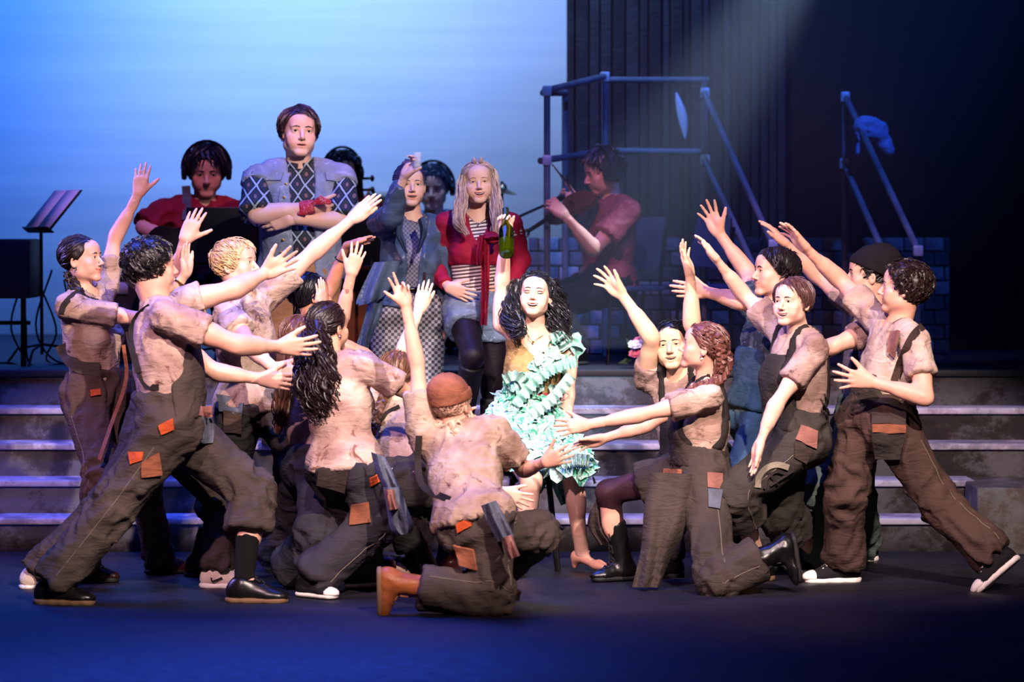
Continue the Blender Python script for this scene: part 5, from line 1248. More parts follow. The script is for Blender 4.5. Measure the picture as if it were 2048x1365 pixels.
FS = p.shirtF.copy(); V, Q = None, None
# collar
k = p.s
for sg in (-1, 1):
    mb = MB(); c0 = p.N+p.cu*0.035; pts = [c0+p.cr*sg*0.062*math.cos(a)+p.cf*(0.065*math.sin(a)+0.012)-p.cu*0.035*max(0, math.sin(a)) for a in np.linspace(-0.5, 1.35, 7)]
    mb.tube(pts, [0.018]*7, 6, flat=p.cu, fs=1.35); mb.build('collar', MD, p.root, p.base)
G = Field(p.lo, p.hi, 0.0115); p.torso(G, 0.037)
for sd in 'RL': G.cone(p.sh[sd], p.sh[sd]+(p.el[sd]-p.sh[sd])*0.16, 0.078, 0.088, 0.03, cap='b')
G.cone(p.P+p.pu*0.05, p.P-p.pu*0.04, 0.17*k, 0.18*k, 0.04, flat=p.pf, fs=0.85, cap='b'); G.plane(p.P-p.pu*0.03, -p.pu)
G.cone(p.N+p.cu*0.0, p.N+p.cu*0.3, 0.075, 0.095, 0, sub=True); p.notch(G, 0.062, slope=0.05); V, Q = G.mesh(); V = relax(V, Q, 1, 0.5); V = crease(V, Q, 0.007, 11, (1, 1, 0.8), 33)
MV = cloth('pale_washed_denim', '#8890a4', '#6a7388', 6, 0.85, 0.5, c3='#a4aaba'); vest = mobj('denim_vest', V, Q, MV, p.root, p.base); vt = p.tree((V, Q))
p.ribbon(vt, [(575, 345), (566, 380), (560, 420)], 0.03, MV, 'placket', lift=0.006); p.ribbon(vt, [(640, 345), (645, 380), (648, 410)], 0.03, MV, 'placket', lift=0.006); p.patch(vt, [(538, 345), (568, 345), (562, 362), (530, 360)], MV, 'pocket_flap'); p.patch(vt, [(650, 345), (682, 348), (686, 362), (652, 362)], MV, 'pocket_flap')
for q in ((572, 368), (568, 395), (566, 480), (563, 505)):
    h = vt.ray_cast(Vector(CAMP), Vector(RAY(*q)).normalized())
    if h[0]: mb = MB(); mb.lathe([(0.008, 0), (0.007, 0.004), (0.001, 0.005)], np.array(h[0])-A(0, 0.006, 0), (0, -1, 0), 10); mb.build('button', M_GOLD, p.root, p.base)
mb = MB(); mb.tube([p.N+p.cr*0.11*math.cos(a)-p.cf*0.10*math.sin(a)+p.cu*(0.01+0.01*math.sin(a)) for a in np.linspace(-0.35, math.pi+0.35, 12)], [0.016]+[0.034]*10+[0.016], 8); mb.build('hood', MV, p.root, p.base)
MK = cloth('khaki_twill', '#9c7450', '#84603f', 3, 0.85, 0.4); p.trousers(MK, top=0.06, bag=1.0, seed=34, off=0.018, amp=0.010); tt = p.tree(p.trVQ)
for sd in 'RL': p.shoe(sd, 'boot', M_BROWNP, M_SOLE, M_LACE)
w0, e0 = p.wr['R'], p.el['R']; ax = nz(w0-e0); u_ = nz(np.cross(ax, A(0, 1, 0))); v_ = np.cross(ax, u_); mb = MB()
MBD = prints('red_bandana', [(0.0, '#b3122c'), (0.60, '#e8c8c8'), (0.64, '#a80f28')], 70, 2.0); ba = w0-ax*0.02
mb.tube([ba+ax*t for t in np.linspace(-0.045, 0.035, 6)], [0.036, 0.042, 0.040, 0.041, 0.040, 0.034], 12); bd = mb.build('bandana', MBD, p.root, p.base)
mb = MB(); kn_ = ba-A(0, 1, 0)*0.035+A(0.02, 0, 0.02); mb.tube([kn_, kn_+A(0.05, -0.02, 0.02), kn_+A(0.105, -0.01, 0.005)], [0.008, 0.024, 0.012], 8, flat=A(0, 1, 0), fs=0.35); mb.tube([kn_, kn_+A(-0.04, -0.01, -0.045), kn_+A(-0.075, 0, -0.055)], [0.008, 0.02, 0.008], 8, flat=A(0, 1, 0), fs=0.35); mb.build('bandana_knot', MBD, bd, p.base)
ALL.append(p)

# ------------------------------------------------------------------ woman raising a glass
p = Person('person', 'woman in a blue leather jacket and checked trousers raising a glass to her face', 17.35, (815, 628), (826, 440), 8, dict(res=0.0037, px=(820, 372, -0.04), yaw=10, pitch=2, face=dict(smile=0.7, open=0.006), lip='#a8585a', brow='#2a1c24', iris='#2a1c18'), H=1.74, ground=2*RS, tone=PALE,
    RA=[(782, 432, -0.26), (808, 352, -0.10), (836, 318, -0.02), (836, 350, -0.06), dict(spread=3, curl=(38, 45, 30), thumb=40)], LA=[(884, 545, 0.02), (888, 640, -0.02), (890, 690, 0.0), (880, 670, -0.1), dict(spread=5, curl=(18, 20, 14))],
    RL=[(782, 800, -0.02), (775, 927, 'g'), (765, 955, -0.12)], LL=[(850, 800, -0.02), (852, 927, 'g'), (860, 955, -0.12)])
p.hair('#2c2440', '#5a4a74', n=190, length=0.11, comb=(0, -0.9, 0.1), lift=0.004, jit=0.06, seed=17, nape=-0.075, fz=0.082, locks=[dict(pts=[(0.03, -0.02, 0.118), (0.0, -0.06, 0.128), (-0.03, -0.08, 0.115)], rad=[0.018, 0.026, 0.018], px=False, n=26, curl=0.006, name='top_knot')])
earring(p, -1); MKN = checks('grey_knit_check', '#6c6c7c', '#3e3e4e', 0.012); p.shirt(MKN, 0.4, hem=0.0, off=0.010, seed=35, name='knit_top', amp=0.004, neckr=0.055)
G = Field(p.lo, p.hi, 0.0115); k = p.s; p.torso(G, 0.024)
G.plane(p.P+p.cu*0.13, -p.cu)
for sd in 'RL':
    a, b_, c_ = p.sh[sd], p.el[sd], p.wr[sd]; G.cone(a, b_, 0.066*k, 0.058*k, 0.035); G.cone(b_, b_+(c_-b_)*0.80, 0.058*k, 0.048*k, 0.02, cap='b')
G.cone(p.N+p.cu*0.0, p.N+p.cu*0.3, 0.070, 0.09, 0, sub=True); p.notch(G, 0.030, slope=0.16)
V, Q = G.mesh(); V = relax(V, Q, 1, 0.5); V = crease(V, Q, 0.008, 10, (1, 1, 1), 37)
ML = cloth('slate_blue_leather', '#48586e', '#38475e', 4, 0.30, 0.25); mobj('leather_jacket', V, Q, ML, p.root, p.base); jt = p.tree((V, Q))
p.trousers(checks('charcoal_check_trousers', '#8e8a90', '#35333b', 0.0165), top=0.10, bag=1.5, seed=38, off=0.020, amp=0.008)
G = Field(p.lo, p.hi, 0.0115); G.cone(p.P+p.cu*0.17, p.P+p.cu*0.03-A(0.01, 0, 0), 0.128*k, 0.205*k, 0, flat=p.cf, fs=0.78, cap='ab'); H_ = G.copy(); H_.v = H_.v+0.016; G.v = np.maximum(G.v, -H_.v); p.notch(G, 0.05, c=p.P+p.cr*-0.03); V, Q = G.mesh(); V = relax(V, Q, 1, 0.5); mobj('peplum', crease(V, Q, 0.006, 14, (1, 1, 0.2), 3), Q, ML, p.root, p.base)
panel(p, [((748, 525), (800, 522)), ((724, 575), (790, 560)), ((712, 605), (770, 590)), ((716, 612), (752, 604))], ML, 17.12, 'peplum_drape'); panel(p, [((738, 600), (768, 595)), ((728, 640), (762, 630)), ((716, 680), (746, 668)), ((704, 712), (735, 702))], ML, 17.2, 'coat_tail')
G = Field(p.lo, p.hi, 0.0115); p.torso(G, 0.034); G.slab(p.P+p.cu*0.135, nz(p.cu+p.cr*0.12), 0.012); V, Q = G.mesh(); mobj('belt', V, Q, M_BLACKL, p.root, p.base); panel(p, [((846, 545), (852, 545)), ((845, 575), (851, 575)), ((849, 602), (855, 602))], M_BLACKL, 17.08, 'belt_end', n=5)
for sd in 'RL': p.shoe(sd, 'boot', M_BLACKL, M_SOLE)
for x in (-1, 1): panel(p, [((822+x*14, 440), (822+x*24, 432)), ((822+x*18, 470), (822+x*34, 462)), ((824+x*8, 508), (824+x*14, 506))], ML, 17.10, 'lapel', n=6)
PG = p
ALL.append(p)

# ------------------------------------------------------------------ blonde in red
p = Person('person', 'smiling woman with long blonde hair, red shrug over striped top, denim shorts', 17.35, (955, 618), (956, 428), 2, dict(res=0.0037, px=(957, 366, -0.05), yaw=2, pitch=1, roll=3, face=dict(smile=1.0, open=0.008, eyes='squint'), lip='#b0545a', brow='#6a4a3c', browt=0.0024, iris='#4a5a66'), H=1.72, ground=2*RS, tone=PALE, hyaw=6,
    RA=[(866, 528, 0.04), (894, 574, -0.18), (938, 592, -0.03), (925, 560, -0.04), dict(spread=10, curl=(6, 8, 8))], LA=[(1042, 522, 0.05), (1022, 572, -0.08), (985, 585, -0.06), (1000, 560, -0.08), dict(spread=8)],
    RL=[(946, 712, -0.26), (925, 850, 0.22), (915, 880, 0.1)], LL=[(985, 778, 0.0), (982, 927, 'g'), (985, 950, -0.12)])
HL = dict(n=60, curl=0.006, freq=5, name='long_hair', r=0.0055)
p.hair('#9a7868', '#d8bca4', n=190, length=0.14, comb=(0, -0.55, -0.5), part=0.0, lift=0.006, jit=0.08, seed=18, nape=-0.09, fz=0.085, locks=[
    dict(pts=[(932, 340, 0.0), (926, 375, -0.02), (922, 410, -0.08), (918, 445, -0.13), (935, 470, -0.17)], rad=[0.022, 0.030, 0.034, 0.032, 0.008], **HL), dict(pts=[(982, 340, 0.0), (988, 375, -0.02), (992, 415, -0.07), (992, 450, -0.12), (985, 480, -0.16)], rad=[0.022, 0.030, 0.034, 0.030, 0.008], **HL),
    dict(pts=[(957, 350, 0.09), (956, 400, 0.12), (955, 450, 0.14)], rad=[0.05, 0.07, 0.04], **HL)])
for x in (-1, 1): p.lock([(x*0.016, 0.05, 0.120), (x*0.018, 0.0, 0.136), (x*0.02, -0.06, 0.128)], [0.010, 0.012, 0.010], hairmat('#9a7868', '#d8bca4'), np.random.RandomState(3), braid=True, px=False, freq=22, n=9, name='crown_braid')
MST = stripes('striped_jersey', '#e6dcd4', '#4e3436', 0.0185, 0.12, 0.5); p.shirt(MST, 0.3, hem=-0.01, off=0.012, seed=39, name='striped_top', amp=0.004, vneck=0.11, neckr=0.075, hemflare=0.02)
k = p.s; G = Field(p.lo, p.hi, 0.0115); p.torso(G, 0.022)
Y0 = p.N-p.cu*0.275; G.plane(Y0, -p.cu)
for sd in 'RL':
    a, b_, c_ = p.sh[sd], p.el[sd], p.wr[sd]; G.cone(a, b_, 0.058*k, 0.050*k, 0.03); G.cone(b_, b_+(c_-b_)*0.90, 0.050*k, 0.041*k, 0.02, cap='b')
G.cone(p.N, p.N+p.cu*0.3, 0.085, 0.10, 0, sub=True); G.cone(p.N+p.cf*0.10-p.cu*0.17, p.N+p.cf*0.11+p.cu*0.06, 0.006, 0.095, 0.01, sub=True)
V, Q = G.mesh(); V = relax(V, Q, 1, 0.5); V = crease(V, Q, 0.007, 12, (1, 1, 1), 41); MR = cloth('crimson_chiffon', '#a01436', '#7c0e2a', 6, 0.7, 0.5); mobj('shrug', V, Q, MR, p.root, p.base); rt = p.tree((V, Q))
panel(p, [((958, 470), (978, 470)), ((962, 520), (980, 520)), ((962, 580), (978, 580)), ((960, 650), (974, 652))], MR, 17.12, 'sash_tail', n=10); panel(p, [((955, 474), (974, 470)), ((953, 500), (968, 502)), ((954, 530), (966, 528))], MR, 17.10, 'sash_tail', n=6); panel(p, [((966, 468), (972, 484)), ((985, 462), (990, 490)), ((998, 470), (999, 484))], MR, 17.10, 'sash_bow', n=5)
p.trousers(M_BTIGHT, top=0.02, bag=0.2, off=0.006, amp=0.0, cuff=0.8, name='tights'); p.trousers(cloth('pale_denim_shorts', '#6e7c92', '#566378', 7, 0.85, 0.5, c3='#8f9bb0'), top=0.10, legs=0.20, off=0.018, seed=43, name='denim_shorts', flare=0.008)
MBT = mat('black_suede', '#0a090c', 0.6)
for sd in 'RL':
    F = p.gfield(); n_, an = p.kn[sd], p.an[sd]; F.cone(n_+(an-n_)*0.05, an, 0.070, 0.05, cap='b'); F.plane(n_+(an-n_)*0.12, n_-an); V, Q = F.mesh(); bt = mobj('boot_shaft', V, Q, MBT, p.root, p.base); p.shoe(sd, 'boot', MBT, M_SOLE)
    mb = MB(); rg = np.random.RandomState(4); vv = V[rg.choice(len(V), 46, replace=False)]
    for q in vv: mb.lathe([(0.004, 0), (0.003, 0.003), (0.0005, 0.004)], q, nz(q-(n_+(an-n_)*0.5)), 6)
    tag(mb.build('rhinestones', M_SILVER, bt, p.base), kind='stuff')
mb = MB(); c0 = p.N+p.cf*0.105-p.cu*0.055; mb.lathe([(0.001, -0.006), (0.006, 0), (0.001, 0.006)], c0, p.cf, 8); mb.tube([p.N+p.cr*0.06+p.cf*0.03, p.N+p.cr*0.035+p.cf*0.085-p.cu*0.03, c0, p.N-p.cr*0.035+p.cf*0.085-p.cu*0.03, p.N-p.cr*0.06+p.cf*0.03], 0.0016, 4); mb.build('necklace', M_SILVER, p.root, p.base)
ALL.append(p)

# ------------------------------------------------------------------ leading lady in the ruffled dress
p = Person('person', 'seated woman with long dark curls in a mint ruffled dress holding a green bottle overhead', 16.15, (1054, 880), (1072, 664), 6, dict(res=0.0037, px=(1070, 592, -0.05), yaw=-6, pitch=12, roll=-3, face=dict(smile=1.0, open=0.010, eyes='closed'), lip='#8e2230', brow='#241618', blush=1.4, lash=0.0016), H=1.70, hyaw=12, tone=PALE,
    RA=[(1004, 575, 0.0), (1010, 468, -0.02), (1013, 405, -0.05), (1030, 430, -0.05), dict(spread=2, curl=(42, 50, 34), thumb=26, size=0.95)], LA=[(1136, 782, 0.0), (1130, 862, -0.16), (1140, 905, -0.12), (1118, 885, -0.1), dict(spread=6)],
    LL=[(1142, 942, -0.34), (1164, 1108, 'g'), (1206, 1140, -0.08)], RL=[(1064, 962, -0.38), (1040, 1118, 'g'), (1030, 1140, -0.10)])
HL = dict(n=130, curl=0.013, freq=9, name='long_curls', r=0.0042)
p.hair('#0e0c0e', '#2a2a30', n=230, length=0.11, comb=(0, -0.55, -0.2), lift=0.016, wave=0.8, jit=0.3, seed=19, nape=-0.09, fz=0.086, locks=[
    dict(pts=[(1038, 560, 0.02), (1028, 600, 0.0), (1022, 635, -0.04), (1036, 662, -0.12), (1050, 668, -0.15)], rad=[0.03, 0.045, 0.050, 0.040, 0.014], **HL), dict(pts=[(1098, 560, 0.03), (1112, 605, 0.04), (1120, 650, 0.03), (1132, 690, 0.0)], rad=[0.032, 0.052, 0.062, 0.024], **HL), dict(pts=[(1070, 560, 0.10), (1080, 620, 0.14), (1096, 690, 0.14)], rad=[0.06, 0.085, 0.05], **HL)])
k = p.s; MGD = cloth('gold_lace_bodice', '#a88a58', '#8a6844', 16, 0.6, 0.5, c3='#c49a74'); MRW = cloth('coral_underdress', '#b04a4e', '#8e343c', 5, 0.7, 0.3)
F = p.gfield(); p.torso(F, 0.012); F.plane(p.P+p.cu*0.02, -p.cu); F.cone(p.N-p.cu*0.04+p.cf*0.03, p.N+p.cu*0.3, 0.085, 0.15, 0.01, sub=True); F.cone(p.N+p.cf*0.10-p.cu*0.07, p.N+p.cf*0.13+p.cu*0.1, 0.05, 0.10, 0.01, sub=True)
F.ell(p.sh['R'], A(0.085, 0.085, 0.085), k=0.0, sub=True); V, Q = F.mesh(); V = relax(V, Q, 1, 0.5); V = crease(V, Q, 0.003, 14, (1, 1, 1), 44)
fm = V[Q].mean(1); mi = ((fm-(p.P+p.cu*0.25))@p.cu < 0).astype(int); mobj('bodice', V, Q, [MGD, MRW], p.root, p.base, mi=mi); bodVQ = (V, Q)
# skirt over the seated thighs
F = p.gfield(); wa = p.P+p.cu*0.20; hm = PX(1054, 926, depth(p.P)-0.10)
F.cone(wa, hm, 0.125*k, 0.315*k, 0, flat=A(0, 1, 0), fs=0.72, cap='b'); F.cone(wa, PX(975, 918, depth(p.P)-0.08), 0.10, 0.115, 0.06); F.cone(p.P, p.kn['L'], 0.12, 0.105, 0.05); F.plane(wa+p.cu*0.02, p.cu); F.plane(hm, A(-0.05, 0, -1)); V, Q = F.mesh(); V = relax(V, Q, 2, 0.5); V = crease(V, Q, 0.012, 9, (1, 1, 0.3), 45); sk = mobj('skirt', V, Q, MRW, p.root, p.base); skVQ = (V, Q)
PR = [prints('mint_floral_print', [(0.0, '#94c8b4'), (0.43, '#58b090'), (0.50, '#b4d2c4'), (0.55, '#6a6462'), (0.58, '#a8d4c4'), (0.66, '#2a8a66')], 34, 1.0), prints('aqua_floral_print', [(0.0, '#5cb498'), (0.42, '#b4d8ca'), (0.50, '#585456'), (0.53, '#96ceba'), (0.62, '#c8e0d4')], 40, 5.0), prints('white_floral_print', [(0.0, '#b0ccc0'), (0.47, '#84bca4'), (0.55, '#78716a'), (0.58, '#bcd4c8')], 46, 9.0), prints('green_floral_print', [(0.0, '#36946e'), (0.48, '#74c0a4'), (0.58, '#b0d4c4')], 30, 13.0)]
def petal_mesh(name, m, seed):
    rg = np.random.RandomState(seed); n = 6; V = [(0, 0, 0)]; T = []
    for ring, rr in ((0, 0.5), (1, 1.0)):
        for i in range(n*2):
            a = i*math.pi/n; r = rr*(1+(0.22*math.sin(a*3+seed)+0.1*rg.rand())*ring); V.append((0.030*r*math.cos(a), 0.004*math.sin(a*2+seed)*rr+0.010*rr*rr*rg.rand()+0.006*rr*math.cos(a*3+seed), 0.034*r*math.sin(a)-0.02))
    m_ = n*2
    for i in range(m_): T.append((0, 1+i, 1+(i+1) % m_))
    Q = [(1+i, 1+m_+i, 1+m_+(i+1) % m_, 1+(i+1) % m_) for i in range(m_)]
    o = mobj(name, np.array(V), Q, m, None, None, T=T); return o
proto = [petal_mesh('ruffle_petal', PR[i % 4], i) for i in range(8)]
rg = np.random.RandomState(11); cnt = 0
def petals(VQ, n, cond, smin=0.8, smax=1.35):
    global cnt
    V, Q = VQ; N = vnormals(V, Q); idx = rg.permutation(len(V)); taken = []
    for i in idx:
        v = V[i]
        if not cond(v, N[i]): continue
        if taken and np.min(np.linalg.norm(np.array(taken)-v, axis=1)) < 0.026: continue
        taken.append(v); k_ = rg.randint(8)
        if cnt < 8 and not proto[cnt].parent: o = proto[cnt]
        else: o = proto[k_].copy(); COL.objects.link(o)
        o.parent = p.root; nn = nz(N[i]+A(0, -0.1, 0.12)); dn = A(0, 0, -1.0)+rg.normal(size=3)*0.35; dn = nz(dn-nn*(dn@nn)*0.75); xx = nz(np.cross(nn, dn)); s_ = smin+(smax-smin)*rg.rand()
        M = Matrix(((xx[0]*s_, nn[0]*s_, -dn[0]*s_, 0), (xx[1]*s_, nn[1]*s_, -dn[1]*s_, 0), (xx[2]*s_, nn[2]*s_, -dn[2]*s_, 0), (0, 0, 0, 1))); M.translation = Vector(v+nn*0.008-p.base); o.matrix_local = M; cnt += 1
        if len(taken) >= n: return
petals(skVQ, 228, lambda v, n: n[1] < 0.15 and n[2] > -0.5 and vnoise(np.array([v*A(9, 9, 9)]))[0] > -0.70, 1.0, 1.6)
dg = lambda v: (v-p.N)@p.cr                       # her right is positive
petals(bodVQ, 70, lambda v, n: n[1] < 0.2 and ((v-p.N)@p.cu) < -0.02-0.9*max(0, dg(v)+0.10) and dg(v) < 0.13)
# one ruffled shoulder and a few ruffled flounces
def flounce(pts, wid, m, d, waves, amp=0.030):
    P = spline(np.array(pts, float), 70); T = np.gradient(P, axis=0); T /= np.linalg.norm(T, axis=1, keepdims=True); Nn = np.stack([-T[:, 1], T[:, 0]], 1); V = []
    for i in range(70):
        t = i/69; a = math.sin(t*waves*6.28)
        for j in range(4):
            q = P[i]+Nn[i]*wid*(j/3)*(1+0.12*math.cos(t*waves*12.56+1)); V.append(PX(q[0], q[1], d-0.006*j-amp*a*(j/3)-0.02*math.sin(math.pi*t)))
    V = np.array(V); Q = [[i*4+j, i*4+j+1, i*4+j+5, i*4+j+4] for i in range(69) for j in range(3)]
    B = V+A(0, 0.003, 0); m_ = len(V); Q2 = [[m_+a for a in q[::-1]] for q in Q]
    return mobj('ruffle', np.concatenate([V, B]), Q+Q2, m, p.root, p.base)
d_ = depth(p.N)
flounce([(1098, 668), (1124, 662), (1146, 690)], 24, PR[1], d_-0.05, 5); flounce([(1150, 712), (1118, 722), (1085, 738), (1052, 768), (1022, 806)][::-1], 22, PR[0], d_-0.165, 9); flounce([(1010, 770), (1030, 762), (1046, 776)], -20, PR[2], d_-0.15, 4); flounce([(1134, 745), (1108, 778), (1080, 806), (1050, 826), (1012, 842)][::-1], 22, PR[2], d_-0.18, 10)
flounce([(944, 908), (1000, 922), (1060, 926), (1130, 908), (1176, 902)], 18, PR[0], d_-0.40, 14); flounce([(1118, 915), (1150, 908), (1180, 910)], 24, PR[2], d_-0.46, 6)
for pts in ([((1055, 935), (1100, 938)), ((1058, 965), (1096, 962)), ((1070, 990), (1082, 988))], [((1092, 940), (1128, 942)), ((1105, 975), (1134, 972)), ((1122, 1012), (1132, 1008))], [((1010, 925), (1050, 930)), ((1012, 945), (1048, 950)), ((1025, 968), (1035, 966))]): panel(p, pts, PR[3], depth(p.P)-0.02, 'leaf_trim', n=6, th=0.004)
mb = MB(); c0 = p.N-p.cr*-0.02+p.cf*0.085-p.cu*0.05; mb.tube([p.N+p.cr*0.055+p.cf*0.03, c0+p.cr*0.02+p.cu*0.02, c0, c0-p.cr*0.02+p.cu*0.02, p.N-p.cr*0.055+p.cf*0.03], 0.0018, 4); mb.lathe([(0.001, -0.005), (0.006, 0), (0.001, 0.005)], c0, p.cf, 8); mb.build('necklace', M_GOLD, p.root, p.base)
MPK = mat('nude_patent', '#c58a78', 0.25)
for sd in 'RL': p.shoe(sd, 'pump', MPK, MPK)
for x in (-1, 1):                                  # eye make-up on closed lids
    mb = MB(); pts = [(x*0.0318+t*0.014, 0.0895-3.0*(t*0.014)**2*8, 0.010-0.002*t*t) for t in np.linspace(-1, 1, 7)]; mb.tube(p.hw(pts), np.array([0.6, 0.9, 1, 1, 1, 0.9, 0.6])*0.0036, 6); mb.build('eye_shadow', mat('plum_shadow', '#7a4a50', 0.6), p.root, p.base)
PS = p; ALL.append(p)

# ------------------------------------------------------------------ the band on the platform
ZP = ZS[4]; MRS = cloth('red_band_shirt', '#8e1c30', '#6e1426', 6, 0.85, 0.4); MDK = cloth('dark_trousers', '#17161c', '#0f0e13', 5, 0.85, 0.3)
def headphones(p, m):
    mb = MB(); mb.tube(p.hw([(0.118*math.cos(a), -0.01, 0.01+0.152*math.sin(a)) for a in np.linspace(0, math.pi, 14)]), 0.008, 6); h = mb.build('headphones', m, p.root, p.base)
    for x in (-1, 1): mb = MB(); mb.lathe([(0.010, -0.004), (0.046, 0), (0.052, 0.014), (0.046, 0.030), (0.01, 0.034)], p.hw([(x*0.094, -0.005, -0.005)])[0], p.hf[0]*x, 16); mb.build('ear_cup', m, h, p.base)
MHP = mat('black_plastic', '#0d0e12', 0.4)
p = Person('person', 'seated guitarist in a red shirt and headphones, behind the black music stand', 18.95, (402, 562), (408, 405), 8, dict(px=(413, 342, -0.06), yaw=6, pitch=-18, face={}, brow='#140e10', size=1.12), H=1.82, ground=ZP, sex='m', w=1.1, tone=FAIR,
    RA=[(286, 455, -0.10), (345, 485, -0.16), (392, 500, -0.02), (380, 475, -0.05), dict(spread=5, curl=(20, 25, 20))], LA=[(505, 490, -0.05), (540, 430, -0.20), (560, 405, -0.02), (540, 400, -0.05), dict(spread=5, curl=(35, 40, 30))],
    RL=[(360, 590, -0.42), (352, 700, 'g'), (345, 715, -0.15)], LL=[(450, 590, -0.42), (455, 700, 'g'), (465, 715, -0.15)])
p.hair('#07070c', '#12121a', n=200, length=0.09, comb=(0, 0.7, -0.5), lift=0.034, jit=0.35, seed=20, nape=-0.06, fringe=0.035, r=0.007); headphones(p, MHP)
p.shirt(MRS, 0.9, hem=0.0, seed=50, off=0.022, neckr=0.065, vneck=0.06); p.trousers(MDK, top=0.05, seed=51); p.ribbon(p.shirtVQ, [(372, 372), (374, 410), (372, 440)], 0.05, M_BLUEP, 'guitar_strap', lift=0.01)
for sd in 'RL': p.shoe(sd, 'oxford', M_BLACKL, M_SOLE)
PM1 = p; ALL.append(p)
p = Person('person', 'bass player standing behind the man with folded arms, only dark hair showing', 20.0, (690, 570), (688, 402), 15, dict(px=(684, 345, -0.04), yaw=20, pitch=-8, face={}, detail=False), H=1.76, ground=ZP, sex='m', tone=FAIR,
    RA=[(655, 480, 0.0), (690, 520, -0.2), (712, 540, 0.0), (710, 520, 0.0), dict(curl=(20, 25, 20))], LA=[(735, 470, 0.0), (722, 420, -0.18), (715, 395, 0.0), (730, 400, 0), dict(curl=(40, 40, 30))])
p.hair('#08080c', '#14141c', n=170, length=0.09, comb=(0, 0.5, -0.5), lift=0.032, jit=0.35, seed=21, r=0.007, fringe=0.02); headphones(p, MHP); p.shirt(MRS, 0.6, hem=-0.05, seed=52); p.trousers(MDK, top=0.0)
for sd in 'RL': p.shoe(sd, 'oxford', M_BLACKL, M_SOLE)
ALL.append(p)
p = Person('person', 'drummer in a pale shirt and headphones, seated far back behind the raised glass', 20.4, (868, 560), (868, 432), 0, dict(px=(866, 375, -0.04), yaw=-5, pitch=-12, face={}, res=0.006, size=1.08), H=1.74, ground=ZP, sex='m', tone=FAIR,
    RA=[(835, 510, -0.05), (852, 550, -0.25), (860, 570, -0.05), (850, 560, 0), dict(curl=(40, 40, 30))], LA=[(905, 510, -0.05), (898, 550, -0.25), (890, 570, -0.05), (895, 560, 0), dict(curl=(40, 40, 30))],
    RL=[(840, 580, -0.4), (838, 680, 'g'), (835, 695, -0.12)], LL=[(900, 580, -0.4), (902, 680, 'g'), (905, 695, -0.12)])
p.hair('#1c2434', '#2c3850', n=170, length=0.08, comb=(0, 0.6, -0.2), lift=0.024, jit=0.35, seed=22, r=0.007, fringe=0.01); headphones(p, MHP); p.shirt(cloth('pale_shirt', '#b4bcc8', '#98a2b2', 5, 0.85, 0.3), 1.6, hem=0.0, seed=53, name='shirt'); p.trousers(MDK, top=0.02)
for sd in 'RL': p.shoe(sd, 'oxford', M_BLACKL, M_SOLE)
ALL.append(p)
p = Person('person', 'seated fiddler in a red plaid shirt playing beside the pipe railing', 19.0, (1215, 566), (1222, 402), -58, dict(px=(1206, 346, -0.04), yaw=-72, pitch=-14, face={}, brow='#140e10', size=1.05), H=1.80, ground=ZP, sex='m', tone=FAIR,
    LA=[(1188, 500, -0.10), (1130, 432, -0.10), (1108, 412, 0.02), (1125, 400, 0.05), dict(spread=6, curl=(35, 35, 25), thumb=20)], RA=[(1205, 462, 0.22), (1160, 405, 0.0), (1140, 400, -0.02), (1150, 390, 0), dict(spread=4, curl=(35, 40, 30))],
    RL=[(1105, 600, 0.0), (1100, 697, 'g'), (1065, 712, -0.05)], LL=[(1110, 610, -0.05), (1150, 700, 'g'), (1115, 716, -0.08)])
p.hair('#0a0a10', '#16161e', n=210, length=0.09, comb=(0, 0.6, -0.5), lift=0.030, jit=0.35, seed=23, nape=-0.06, fringe=0.02, r=0.007); headphones(p, MHP)
MPL = prints('red_plaid_shirt', [(0.0, '#74182a'), (0.46, '#a8525c'), (0.50, '#6a1424'), (0.62, '#8e2c3a')], 60, 3.0); p.shirt(MPL, 0.66, hem=-0.05, seed=54, off=0.022, name='shirt'); p.trousers(MDK, top=0.0, bag=1.2, seed=55)
for sd in 'RL': p.shoe(sd, 'oxford', M_BLACKL, M_SOLE)
PM4 = p; ALL.append(p)

# ================================================================== things
def tri_frame(f, up=(0, 0, 1)):
    f = nz(np.array(f, float)); r = nz(np.cross(f, np.array(up, float))); return r, f, np.cross(r, f)
M_BLK = mat('black_metal', '#0b0c10', 0.4, 0.4); M_PIPE = cloth('scuffed_steel', '#5c6674', '#424c5a', 6, 0.45, 0.2); M_PAPER = mat('sheet_paper', '#cfd0d8', 0.8)
M_WOOD = cloth('varnished_maple', '#5a2c14', '#3c1a0c', 5, 0.3, 0.1); M_EBONY = mat('ebony', '#0a0808', 0.35)
# bottle in the raised hand
def glass(name, c, rough=0.03):
    m, nt, b, N, L = newmat(name); b.inputs['Base Color'].default_value = srgb(c); b.inputs['Transmission Weight'].default_value = 1.0; b.inputs['Roughness'].default_value = rough; b.inputs['IOR'].default_value = 1.45; return m
hb = PS.wr['R']+PS.hd['R'][0]*0.085-A(0, 0.035, 0.0)
ax = nz(A(0.02, -0.62, -0.78)); top = hb-ax*0.055
bo = empty('wine_bottle', top+ax*0.29, 'green glass wine bottle held upside-down overhead by the woman in the ruffled dress', 'bottle'); bb = np.array(bo.location)
prof = [(0.0135, 0), (0.0150, 0.004), (0.0145, 0.02), (0.0140, 0.075), (0.020, 0.098), (0.0345, 0.125), (0.0375, 0.145), (0.0375, 0.278), (0.034, 0.288), (0.02, 0.289), (0.004, 0.276)]
mb = MB(); mb.lathe(prof, top, ax, 28); mb.build('bottle_glass', glass('green_bottle_glass', '#7f9a1c'), bo, bb)
mb = MB(); mb.lathe([(0.016, 0.0), (0.0165, 0.002), (0.0160, 0.05)], top-ax*0.001, ax, 20); mb.build('foil', mat('dark_green_foil', '#1c2a12', 0.35), bo, bb)
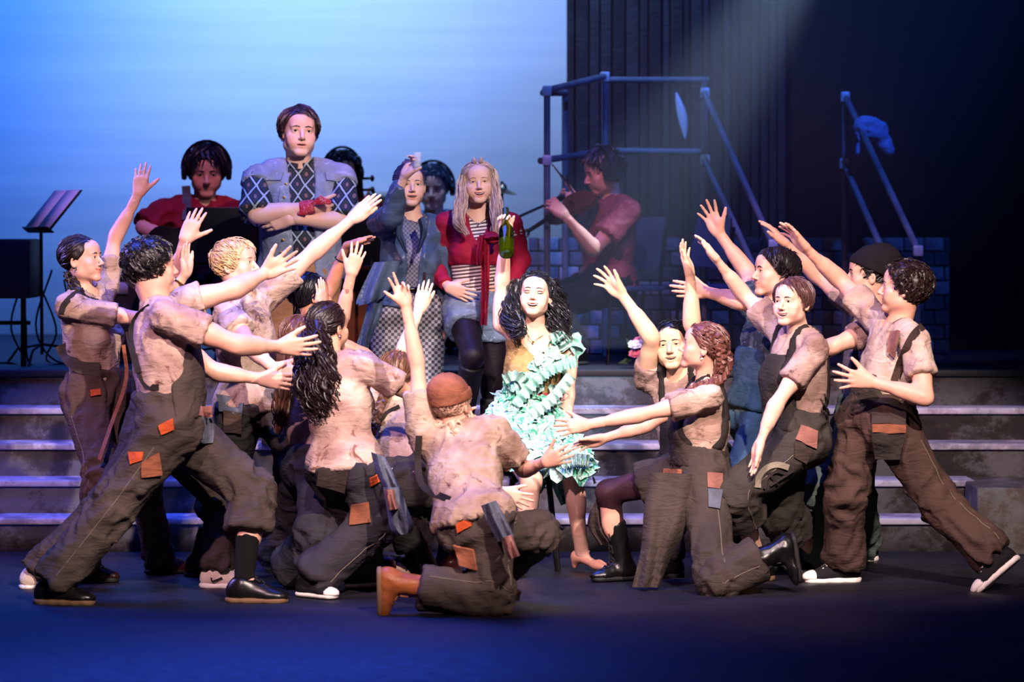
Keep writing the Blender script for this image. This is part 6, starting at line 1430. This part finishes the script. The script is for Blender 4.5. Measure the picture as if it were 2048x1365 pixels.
mb = MB(); mb.lathe([(0.0340, 0.20), (0.0345, 0.205), (0.0345, 0.274), (0.031, 0.283), (0.004, 0.271)], top, ax, 24); mb.build('wine', mat('golden_wine', '#b4b414', 0.1, trans=0.6), bo, bb)
# little tumbler
f_, n_, t_, _o = PG.hd['R']; gc = PX(834, 322, depth(PG.wr['R'])-0.06)
go = empty('shot_glass', gc-A(0, 0, 0.045), 'small clear tumbler raised by the woman in the blue leather jacket', 'glass'); gb = np.array(go.location)
mb = MB(); mb.lathe([(0.001, 0.004), (0.019, 0.002), (0.021, 0.0), (0.0235, 0.09), (0.0215, 0.09), (0.0185, 0.014), (0.001, 0.012)], gb, (0.04, 0, 1), 24, cap=False); mb.build('tumbler_wall', mat('clear_glass', '#dfe8f6', 0.05, alpha=0.25), go, gb)
mb = MB(); mb.lathe([(0.001, 0.013), (0.0182, 0.015), (0.0195, 0.045), (0.001, 0.045)], gb, (0.04, 0, 1), 20, cap=False); mb.build('drink', mat('clear_drink', '#cfd0e6', 0.1, alpha=0.3), go, gb)
# dark stool under the leading lady
sp_ = A(PS.P[0]+0.02, PS.P[1]+0.02, 0); zt = PS.P[2]-0.135
st = empty('stool', sp_, 'dark round stool under the woman in the ruffled dress', 'stool')
mb = MB(); mb.lathe([(0.16, zt-0.04), (0.17, zt-0.03), (0.17, zt-0.006), (0.16, zt)], sp_, (0, 0, 1), 24); mb.build('seat', M_EBONY, st, sp_)
for a in (0.8, 2.4, 3.9, 5.5): mb = MB(); mb.tube([sp_+A(0.12*math.cos(a), 0.12*math.sin(a), zt-0.03), sp_+A(0.19*math.cos(a), 0.19*math.sin(a), 0.0)], 0.014, 8); mb.build('leg', M_EBONY, st, sp_)
mb = MB(); mb.tube([sp_+A(0.16*math.cos(a), 0.16*math.sin(a), 0.2) for a in np.linspace(0, 6.28, 20)[:-1]], 0.008, 6, closed=True); mb.build('foot_ring', M_BLK, st, sp_)

# music stands
def music_stand(label, foot, top, yaw, tilt, w=0.5, h=0.34, sheet=True, group=None):
    o = empty('music_stand', foot, label, 'music stand', group); b = np.array(foot, float); f = yawv(yaw); r = np.cross(f, A(0, 0, 1)); tp = np.array(top, float)
    mb = MB(); mb.tube([b+A(0, 0, 0.06), tp], 0.010, 8); mb.build('pole', M_BLK, o, b)
    for k_ in range(3): a = k_*2.094+0.4; mb = MB(); mb.tube([b+A(0, 0, 0.12), b+A(0.2*math.cos(a), 0.2*math.sin(a), 0.09), b+A(0.28*math.cos(a), 0.28*math.sin(a), 0.008)], 0.008, 6); mb.build('foot', M_BLK, o, b)
    a = math.radians(tilt); u = A(0, 0, 1)*math.cos(a)-f*math.sin(a)*-1*0; u = nz(A(0, 0, 1)*math.cos(a)+f*math.sin(a)*-1); n = np.cross(r, u)
    mb = MB(); mb.box(tp+u*h*0.4, (w, 0.006, h), (r, n, u), 0.002); mb.build('desk', M_BLK, o, b, smooth=False)
    mb = MB(); mb.box(tp-u*h*0.1-n*-0.03*0+f*-0.0, (w, 0.05, 0.006), (r, n, u)); mb.build('ledge', M_BLK, o, b, smooth=False)
    if sheet:
        for sx in (-1, 1): mb = MB(); mb.box(tp+u*h*0.42+r*sx*0.105+n*-0.008*0+f*0.014, (0.21, 0.003, 0.29), (r, n, u)); mb.build('sheet_music', M_PAPER, o, b, smooth=False)
    return o
def plat(px, d): return A((px-1024)*d/FPX, d-CAMD, ZP)
music_stand('black music stand with tilted sheet music at the far left of the platform', plat(84, 18.75), PX(82, 452, 18.75), -62, 40, 0.44, 0.30)
music_stand('tall black music stand in front of the seated guitarist', plat(448, 18.45), PX(448, 520, 18.45), 180, 12, 0.42, 0.34, False)
music_stand('black music stand beside the double bass neck', plat(742, 19.3), PX(742, 520, 19.3), 170, 15, 0.46, 0.34, False)
# keyboard on a stand, far left
kb = plat(12, 18.55); ko = empty('keyboard', kb, 'black keyboard in a case on a trestle at the left edge', 'keyboard'); zk = PX(0, 478, 18.55)[2]
mb = MB(); mb.box(kb+A(-0.05, 0, zk-ZP-0.17), (0.44, 0.42, 0.34), bevel=0.02); mb.build('case', mat('black_case', '#050508', 0.6), ko, kb)
for x in (-0.2, 0.1): mb = MB(); mb.tube([kb+A(x, 0, 0.0), kb+A(x, 0, zk-ZP-0.3)], 0.016, 8); mb.build('leg', M_BLK, ko, kb)
mb = MB(); mb.tube([kb+A(-0.25, 0, 0.25), kb+A(0.14, 0, 0.25)], 0.012, 8); mb.build('crossbar', M_BLK, ko, kb)
am = plat(195, 19.2); ao = empty('amplifier', am, 'black amplifier box with a pale panel behind the far left woman', 'amplifier'); mb = MB(); mb.box(am+A(0.05, 0, 0.26), (0.42, 0.3, 0.52), bevel=0.02); mb.build('cabinet', mat('amp_tolex', '#08080c', 0.7), ao, am); mb = MB(); mb.box(am+A(0.05, -0.155, 0.44), (0.30, 0.012, 0.07)); mb.build('control_panel', mat('amp_panel', '#9aa2b8', 0.4), ao, am, smooth=False); mb = MB(); mb.box(am+A(0.05, -0.155, 0.2), (0.36, 0.012, 0.3)); mb.build('grille', mat('amp_grille', '#16161c', 0.9), ao, am, smooth=False)
rg = np.random.RandomState(8)
for i, (x0, x1) in enumerate(((40, 60), (58, 52), (104, 118), (70, 96), (128, 140))):
    a = PX(x0, 520+10*i, 18.8); b = plat(x1, 18.7+0.1*i)+A(0, 0, 0.008); mid = (a+b)/2+A(0.05*rg.normal(), 0, -0.06); e = b+A(0.25*rg.normal(), -0.1, 0); e[2] = ZP+0.008
    mb = MB(); mb.tube(spline([a, mid, b, (b+e)/2+A(0.05, 0.08, 0), e], 26), 0.006, 6); tag(mb.build('cable', M_BLK), ['thin black cable hanging nearest the left edge', 'black cable hanging beside the keyboard trestle', 'black cable hanging right of the music stand pole', 'black cable hanging behind the music stand pole', 'black cable trailing to the amplifier box'][i], 'cable', 'cables by the keyboard')
# guitar across the seated guitarist
def lobed(prof, c, r, u, n, th):                # flat instrument body from half-width profile [(along, half width)]
    P = spline(np.array(prof, float), 22); P[0, 1] = P[-1, 1] = 0.004; L_ = [c+u*a+r*w for a, w in P]; R_ = [c+u*a-r*w for a, w in P]; V = []; 
    for s_ in (-th/2, th/2): V += [v+n*s_ for v in L_]+[v+n*s_ for v in R_]
    m = len(P); Q = []
    for i in range(m-1):
        Q += [[i, i+1, m+i+1, m+i], [2*m+i, 3*m+i, 3*m+i+1, 2*m+i+1], [i, 2*m+i, 2*m+i+1, i+1], [m+i, m+i+1, 3*m+i+1, 3*m+i]]
    return np.array(V), Q
gt0 = PX(372, 500, 18.62); gu = nz(PX(540, 425, 18.62)-gt0); gn = A(0, -1, 0); gr = np.cross(gn, gu)
gt = empty('guitar', gt0, 'dark acoustic guitar held by the seated guitarist in red', 'guitar'); V, Q = lobed([(-0.24, 0.0), (-0.22, 0.12), (-0.1, 0.19), (0.02, 0.13), (0.12, 0.14), (0.2, 0.11), (0.24, 0.0)], gt0, gr, gu, gn, 0.09); mobj('body', V, Q, M_EBONY, gt, gt0, edge=40)
mb = MB(); mb.box(gt0+gu*0.42+gn*0.05, (0.05, 0.4, 0.02), (gr, gu, gn)); mb.build('neck', M_WOOD, gt, gt0, smooth=False); mb = MB(); mb.box(gt0+gu*0.68+gn*0.04, (0.07, 0.16, 0.015), (gr, gu, gn)); mb.build('headstock', M_EBONY, gt, gt0, smooth=False); mb = MB(); mb.lathe([(0.045, 0.0), (0.045, 0.002), (0.001, 0.002)], gt0+gu*0.06+gn*0.046, gn, 20); mb.build('sound_hole', M_BLK, gt, gt0)
# double bass
b0 = plat(728, 19.75); bu = nz(PX(716, 325, 19.75)-b0); bn = A(0, -1, 0); br = np.cross(bn, bu); Lb = np.linalg.norm(PX(716, 325, 19.75)-b0)
db = empty('double_bass', b0, 'double bass with dark scroll and pegs above the shoulder of the man with folded arms', 'double bass'); V, Q = lobed([(0.08, 0.0), (0.12, 0.2), (0.3, 0.29), (0.5, 0.2), (0.6, 0.18), (0.78, 0.24), (0.92, 0.12), (0.98, 0.0)], b0, br, bu, bn, 0.16); mobj('body', V, Q, M_WOOD, db, b0, edge=40)
mb = MB(); mb.tube([b0+bu*0.95, b0+bu*(Lb-0.06)], [0.03, 0.024], 8); mb.build('neck', M_EBONY, db, b0); mb = MB(); tt = np.linspace(0, 9, 26); mb.tube([b0+bu*(Lb-0.02)+bu*(0.045*math.sin(t)*(1-t/11))+bn*(0.045*math.cos(t)*(1-t/11)) for t in tt], np.linspace(0.026, 0.014, 26), 7); mb.build('scroll', M_EBONY, db, b0)
for i, sx in enumerate((-1, 1, -1, 1)): mb = MB(); q = b0+bu*(Lb-0.10-0.035*i); mb.tube([q, q+br*sx*0.07], 0.008, 6); mb.lathe([(0.004, 0), (0.02, 0.008), (0.02, 0.02), (0.004, 0.028)], q+br*sx*0.07, br*sx, 10); mb.build('tuning_peg', M_EBONY, db, b0)
mb = MB(); mb.tube([b0, b0+bu*0.1], 0.006, 6); mb.build('end_pin', M_BLK, db, b0)
# fiddle and bow
v0 = PX(1180, 392, 18.92); v1 = PX(1094, 446, 18.72); vu = nz(v1-v0); vn = nz(A(-0.3, -0.55, 0.8)); vr = nz(np.cross(vn, vu)); vn = np.cross(vu, vr)
vo = empty('fiddle', v0, 'dark fiddle held slanting down by the seated fiddler', 'violin'); V, Q = lobed([(-0.02, 0.0), (0.0, 0.07), (0.09, 0.10), (0.18, 0.058), (0.24, 0.072), (0.32, 0.06), (0.345, 0.0)], v0, vr, vu, vn, 0.036); mobj('body', V, Q, M_WOOD, vo, v0, edge=40)
mb = MB(); mb.tube([v0+vu*0.2+vn*0.025, v0+vu*0.5+vn*0.02], [0.017, 0.012], 8); mb.build('fingerboard', M_EBONY, vo, v0); mb = MB(); mb.tube([v0+vu*0.5+vn*0.015+vn*0.02*math.sin(t)+vu*(0.03+0.02*math.cos(t)) for t in np.linspace(0, 7, 16)], np.linspace(0.012, 0.006, 16), 6); mb.build('scroll', M_EBONY, vo, v0)
mb = MB(); mb.box(v0+vu*0.15+vn*0.03, (0.045, 0.004, 0.03), (vr, vu, vn)); mb.build('bridge', M_WOOD, vo, v0, smooth=False)
w0 = PM4.wr['R']; w1 = PX(1105, 330, 18.75); bw = empty('fiddle_bow', w0, 'thin fiddle bow rising left of the seated fiddler', 'bow'); mb = MB(); mb.tube([w0-(w1-w0)*0.05, (w0+w1)/2+A(0, -0.01, 0.012), w1], 0.0045, 6); mb.build('stick', M_WOOD, bw, w0); mb = MB(); mb.tube([w0+A(0.005, -0.015, -0.012), w1+A(0.005, -0.01, -0.008)], 0.003, 5); mb.build('hair', mat('bow_hair', '#c8c4b8', 0.7), bw, w0)
# chairs
def chair(label, c, yaw, group='band chairs', m=None):
    c = np.array(c, float); f = yawv(yaw); r = np.cross(f, A(0, 0, 1)); U = A(0, 0, 1.0); o = empty('stacking_chair', c, label, 'chair', group); m = m or mat('blue_grey_plastic', '#2a3c64', 0.45)
    mb = MB(); mb.box(c+U*0.44, (0.42, 0.40, 0.03), (r, f, U), 0.012); mb.build('seat', m, o, c); V = []
    for j in range(6):
        for i in range(7): x = i/6*2-1; z = 0.56+0.30*j/5; V.append(c+r*x*0.205*(1-0.12*(j/5)**3)+U*z-f*(0.19+0.05*j/5-0.035*x*x))
    V = np.array(V); Q = [[j*7+i, j*7+i+1, j*7+i+8, j*7+i+7] for j in range(5) for i in range(6)]; B = V-f*0.012; mobj('backrest', np.concatenate([V, B]), Q+[[42+k_ for k_ in q[::-1]] for q in Q], m, o, c)
    for sx in (-1, 1):
        mb = MB(); mb.tube([c+r*sx*0.19+f*0.18+U*0.43, c+r*sx*0.21+f*0.21], 0.011, 7); mb.build('leg', M_BLK, o, c); mb = MB(); mb.tube([c+r*sx*0.19-f*0.22+U*0.80, c+r*sx*0.19-f*0.17+U*0.43, c+r*sx*0.21-f*0.22], 0.011, 7); mb.build('leg', M_BLK, o, c)
    return o
chair('blue plastic stacking chair under the seated fiddler', A(PM4.P[0]+0.06, PM4.P[1]+0.02, ZP), -58); chair('empty blue stacking chair right of the fiddler', plat(1372, 19.55), -60); chair('dark stacking chair under the guitarist', A(PM1.P[0], PM1.P[1]+0.06, ZP), 8)
# drums and cymbals far back
def drum(label, c, R, h, m):
    c = np.array(c, float); o = empty('drum', c, label, 'drum', 'drum kit'); mb = MB(); mb.lathe([(R, 0), (R, h)], c, (0, 0, 1), 28, cap=False); mb.build('shell', m, o, c); mb = MB(); mb.lathe([(R-0.003, h-0.012), (0.001, h-0.011)], c, (0, 0, 1), 28, cap=False); mb.lathe([(R-0.003, 0.012), (0.001, 0.011)], c, (0, 0, 1), 28, cap=False); mb.build('drum_head', mat('drum_skin', '#d4d8e4', 0.5), o, c)
    for z in (0.0, h): mb = MB(); mb.tube([c+A(R*1.03*math.cos(a), R*1.03*math.sin(a), z) for a in np.linspace(0, 6.28, 29)[:-1]], 0.008, 6, closed=True); mb.build('hoop', M_SILVER, o, c)
    for a in (0.5, 2.6, 4.7): mb = MB(); e = c+A(R*0.9*math.cos(a), R*0.9*math.sin(a), 0); q = e.copy(); q[2] = ZP; mb.tube([e, q], 0.008, 6); mb.build('leg', M_SILVER, o, c)
MSH = mat('pearl_blue_shell', '#8fa6cc', 0.3)
drum('pearl blue snare drum between the leather jacket and the blonde woman', plat(872, 19.55)+A(0, 0, 0.44), 0.18, 0.17, MSH); drum('pearl blue floor tom behind the blonde woman', plat(968, 20.75)+A(0, 0, 0.2), 0.22, 0.42, MSH)
def cymbal(label, c, tilt, R=0.2):
    c = np.array(c, float); o = empty('cymbal', A(c[0], c[1], ZP), label, 'cymbal', 'drum kit'); b = np.array(o.location); mb = MB(); mb.lathe([(R, 0), (R*0.3, 0.02), (R*0.2, 0.04), (0.005, 0.05)], c, nz(A(*tilt)), 28); mb.build('disc', mat('cymbal_brass', '#7a6a48', 0.3, 1.0), o, b); mb = MB(); mb.tube([A(c[0], c[1], ZP+0.3), c+A(0, 0, 0.06)], 0.009, 6); mb.build('rod', M_BLK, o, b)
    for k_ in range(3): a = 2.094*k_; mb = MB(); mb.tube([A(c[0], c[1], ZP+0.35), A(c[0]+0.25*math.cos(a), c[1]+0.25*math.sin(a), ZP+0.008)], 0.009, 6); mb.build('foot', M_BLK, o, b)
cymbal('brass cymbal on a stand right of the blonde woman', PX(1004, 382, 20.3), (0.25, -0.15, 1), 0.10); cymbal('brass cymbal on a stand left of the drummer', PX(748, 400, 20.9), (-0.2, -0.5, 1), 0.12)
# microphone boom
m0 = plat(1040, 19.6); mo = empty('microphone_stand', m0, 'black microphone boom stand left of the fiddler', 'microphone stand'); e0 = PX(1032, 436, 19.6); e1 = PX(1104, 404, 19.3)
mb = MB(); mb.tube([m0, e0+(e1-e0)*0.1], 0.010, 7); mb.build('pole', M_BLK, mo, m0); mb = MB(); mb.tube([e0, e1], 0.009, 7); mb.build('boom', M_BLK, mo, m0); mb = MB(); mb.lathe([(0.006, 0), (0.014, 0.02), (0.018, 0.07), (0.022, 0.09), (0.014, 0.12), (0.002, 0.125)], e1, e1-e0, 12); mb.build('microphone', M_BLK, mo, m0); mb = MB(); mb.lathe([(0.15, 0), (0.15, 0.015), (0.02, 0.03)], m0, (0, 0, 1), 20); mb.build('base', M_BLK, mo, m0)

# pipe railing of the raised walkway
def pipe(o, b, a, c, r=0.0205): mb = MB(); mb.tube([a, c], r, 10); return mb.build('pipe', M_PIPE, o, b)
def clamp(o, b, c, s=0.034): mb = MB(); mb.box(c, (s*1.7, s*1.7, s*1.9), bevel=0.012); return mb.build('clamp', M_CLAMP, o, b)
M_CLAMP = mat('zinc_clamp', '#a8b2c4', 0.4, 0.3)
ra = plat(1094, 19.55); ro = empty('pipe_railing', ra, 'scaffold pipe railing with two rails beside the cyclorama, behind the fiddler', 'railing')
D1, D2 = 19.55, 20.1
pipe(ro, ra, plat(1094, D1), PX(1094, 176, D1)); pipe(ro, ra, plat(1130, D1+0.5), PX(1130, 176, D1+0.5)); pipe(ro, ra, PX(1088, 182, D1), PX(1212, 152, D2)); pipe(ro, ra, PX(1205, 160, D2), PX(1418, 160, D2)); pipe(ro, ra, PX(1080, 322, D1), PX(1212, 302, D2)); pipe(ro, ra, PX(1205, 302, D2), PX(1412, 304, D2)); pipe(ro, ra, PX(1086, 186, D1), PX(1132, 186, D1+0.5)); pipe(ro, ra, PX(1408, 160, D2), plat(1408, D2))
for q in ((1094, 182, D1), (1094, 321, D1), (1210, 154, D2), (1210, 302, D2), (1410, 186, D2), (1410, 320, D2)): clamp(ro, ra, PX(*q))
pipe(ro, ra, PX(1408, 186, D2-0.06), PX(1546, 492, 19.3)); pipe(ro, ra, PX(1410, 320, D2-0.06), PX(1512, 545, 19.4)); clamp(ro, ra, PX(1546, 490, 19.28)); pipe(ro, ra, PX(1546, 485, 19.3), plat(1546, 19.3)); pipe(ro, ra, PX(1210, 152, D2), plat(1210, D2))
rb = plat(1838, 18.9); rr = empty('stair_handrail', rb, 'slanting blue-lit pipe handrail above the curly-haired man at right', 'handrail')
pipe(rr, rb, PX(1690, 192, 20.0), PX(1838, 505, 18.9)); pipe(rr, rb, PX(1688, 326, 20.0), PX(1790, 560, 19.1)); pipe(rr, rb, PX(1690, 190, 20.0), plat(1690, 20.0)); pipe(rr, rb, PX(1836, 500, 18.9), plat(1836, 18.9))
for q in ((1690, 194, 20.0), (1688, 327, 20.0), (1836, 502, 18.88)): clamp(rr, rb, PX(*q))
# crumpled cloth thrown over the handrail
V_ = []; c0 = PX(1748, 272, 19.75); F = Field(c0-0.3, c0+0.3, 0.012); F.ell(c0+A(-0.03, 0, 0.05), (0.09, 0.05, 0.07)); F.cone(c0+A(0.02, 0, 0.04), c0+A(0.09, 0, -0.09), 0.05, 0.035, 0.04); F.cone(c0+A(-0.06, 0.0, 0.0), c0+A(-0.10, 0, -0.10), 0.03, 0.02, 0.03); V, Q = F.mesh(); V = crease(V, Q, 0.014, 16, (1, 1, 1), 5); tag(mobj('draped_jacket', V, Q, cloth('pale_jacket', '#7f95c8', '#5c70a0', 6)), 'crumpled pale jacket hung over the slanting handrail', 'jacket')
# added bright strip, shaped like the curved light reflection on the dark wall
mb = MB(); pts = [PX(1352+18*math.sin(t*1.5), 185+92*t, 20.93) for t in np.linspace(0, 1, 14)]; mb.tube(pts, 0.030*np.sin(np.linspace(0.15, 3.0, 14)), 8, flat=A(0, 1, 0), fs=0.3); tag(mb.build('reflection_streak', mat('streak_tone', '#aebada', 0.3, 0.6)), 'curved bright strip standing in for a light reflection on the dark board wall', 'light streak')

# low brick wall on the platform
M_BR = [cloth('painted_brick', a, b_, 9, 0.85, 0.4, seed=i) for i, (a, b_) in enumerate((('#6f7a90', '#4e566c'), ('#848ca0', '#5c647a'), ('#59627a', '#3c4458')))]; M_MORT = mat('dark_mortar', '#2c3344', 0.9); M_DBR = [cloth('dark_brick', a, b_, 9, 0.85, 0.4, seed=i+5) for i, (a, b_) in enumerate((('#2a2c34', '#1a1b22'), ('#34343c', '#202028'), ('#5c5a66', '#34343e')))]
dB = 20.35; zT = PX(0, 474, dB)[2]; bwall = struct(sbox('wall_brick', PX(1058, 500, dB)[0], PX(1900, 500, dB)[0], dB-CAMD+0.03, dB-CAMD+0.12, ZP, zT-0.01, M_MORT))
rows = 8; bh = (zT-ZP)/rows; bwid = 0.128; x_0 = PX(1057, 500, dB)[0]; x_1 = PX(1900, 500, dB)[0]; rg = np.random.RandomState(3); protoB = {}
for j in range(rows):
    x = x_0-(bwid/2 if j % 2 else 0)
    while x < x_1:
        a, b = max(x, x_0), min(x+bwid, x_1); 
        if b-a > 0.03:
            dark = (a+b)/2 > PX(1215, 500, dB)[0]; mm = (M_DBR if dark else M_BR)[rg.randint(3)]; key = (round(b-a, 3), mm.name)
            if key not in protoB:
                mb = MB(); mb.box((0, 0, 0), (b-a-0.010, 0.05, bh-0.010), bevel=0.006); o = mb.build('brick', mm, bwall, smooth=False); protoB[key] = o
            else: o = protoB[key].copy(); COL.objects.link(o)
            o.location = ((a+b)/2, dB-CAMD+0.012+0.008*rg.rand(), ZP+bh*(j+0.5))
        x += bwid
# bouquet on the platform edge
fb = plat(1300, 18.3); fo = empty('bouquet', fb, 'bouquet of pink and white flowers lying on the platform edge', 'flowers'); rg = np.random.RandomState(6)
MF = [mat('pink_petals', '#d8708c', 0.7), mat('white_petals', '#e4dce4', 0.7), mat('rose_petals', '#b04a6c', 0.7), mat('lilac_petals', '#a08cc0', 0.7)]; ML_ = mat('leaf_green', '#2f4a34', 0.7)
for i in range(16):
    c = fb+A(rg.uniform(-0.11, 0.12), rg.normal()*0.03, 0.05+0.14*rg.rand()); c[2] = max(c[2], ZP+0.03); mb = MB(); n = 7
    for ring, R, z in ((0, 0.046, 0.0), (1, 0.030, 0.012)):
        for k_ in range(n-ring*2):
            a = 6.283*k_/(n-ring*2)+ring+i; q = A(math.cos(a), math.sin(a)*0.7-0.3, 0.5*math.sin(a)); e = nz(A(0, -1, 0.4)); t = nz(np.cross(e, q)); mb.add([c, c+q*R*0.6+t*R*0.45+e*(z+0.010), c+q*R+e*(z+0.004), c+q*R*0.6-t*R*0.45+e*(z+0.010)], [[0, 1, 2, 3]])
    mb.lathe([(0.008, 0.0), (0.009, 0.01), (0.002, 0.016)], c, (0, -1, 0.4), 8); mb.build('flower', MF[i % 4], fo, fb)
for i in range(12):
    c = fb+A(rg.normal()*0.12, rg.normal()*0.06, 0.03+0.08*rg.rand()); q = nz(rg.normal(size=3)+A(0, 0, 0.4)); t = nz(np.cross(q, A(0, 1, 0.2))); n = np.cross(q, t); mb = MB(); mb.add([c, c+q*0.04+t*0.018, c+q*0.09+n*0.01, c+q*0.04-t*0.018], [[0, 1, 2, 3]]); mb.build('leaf', ML_, fo, fb)

# haze over the right wing, lit by one lamp high above it
hz = MB(); c0 = PX(1545, 60, 18.3); hz.box(c0, (3.4, 1.0, 3.6)); m, nt, b, N, L = newmat('stage_haze'); nt.nodes.remove(b)
vs = N.new('ShaderNodeVolumeScatter'); vs.inputs['Density'].default_value = 0.045; vs.inputs['Anisotropy'].default_value = 0.0; vs.inputs['Color'].default_value = (0.9, 0.94, 1, 1); L.new(vs.outputs[0], N['Material Output'].inputs['Volume'])
tag(hz.build('haze', m, smooth=False), 'thin theatrical haze lit by the beam at upper right', 'haze', kind='stuff')
spot('wing_beam', tuple(PX(1800, -420, 18.3)), tuple(PX(1340, 330, 18.3)), (0.55, 0.72, 1.0), 1900, 22, 1.0, 0.05)
